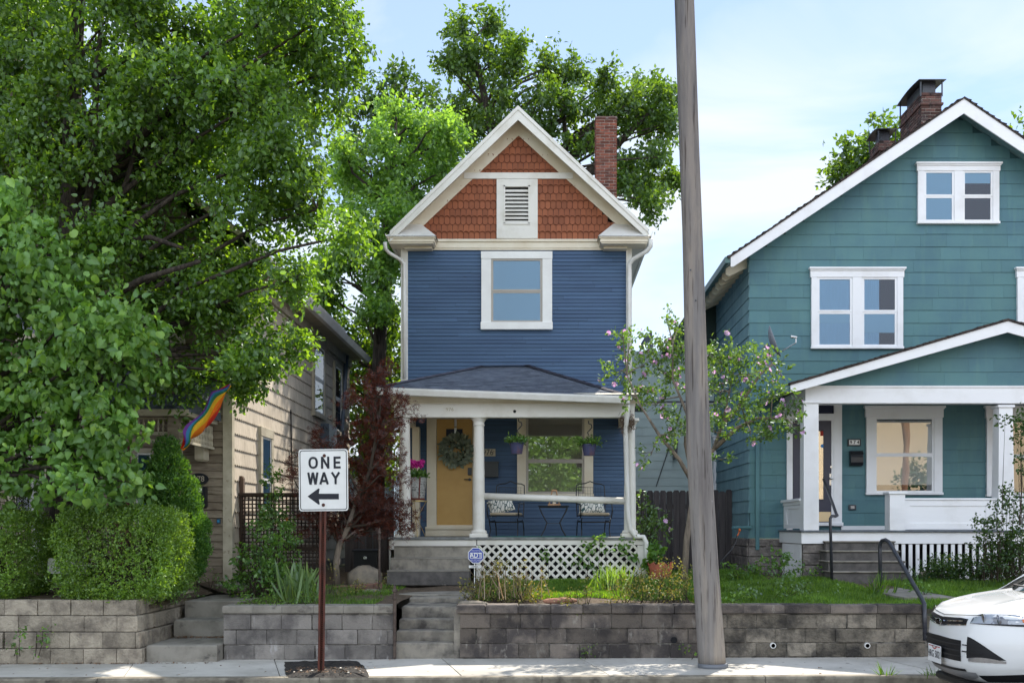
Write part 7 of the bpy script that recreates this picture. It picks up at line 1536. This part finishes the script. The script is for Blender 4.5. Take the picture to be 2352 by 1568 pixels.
bush('bright_weed', 'bright sunlit weed at the foot of the lawn just right of the pole', [(1680, 1372, 22, 14, .15)], 13.95, 240, .05, L_ash, T_OV, seed=17, base=.69)
bush('tall_shrub', 'airy dark shrub with long arching stems in front of the white panelled rail', [(2300, 1190, 26, 40, .25), (2265, 1200, 14, 34, .15), (2320, 1140, 22, 24, .2), (2335, 1240, 40, 40, .3), (2280, 1250, 44, 34, .3), (2350, 1180, 20, 34, .2), (2310, 1290, 60, 34, .4), (2330, 1270, 40, 40, .4)], 17.2, 260, .05, L_dark, T_OV, seed=18, base=.8)
bush('overhanging_branch', 'thin leafy branches hanging in at the right edge before the porch column', [(2300, 962, 20, 5, .06), (2345, 965, 20, 10, .1), (2340, 1000, 14, 14, .1), (2345, 1060, 14, 24, .1), (2360, 1010, 20, 60, .2)], 16.0, 260, .055, L_dark, T_OV, seed=28, base=Z(1200, 16.0), cat='branch')
bush('flower_bed', 'dark green bedding plants with small yellow flowers below the slatted skirt', [(2150, 1310, 30, 20, .3), (2190, 1305, 34, 26, .3), (2240, 1305, 40, 26, .3), (2290, 1315, 50, 22, .3), (2110, 1322, 14, 12, .15), (2170, 1318, 40, 14, .3)], 17.9, 620, .045, L_dark, T_RH, seed=19, base=.8, flowers=m_yel, ffrac=.012, fl=.035)
bush('weeds', 'leafy weeds beside the walkway in front of the white car', [(2125, 1362, 18, 24, .2), (2110, 1345, 14, 12, .15)], 15.2, 200, .045, L_vine, T_OV, seed=20, base=.72)
bush('vine', 'sparse ivy vine climbing over the white diamond lattice', [(1290, 1290, 10, 16, .05), (1325, 1275, 12, 18, .05), (1345, 1300, 12, 18, .05), (1395, 1260, 18, 10, .06), (1375, 1240, 14, 8, .06), (1370, 1310, 14, 16, .05), (1440, 1245, 14, 7, .06), (1260, 1285, 8, 8, .05), (1115, 1280, 14, 8, .05), (1350, 1270, 12, 14, .05)], 18.42, 240, .06, L_vine, T_HT, nl=6, seed=21, base=.8)
bush('wall_creeper', 'small creeper growing out of the beige block wall', [(95, 1460, 12, 8, .04), (85, 1475, 10, 8, .04), (42, 1470, 8, 10, .04), (35, 1490, 10, 8, .04)], 13.30, 300, .05, L_vine, T_OV, nl=6, seed=22, base=.1)
bush('step_weed', 'tiny weed growing at the foot of the blue house garden steps', [(1345, 1501, 1, 1, .01), (1348, 1500, 5, 5, .03)], 13.6, 900, .03, L_gr, T_RH, nl=6, seed=23, base=0.0)
bush('kerb_weed', 'small tuft of weeds in the corner of the wall behind the utility pole', [(1590, 1497, 12, 8, .05)], 13.55, 700, .04, L_gr, T_RH, nl=6, seed=24, base=.0)
bush('wall_top_weeds', 'low green weeds where the beige block wall turns back beside the steps', [(372, 1368, 26, 8, .12), (410, 1362, 24, 8, .2), (440, 1358, 16, 7, .2)], 14.2, 420, .035, L_vine, T_RH, nl=8, seed=26, base=.78)
bush('step_plant', 'spiky small plant beside the low doorstep of the beige house', [(482, 1330, 9, 16, .08), (500, 1345, 10, 8, .08), (455, 1362, 10, 6, .08)], 16.2, 500, .04, L_ir, T_RH, nl=7, seed=25, base=.74)
# bladed plants
def blades(name, label, px, py, Y, n, h, w, spread, mat, seed, tmpl=T_IR, cat='plant', lean=.45, group=None):
    g = np.random.default_rng(seed); c = P(px, py, Y); t = thing(name, c, label, cat, group); p = np.array(c) + g.normal(0, 1, (n, 3)) * np.array([spread, spread, 0.0])
    ax = np.array([0, 0, 1.0]) + g.normal(0, lean, (n, 3)) * np.array([1, 1, .1]); nr = nrmz(g.normal(0, 1, (n, 3)) * np.array([1, .6, .1]) + np.array([0, -.6, 0]))
    V, f = tmpl; V = V.copy(); V[:, 1] *= w; leaves('blades', p, ax, nr, h * g.uniform(.55, 1.1, n), (V, f), mat, t); return t
blades('iris_clump', 'clump of tall sword shaped pale green leaves above the grey block wall', 690, 1382, 14.5, 70, .62, 1.2, .13, L_ir, 5, lean=.33)
blades('grass_tuft', 'thin yellow green grass tuft growing at the kerb, nearer the middle', 2035, 1565, 12.02, 26, .26, .9, .02, L_gr, 6, T_BL, 'grass tuft', .5)
blades('grass_tuft', 'grass tuft at the kerb close to the bumper of the white car', 2145, 1562, 12.0, 40, .20, .9, .06, L_gr, 7, T_BL, 'grass tuft', .6)
blades('grass_tuft', 'bright green sunlit grass clump between the lattice and the sunlit olive bush', 1412, 1352, 16.4, 180, .42, 1.0, .14, leafmat('lit grass', (.12, .22, .03), (.17, .28, .05), .45, (2, 1.9, .5)), 8, T_BL, 'grass tuft', .35)
blades('grass_tuft', 'long dark grass clump at the foot of the bent handrail', 2023, 1368, 15.6, 60, .40, .9, .09, L_gr, 9, T_BL, 'grass tuft', .4)
blades('grass_tuft', 'tall dry stalks standing in the wide olive bush', 1170, 1370, 14.6, 45, .62, .35, .28, leafmat('dry stalk', (.25, .18, .12), (.32, .24, .16), .2, (1.2, 1.1, .8)), 10, T_BL, 'grass tuft', .22)
# lawns
def lawn(name, x0, x1, y0, y1, n, h, seed, skip=None):
    g = np.random.default_rng(seed); x = g.uniform(x0, x1, n); y = g.uniform(y0, y1, n)
    if skip: k = skip(x, y); x, y = x[k], y[k]
    n = len(x); z = np.array([yz(a, b) for a, b in zip(x, y)]); p = np.stack([x, y, z], 1); ax = np.array([0, 0, 1.0]) + g.normal(0, .4, (n, 3)) * np.array([1, 1, .1]); nr = nrmz(g.normal(0, 1, (n, 3)) + np.array([0, -.3, 0]))
    V, f = T_BL; V = V.copy(); V[:, 1] *= 2.0; hh = h * g.uniform(.5, 1.3, n) * (.8 + .4 * np.sin(x * 3.1) * np.sin(y * 4.3))
    o = leaves(name, p, ax, nr, hh, (V, f), L_gr, None); return tag(o, None, None, None, 'stuff')
a = lawn('grass', BX1 + .1, X(1600, 14.5), 14.9, 18.4, 42000, .085, 1); tag(a, 'short green lawn in front of the white lattice skirt', 'grass')
sx0_, sx1_ = X(2060, 15.0), X(2162, 15.0)
a = lawn('grass', X(1600, 14.2), 9.0, 13.82, 18.2, 90000, .095, 2, lambda x, y: ~((x > sx0_ - .05) & (x < sx1_ + .03) & (y > 14.5))); tag(a, 'green lawn sloping up to the green house', 'grass')
a = lawn('grass', X(1460, 18.7), X(1720, 20), 18.4, 20.6, 16000, .10, 3); tag(a, 'grass strip in the gap beside the plank fence', 'grass')
a = lawn('groundcover', LX1 + .1, BX0 - .3, 13.95, 17.2, 9000, .06, 4); tag(a, 'thin ground cover in the bed above the grey wall', 'ground cover')
# fallen leaves on steps and sidewalk
g = np.random.default_rng(44); n1 = 220
p = np.stack([g.uniform(LX0 + .02, LX1 - .1, n1), 14.43 - np.abs(g.normal(0, .10, n1)), np.full(n1, .208) + g.random(n1) * .012], 1)
n2 = 90; p2 = np.stack([g.uniform(-7.5, 8, n2), g.uniform(12.15, 13.6, n2), np.zeros(n2)], 1); p2[:, 2] = p2[:, 0] * SL + .006
n3 = 160; p3 = np.stack([g.uniform(X(655, 12), X(845, 12), n3), g.uniform(11.98, 12.5, n3), np.full(n3, .05)], 1)
n4 = 200; p4 = np.stack([g.uniform(-7.5, LX1, n4), 13.32 - np.abs(g.normal(0, .025, n4)), np.full(n4, .0)], 1); p4[:, 2] = p4[:, 0] * SL + .008
p = np.concatenate([p, p2, p3, p4]); n = len(p)
o = leaves('fallen_leaves', p, g.normal(0, 1, (n, 3)) * np.array([1, 1, .15]), np.array([0, 0, 1.0]) + g.normal(0, .3, (n, 3)), g.uniform(.02, .045, n), T_RH, leafmat('dead leaf', (.10, .05, .025), (.22, .13, .07), .1, (1, 1, 1)), None)
tag(o, 'dry fallen leaves scattered on the steps and the sidewalk', 'fallen leaves', None, 'stuff')
# wreath, hanging baskets, geraniums
def ring(name, c, R0, r, n, leaf, mat, seed, par, tm=T_OV):
    g = np.random.default_rng(seed); a = g.uniform(0, 2 * math.pi, n); e = nrmz(g.normal(0, 1, (n, 3))); cc = np.stack([np.cos(a), np.zeros(n), np.sin(a)], 1)
    p = np.array(c) + cc * R0 + e * r * g.random((n, 1)) ** .4 * np.array([1, .7, 1]); ax = cc * .6 + e + np.stack([-np.sin(a), np.zeros(n), np.cos(a)], 1) * .7
    leaves(name, p, ax, g.normal(0, .6, (n, 3)) + np.array([0, -1, .3]), leaf * g.uniform(.7, 1.3, n), tm, mat, par)
wc = P(1047, 1034, FB - .12); wr = thing('door_wreath', wc, 'round dusty green leaf wreath hanging on the yellow door', 'wreath')
ring('leaves', wc, .20, .115, 520, .10, L_wr, 3, wr); s = MB(); s.tube([Vector(wc) + Vector((.2 * math.cos(2 * math.pi * i / 20), .02, .2 * math.sin(2 * math.pi * i / 20))) for i in range(21)], .03, 6); s.build('wire_ring', m_twig, wr)
s = MB(); s.box(X(1044, FB), X(1049.5, FB), FB - .05, FB - .045, Z(1010, FB), Z(963, FB)); s.build('hanger_strap', m_steel, wr)
m_potb = M('purple blue plastic pot', (.055, .06, .13), (.12, .06, .07), 7, .5, .1, ramp=(.5, .7))
for i, (px, pt_, lb) in enumerate(((1187, 961, 'blue purple hanging flower pot left of the porch window'), (1353, 966, 'blue purple hanging flower pot right of the porch window'))):
    Y = FP + .12; c = P(px, 1016 + 4 * i, Y); t = thing('hanging_basket', P(px, 1041 + 5 * i, Y), lb, 'hanging planter', 'hanging flower pots under the porch beam')
    r = .135; s = MB(); s.lathe([(.001, -.205), (r * .72, -.205), (r * .95, -.03), (r * 1.05, -.025), (r * 1.05, 0), (r * .98, 0), (r * .92, -.03), (.001, -.03)], c, 24); s.build('pot', m_potb, t)
    s = MB(); top = P(px + (4 if i == 0 else -1), pt_, Y); hk = P(px + (3 if i == 0 else -1), pt_ + 32, Y)
    for k in range(3): an = math.radians(120 * k + 30); s.tube([c + Vector((r * math.cos(an), r * math.sin(an), -.01)), hk], .003, 4)
    s.tube([top, top + Vector((0, 0, -.05)), top + Vector((.05, 0, -.07)), top + Vector((.06, 0, -.12)), top + Vector((.02, 0, -.17)), top + Vector((-.02, 0, -.21)), hk], .010, 6); s.build('hanger', m_black, t)
    g = np.random.default_rng(50 + i); n = 80; u = nrmz(g.normal(0, 1, (n, 3)) * np.array([1, 1, .6])); u[:, 2] = np.abs(u[:, 2]); b = np.array(c) + u * np.array([r * .8, r * .8, .03]); d = nrmz(u + np.array([0, 0, .45]) + g.normal(0, .3, (n, 3)))
    leaves('foliage', *shootleaves(g, b, d, g.uniform(.05, .17, n), 9, .02, .04, droop=.1), T_OV, L_vine, t)
g = np.random.default_rng(61); c = np.array(P(956, 1098, 18.85)); n = 110; u = nrmz(g.normal(0, 1, (n, 3))); u[:, 2] = np.abs(u[:, 2]); b = c + u * np.array([.12, .12, .04]) + np.array([0, 0, -.02])
leaves('foliage', *shootleaves(g, b, nrmz(u + np.array([0, 0, .8])), g.uniform(.05, .16, n), 8, .02, .055, droop=0), T_OV, L_vine, pb)
hc = [np.array(P(a, b_, 18.8)) for a, b_ in ((943, 1060), (952, 1063), (962, 1064), (970, 1061), (957, 1068), (947, 1068), (968, 1069), (938, 1066))]; p = np.concatenate([h + nrmz(g.normal(0, 1, (34, 3))) * .042 for h in hc])
leaves('flowers', p, g.normal(0, 1, p.shape), nrmz(g.normal(0, 1, p.shape) + np.array([0, -1, .5])), np.full(len(p), .032), T_FL, m_mag, pb)
# ---- white car parked facing left -------------------------------------------------
CX, CY, CZ = X(2170, 10.75) - .11, 10.62, -.115
car = thing('parked_car', (CX, CY, CZ), 'white crossover car parked facing left, its nose entering at the lower right', 'car', local=True); car.scale = (1.02, 1.02, 1.055)
# local frame: x back from the nose, y lateral (- = near the camera side), z up
m_car = M('white car paint', (.78, .78, .78), None, rough=.22, spec=.5, coat=1.0); m_blkp = M('black plastic', (.012, .012, .014), None, rough=.45); m_chr = M('chrome', (.75, .75, .77), None, rough=.08, metal=1.0)
m_silver = M('silver skid plastic', (.30, .30, .31), None, rough=.4, metal=.3); m_tyre = M('tyre rubber', (.018, .018, .018), None, rough=.85); HW = .92
prof = [(.30, .285), (.16, .31), (.07, .36), (.02, .43), (.0, .50), (-.005, .60), (.0, .70), (.012, .80), (.035, .885), (.085, .945), (.16, .985), (.30, 1.03), (.50, 1.075), (.72, 1.11), (.92, 1.135)]
def fx(s_, h):
    """x of the nose surface at lateral fraction s_, height h"""
    a = abs(s_)
    for (x0, z0), (x1, z1) in zip(prof[:-1], prof[1:]):
        if z0 <= h <= z1: base = x0 + (x1 - x0) * (h - z0) / (z1 - z0); break
    else: base = prof[-1][0] if h > 1 else prof[0][0]
    k = .46 if h < .9 else .46 * max(.25, 1 - (h - .9) * 3.0)
    return base + k * a ** 3.2 + .05 * a * a
ns = 40; s = MB(); vs = []
for (x, z) in prof:
    for i in range(ns + 1):
        s_ = -1 + 2 * i / ns; hw = HW * (1.0 if z < 1.0 else 1 - (z - 1.0) * .9)
        dz = -.055 * abs(s_) ** 4 if z > .95 else (0.06 * abs(s_) ** 3 if z < .45 else 0)
        if z > .95: dz += .018 * math.exp(-((abs(s_) - .62) / .12) ** 2)
        vs.append((fx(s_, z), s_ * hw, z + dz))
s.add(vs, [(j * (ns + 1) + i, (j + 1) * (ns + 1) + i, (j + 1) * (ns + 1) + i + 1, j * (ns + 1) + i + 1) for j in range(len(prof) - 1) for i in range(ns)])
# sides
for sg in (-1, 1):
    st = [.0, .25, .45, .6, .8, .95, 1.2, 2.0, 3.0, 3.9, 4.35]; hs = [(.285, .97), (.40, 1.0), (.60, 1.02), (.80, 1.015), (.95, .99), (1.07, .93)]; vs = []
    for x in st:
        for (h, w) in hs:
            xx = max(x, fx(1, min(h, 1.1))) if x < .6 else x; ww = HW * (w if x > .5 else 1 + (w - 1) * (x / .5) ** .5)
            if x > 4.2: xx += -.1 * abs(h - .7); 
            up = .03 * min(1, x / 2.5) if h > 1 else 0
            if h > .9 and x < 1.0:
                for (xa, za), (xb, zb2_) in zip(prof[:-1], prof[1:]):
                    xs_ = fx(1, za), fx(1, zb2_)
                    if za > .9 and xs_[0] <= xx <= xs_[1]: up = min(0, za + (zb2_ - za) * (xx - xs_[0]) / (xs_[1] - xs_[0]) - .062 - h)
            vs.append((xx, sg * ww, h + up))
    m_ = len(hs); fs = [(i * m_ + j, (i + 1) * m_ + j, (i + 1) * m_ + j + 1, i * m_ + j + 1) for i in range(len(st) - 1) for j in range(m_ - 1)]
    s.add(vs, fs if sg < 0 else [f[::-1] for f in fs])
s.add([(4.35, -HW, .30), (4.35, HW, .30), (4.35, HW, 1.08), (4.35, -HW, 1.08)], [(0, 1, 2, 3)])
# roof + pillars
rf_ = [(1.0, 1.13, .80), (1.78, 1.60, .64), (2.1, 1.66, .62), (3.2, 1.66, .62), (3.9, 1.58, .60), (4.3, 1.12, .78)]
vs = []
for (x, z, w) in rf_:
    for i in range(9): a = -1 + 2 * i / 8; vs.append((x, a * w, z - .04 * a * a))
fs = [(i * 9 + j, (i + 1) * 9 + j, (i + 1) * 9 + j + 1, i * 9 + j + 1) for i in range(1, 4) for j in range(8)]; s.add(vs, fs)
for sg in (-1, 1):
    s.tube([(2.6, sg * .86, 1.08), (2.65, sg * .63, 1.62)], .03, 6); s.tube([(4.2, sg * .82, 1.1), (3.85, sg * .61, 1.56)], .06, 6)
body = s.build('body', m_car, car, smooth=True)
s = MB(); s.add([(.93, -.80, 1.10), (.93, .80, 1.10), (1.78, .64, 1.575), (1.78, -.64, 1.575), (.88, 0, 1.145), (1.74, 0, 1.615)], [(0, 4, 5, 3), (4, 1, 2, 5)])
s2 = MB(); s2.tube([(.96, -.83, 1.075), (1.4, -.745, 1.36), (1.80, -.645, 1.575)], .022, 6); s2.build('pillar', m_car, car, smooth=True); s2 = MB(); s2.tube([(.96, .83, 1.075), (1.4, .745, 1.36), (1.80, .645, 1.575)], .022, 6); s2.build('pillar', m_car, car, smooth=True)
s2 = MB(); s2.add([(.90, -.80, 1.098), (.90, .80, 1.098), (1.0, .80, 1.10), (1.0, -.80, 1.10), (.86, 0, 1.136), (1.0, 0, 1.15)], [(0, 4, 5, 3), (4, 1, 2, 5)]); s2.build('cowl', m_blkp, car)
m_cgl = glassmat('windshield', .25, (.35, .42, .40)); s.build('windshield', m_cgl, car, smooth=True)
s = MB()
for sg in (-1, 1): s.add([(1.05, sg * .86, 1.09), (4.15, sg * .86, 1.09), (3.85, sg * .63, 1.55), (1.82, sg * .655, 1.57)], [(0, 1, 2, 3)])
s.add([(4.33, -.78, 1.1), (4.33, .78, 1.1), (3.95, .58, 1.55), (3.95, -.58, 1.55)], [(0, 1, 2, 3)]); s.build('side_glass', m_cgl, car)
s = MB(); s.box(1.0, 4.1, -.8, .8, .5, 1.06); s.box(1.7, 1.9, -.7, -.1, 1.0, 1.45, .05); s.box(1.7, 1.9, .1, .7, 1.0, 1.45, .05); s.build('interior', m_blkp, car)
s = MB(); s.box(.62, 4.3, -HW + .03, HW - .03, .20, .30, .02); s.box(.16, .62, -.5, .5, .22, .30, .02); s.build('underbody', m_blkp, car)
s = MB(); s.tube([(.86, -.3, 1.135), (.95, .1, 1.17), (1.02, .55, 1.17)], .012, 5); s.build('wiper', m_blkp, car)
def patch(name, mat, y0, y1, lo, hi, n=16, m=5, off=.006, smooth=True, par=car):
    s = MB(); vs = []
    for i in range(n + 1):
        y = y0 + (y1 - y0) * i / n
        for j in range(m + 1):
            h = lo(y) + (hi(y) - lo(y)) * j / m; dz = 0
            a = abs(y / HW)
            if h > .95: dz = -.055 * a ** 4 + .018 * math.exp(-((a - .62) / .12) ** 2)
            elif h < .45: dz = .06 * a ** 3
            vs.append((fx(y / HW, h) - off, y, h + dz))
    s.add(vs, [(i * (m + 1) + j, (i + 1) * (m + 1) + j, (i + 1) * (m + 1) + j + 1, i * (m + 1) + j + 1) for i in range(n) for j in range(m)]); return s.build(name, mat, par, smooth=smooth)
k = lambda v: (lambda y: v)
ug = patch('upper_grille', m_blkp, -.46, .46, lambda y: .815 + .09 * abs(y), lambda y: .893 + .05 * abs(y) - .12 * max(0, abs(y) - .36), 24, 3, .005)
for z0, z1 in ((.850, .860),): patch('grille_bar', m_chr, -.42, .42, lambda y: .850 + .07 * abs(y), lambda y: .861 + .07 * abs(y), 20, 1, .016, par=ug)
patch('grille_trim', m_chr, -.47, .47, lambda y: .806 + .09 * abs(y), lambda y: .814 + .09 * abs(y), 24, 1, .012, par=ug)
lg = patch('lower_grille', m_blkp, -.43, .46, lambda y: .505, lambda y: .71 - .02 * abs(y), 20, 4, .006)
for zz in (.55, .60, .655): patch('grille_slat', M('dark slat', (.03, .03, .033), None, rough=.4), -.45, .48, k(zz), k(zz + .012), 20, 1, .02, par=lg)
patch('bumper_slot', m_blkp, -.46, .46, k(.405), lambda y: .43, 20, 1, .010)
patch('skid_plate', m_silver, -.55, .55, lambda y: .30 + .06 * (abs(y) / .55) ** 3, lambda y: .40, 20, 4, .008)
for sg in (-1, 1):
    a, b = (min(sg * .56, sg * .92), max(sg * .56, sg * .92)); patch('lower_cladding', m_blkp, a, b, k(.29), lambda y: .375 + .05 * (abs(y) - .56), 10, 3, .009)
    s = MB(); s.box(.62, 4.3, sg * (HW * .985), sg * (HW * 1.012), .28, .43, .01); s.build('sill_cladding', m_blkp, car)
for sg in (-1, 1):
    y_ = lambda a, b: (min(sg * a, sg * b), max(sg * a, sg * b)); a, b = y_(.50, .80)
    f = lambda y: (abs(y) - .50) / .30
    fgl = patch('fog_grille', m_blkp, a, b, lambda y: .545 + .01 * f(y), lambda y: .745 - .0 * f(y) - .19 * max(0, f(y)) ** 1.5, 14, 4, .006)
    for zz in (.60, .66): patch('grille_slat', m_blkp, *y_(.47, .66), k(zz), k(zz + .012), 10, 1, .025, par=fgl)
    a, b = y_(.52, .80); patch('fog_lamp', m_chr, a, b, lambda y: .515 + .015 * f(y), lambda y: .543 + .022 * math.sin(max(0, min(1, f(y))) * 3), 12, 3, .010)
    a, b = y_(.50, .915); g_ = lambda y: (abs(y) - .50) / .415
    hl_ = patch('headlight', M('headlight lens', (.34, .37, .42), (.12, .13, .16), 6, .04, 0, spec=.8, coat=1, ramp=(.52, .56)), a, b, lambda y: .892 - .02 * (1 - g_(y)), lambda y: .925 + .075 * min(1, g_(y) * 1.6), 16, 5, .007)
    patch('lower_bezel', m_blkp, a, b, lambda y: .870 - .0 * (1 - g_(y)), lambda y: .892 - .02 * (1 - g_(y)), 14, 1, .008, par=hl_)
    for yy in (.60, .72):
        s = MB(); zc = .935; s.lathe([(.001, .01), (.022, .008), (.038, 0), (.042, -.006), (.001, -.008)], (fx(yy / HW, zc) - .014, sg * yy, zc - .01), 16, 'x'); s.build('lamp', m_chr, hl_)
    a, b = y_(.86, .918); patch('indicator', M('orange lens', (.8, .18, .02), None, rough=.1, coat=1), a, b, k(.90), k(.975), 6, 2, .010, par=hl_)
patch('hood_gap', m_blkp, -.60, .60, lambda y: .912 + .06 * abs(y), lambda y: .917 + .06 * abs(y), 30, 1, .004)
# badge
s = MB(); bx_, bz_ = fx(0, .845) - .022, .846; s.lathe([(.001, 0), (.07, 0), (.078, .008), (.07, .012)], (0, 0, 0), 28, 'x'); s.v = [(bx_ - v[0] + 0, v[1], bz_ + v[2] * .42) for v in s.v]; bd = s.build('badge', m_chr, car)
s = MB(); s.lathe([(.001, 0), (.062, 0)], (0, 0, 0), 28, 'x'); s.v = [(bx_ - .014, v[1], bz_ + v[2] * .40) for v in s.v]; s.build('badge_face', M('badge dark', (.02, .025, .05), None, rough=.2), bd)
def ftext(body_, size, y, z, x, mat, par, sx=1, name='lettering'):
    o = text(body_, size, (0, 0, 0), mat, name, par, ext=.0008, sx=sx); o.data.transform(Matrix.Translation((x, y, z)) @ Matrix.Rotation(math.radians(-90), 4, 'Z') ); return o
ftext('Ford', .045, 0, bz_, bx_ - .017, m_chr, bd, sx=1.2)
# number plate, a little to the left of centre of the grille
pyc = .0; pxx = fx(0, .55) - .045; s = MB(); s.box(pxx, pxx + .004, pyc - .165, pyc + .165, .445, .615, .0015); pl_ = s.build('number_plate', M('plate', (.74, .74, .74), None, rough=.4), car)
s = MB(); s.add([(pxx - .001, .07 + pyc, .606), (pxx - .001, -.07 + pyc, .606), (pxx - .001, -.045 + pyc, .58), (pxx - .001, pyc, .572), (pxx - .001, .045 + pyc, .58)], [(0, 1, 2, 3, 4)]); s.add([(pxx - .001, .145 + pyc, .606), (pxx - .001, -.145 + pyc, .606), (pxx - .001, -.145 + pyc, .598), (pxx - .001, .145 + pyc, .598)], [(0, 1, 2, 3)]); s.build('plate_banner', M('plate red', (.45, .02, .02), None), pl_)
ftext('HRG 5821', .098, pyc, .523, pxx - .002, m_ink, pl_, sx=.80); ftext('OHIO', .028, pyc, .592, pxx - .003, m_cleanw, pl_)
for wx in (.93, 3.6):
    for sg in (-1, 1):
        s = MB(); s.lathe([(.17, -.10), (.31, -.11), (.345, -.08), (.35, 0), (.345, .08), (.31, .11), (.17, .10)], (wx, sg * .80, .35), 28, 'y'); w_ = s.build('wheel', m_tyre, car, smooth=True)
        s = MB(); s.lathe([(.001, .02), (.05, .04), (.17, .02), (.22, .03), (.225, -.0)], (0, 0, 0), 20, 'y'); s.v = [(wx + v[0], sg * (.80 + .075) + sg * v[1], .35 + v[2]) for v in s.v]; s.build('rim', m_silver, w_)
        s = MB(); o_ = []; n = 16
        for i in range(n + 1): an = math.pi * i / n; o_.append((wx + .40 * math.cos(an), .36 + .40 * math.sin(an)))
        o_ += [(wx - .36, .26), (wx + .36, .26)]
        o_ = [(wx + .40 * math.cos(math.pi * i / n), .36 + .40 * math.sin(math.pi * i / n)) for i in range(n + 1)] + [(wx - .40, .27), (wx + .40, .27)]
        s.prism(o_, sg * (HW + .004), sg * (HW + .010)); s.build('wheel_arch', m_blkp, car)
for sg in (-1, 1): s = MB(); s.sph((1.6, sg * 1.0, 1.16), .10, 10, 7, (.6, 1, .8)); s.build('mirror', m_car, car, smooth=True)
# ---- across the street (seen in the window reflections) -----------------------------
oh = thing('opposite_house', (21, -13, 0), 'tan clapboard house across the street, mirrored in the porch windows', 'house')
m_opp = M('tan siding', (.55, .44, .29), (.5, .4, .27), 2, .7, .1, 40)
s = MB(); s.box(12.5, 30, -19, -13, 0, 8.2); fo_ = Fr((0, -13, 0), (1, 0, 0), (0, 1, 0)); s.prism([(12.2, 8.2), (30.3, 8.2), (21.2, 12)], -19, -12.6); s.build('wall', m_opp, oh)
window(fo_, 21.5, 22.9, 1.6, 3.4, oh, m_cleanw, m_cleanw, tw=.12, mid=.5); window(fo_, 21.5, 22.9, 4.8, 6.5, oh, m_cleanw, m_cleanw, tw=.12, mid=.5); window(fo_, 14.2, 15.2, 0.1, 2.3, oh, m_cleanw, m_cleanw, tw=.12)
op = thing('utility_pole', (15.6, -2.4, 0), 'brown utility pole across the street, mirrored in the green house window', 'utility pole')
s = MB(); s.tube([(15.6, -2.4, -.1), (15.6, -2.4, 9)], [.17, .12], 14); s.build('pole', M('orange brown pole', (.30, .15, .07), (.2, .10, .05), 3, .85, .5, stretch=(4, 4, .4)), op)
gq = np.random.default_rng(5)
def simple_tree(x, y, h, r, seed, label, mat):
    g = np.random.default_rng(seed); lob = [(np.array([x + g.normal(0, r * .35), y + g.normal(0, r * .3), h + g.normal(0, r * .35)]), np.array([r * .6] * 3)) for _ in range(9)]; tp = [Vector((x, y, 0)), Vector((x, y, h * .5)), Vector((x, y, h))]
    tree('street_tree', label, (x, y, 0), tp, [.2, .15, .05], lob, 16, mat, m_bark, T_RH, r0=.08, seed=seed, frac=.3, nl=20, leaf=.2, L=(.3, .6), spread=.15, hollow=.3)
simple_tree(.8, -9, 4.4, 4.2, 71, 'leafy tree across the street mirrored in the blue house window', L_ash)
simple_tree(17.6, -4.5, 3.6, 1.2, 72, 'small dark tree across the street, mirrored beside the brown pole', L_dark)
simple_tree(-8, -10, 6.0, 3.4, 73, 'large tree across the street opposite the beige house', L_ash)
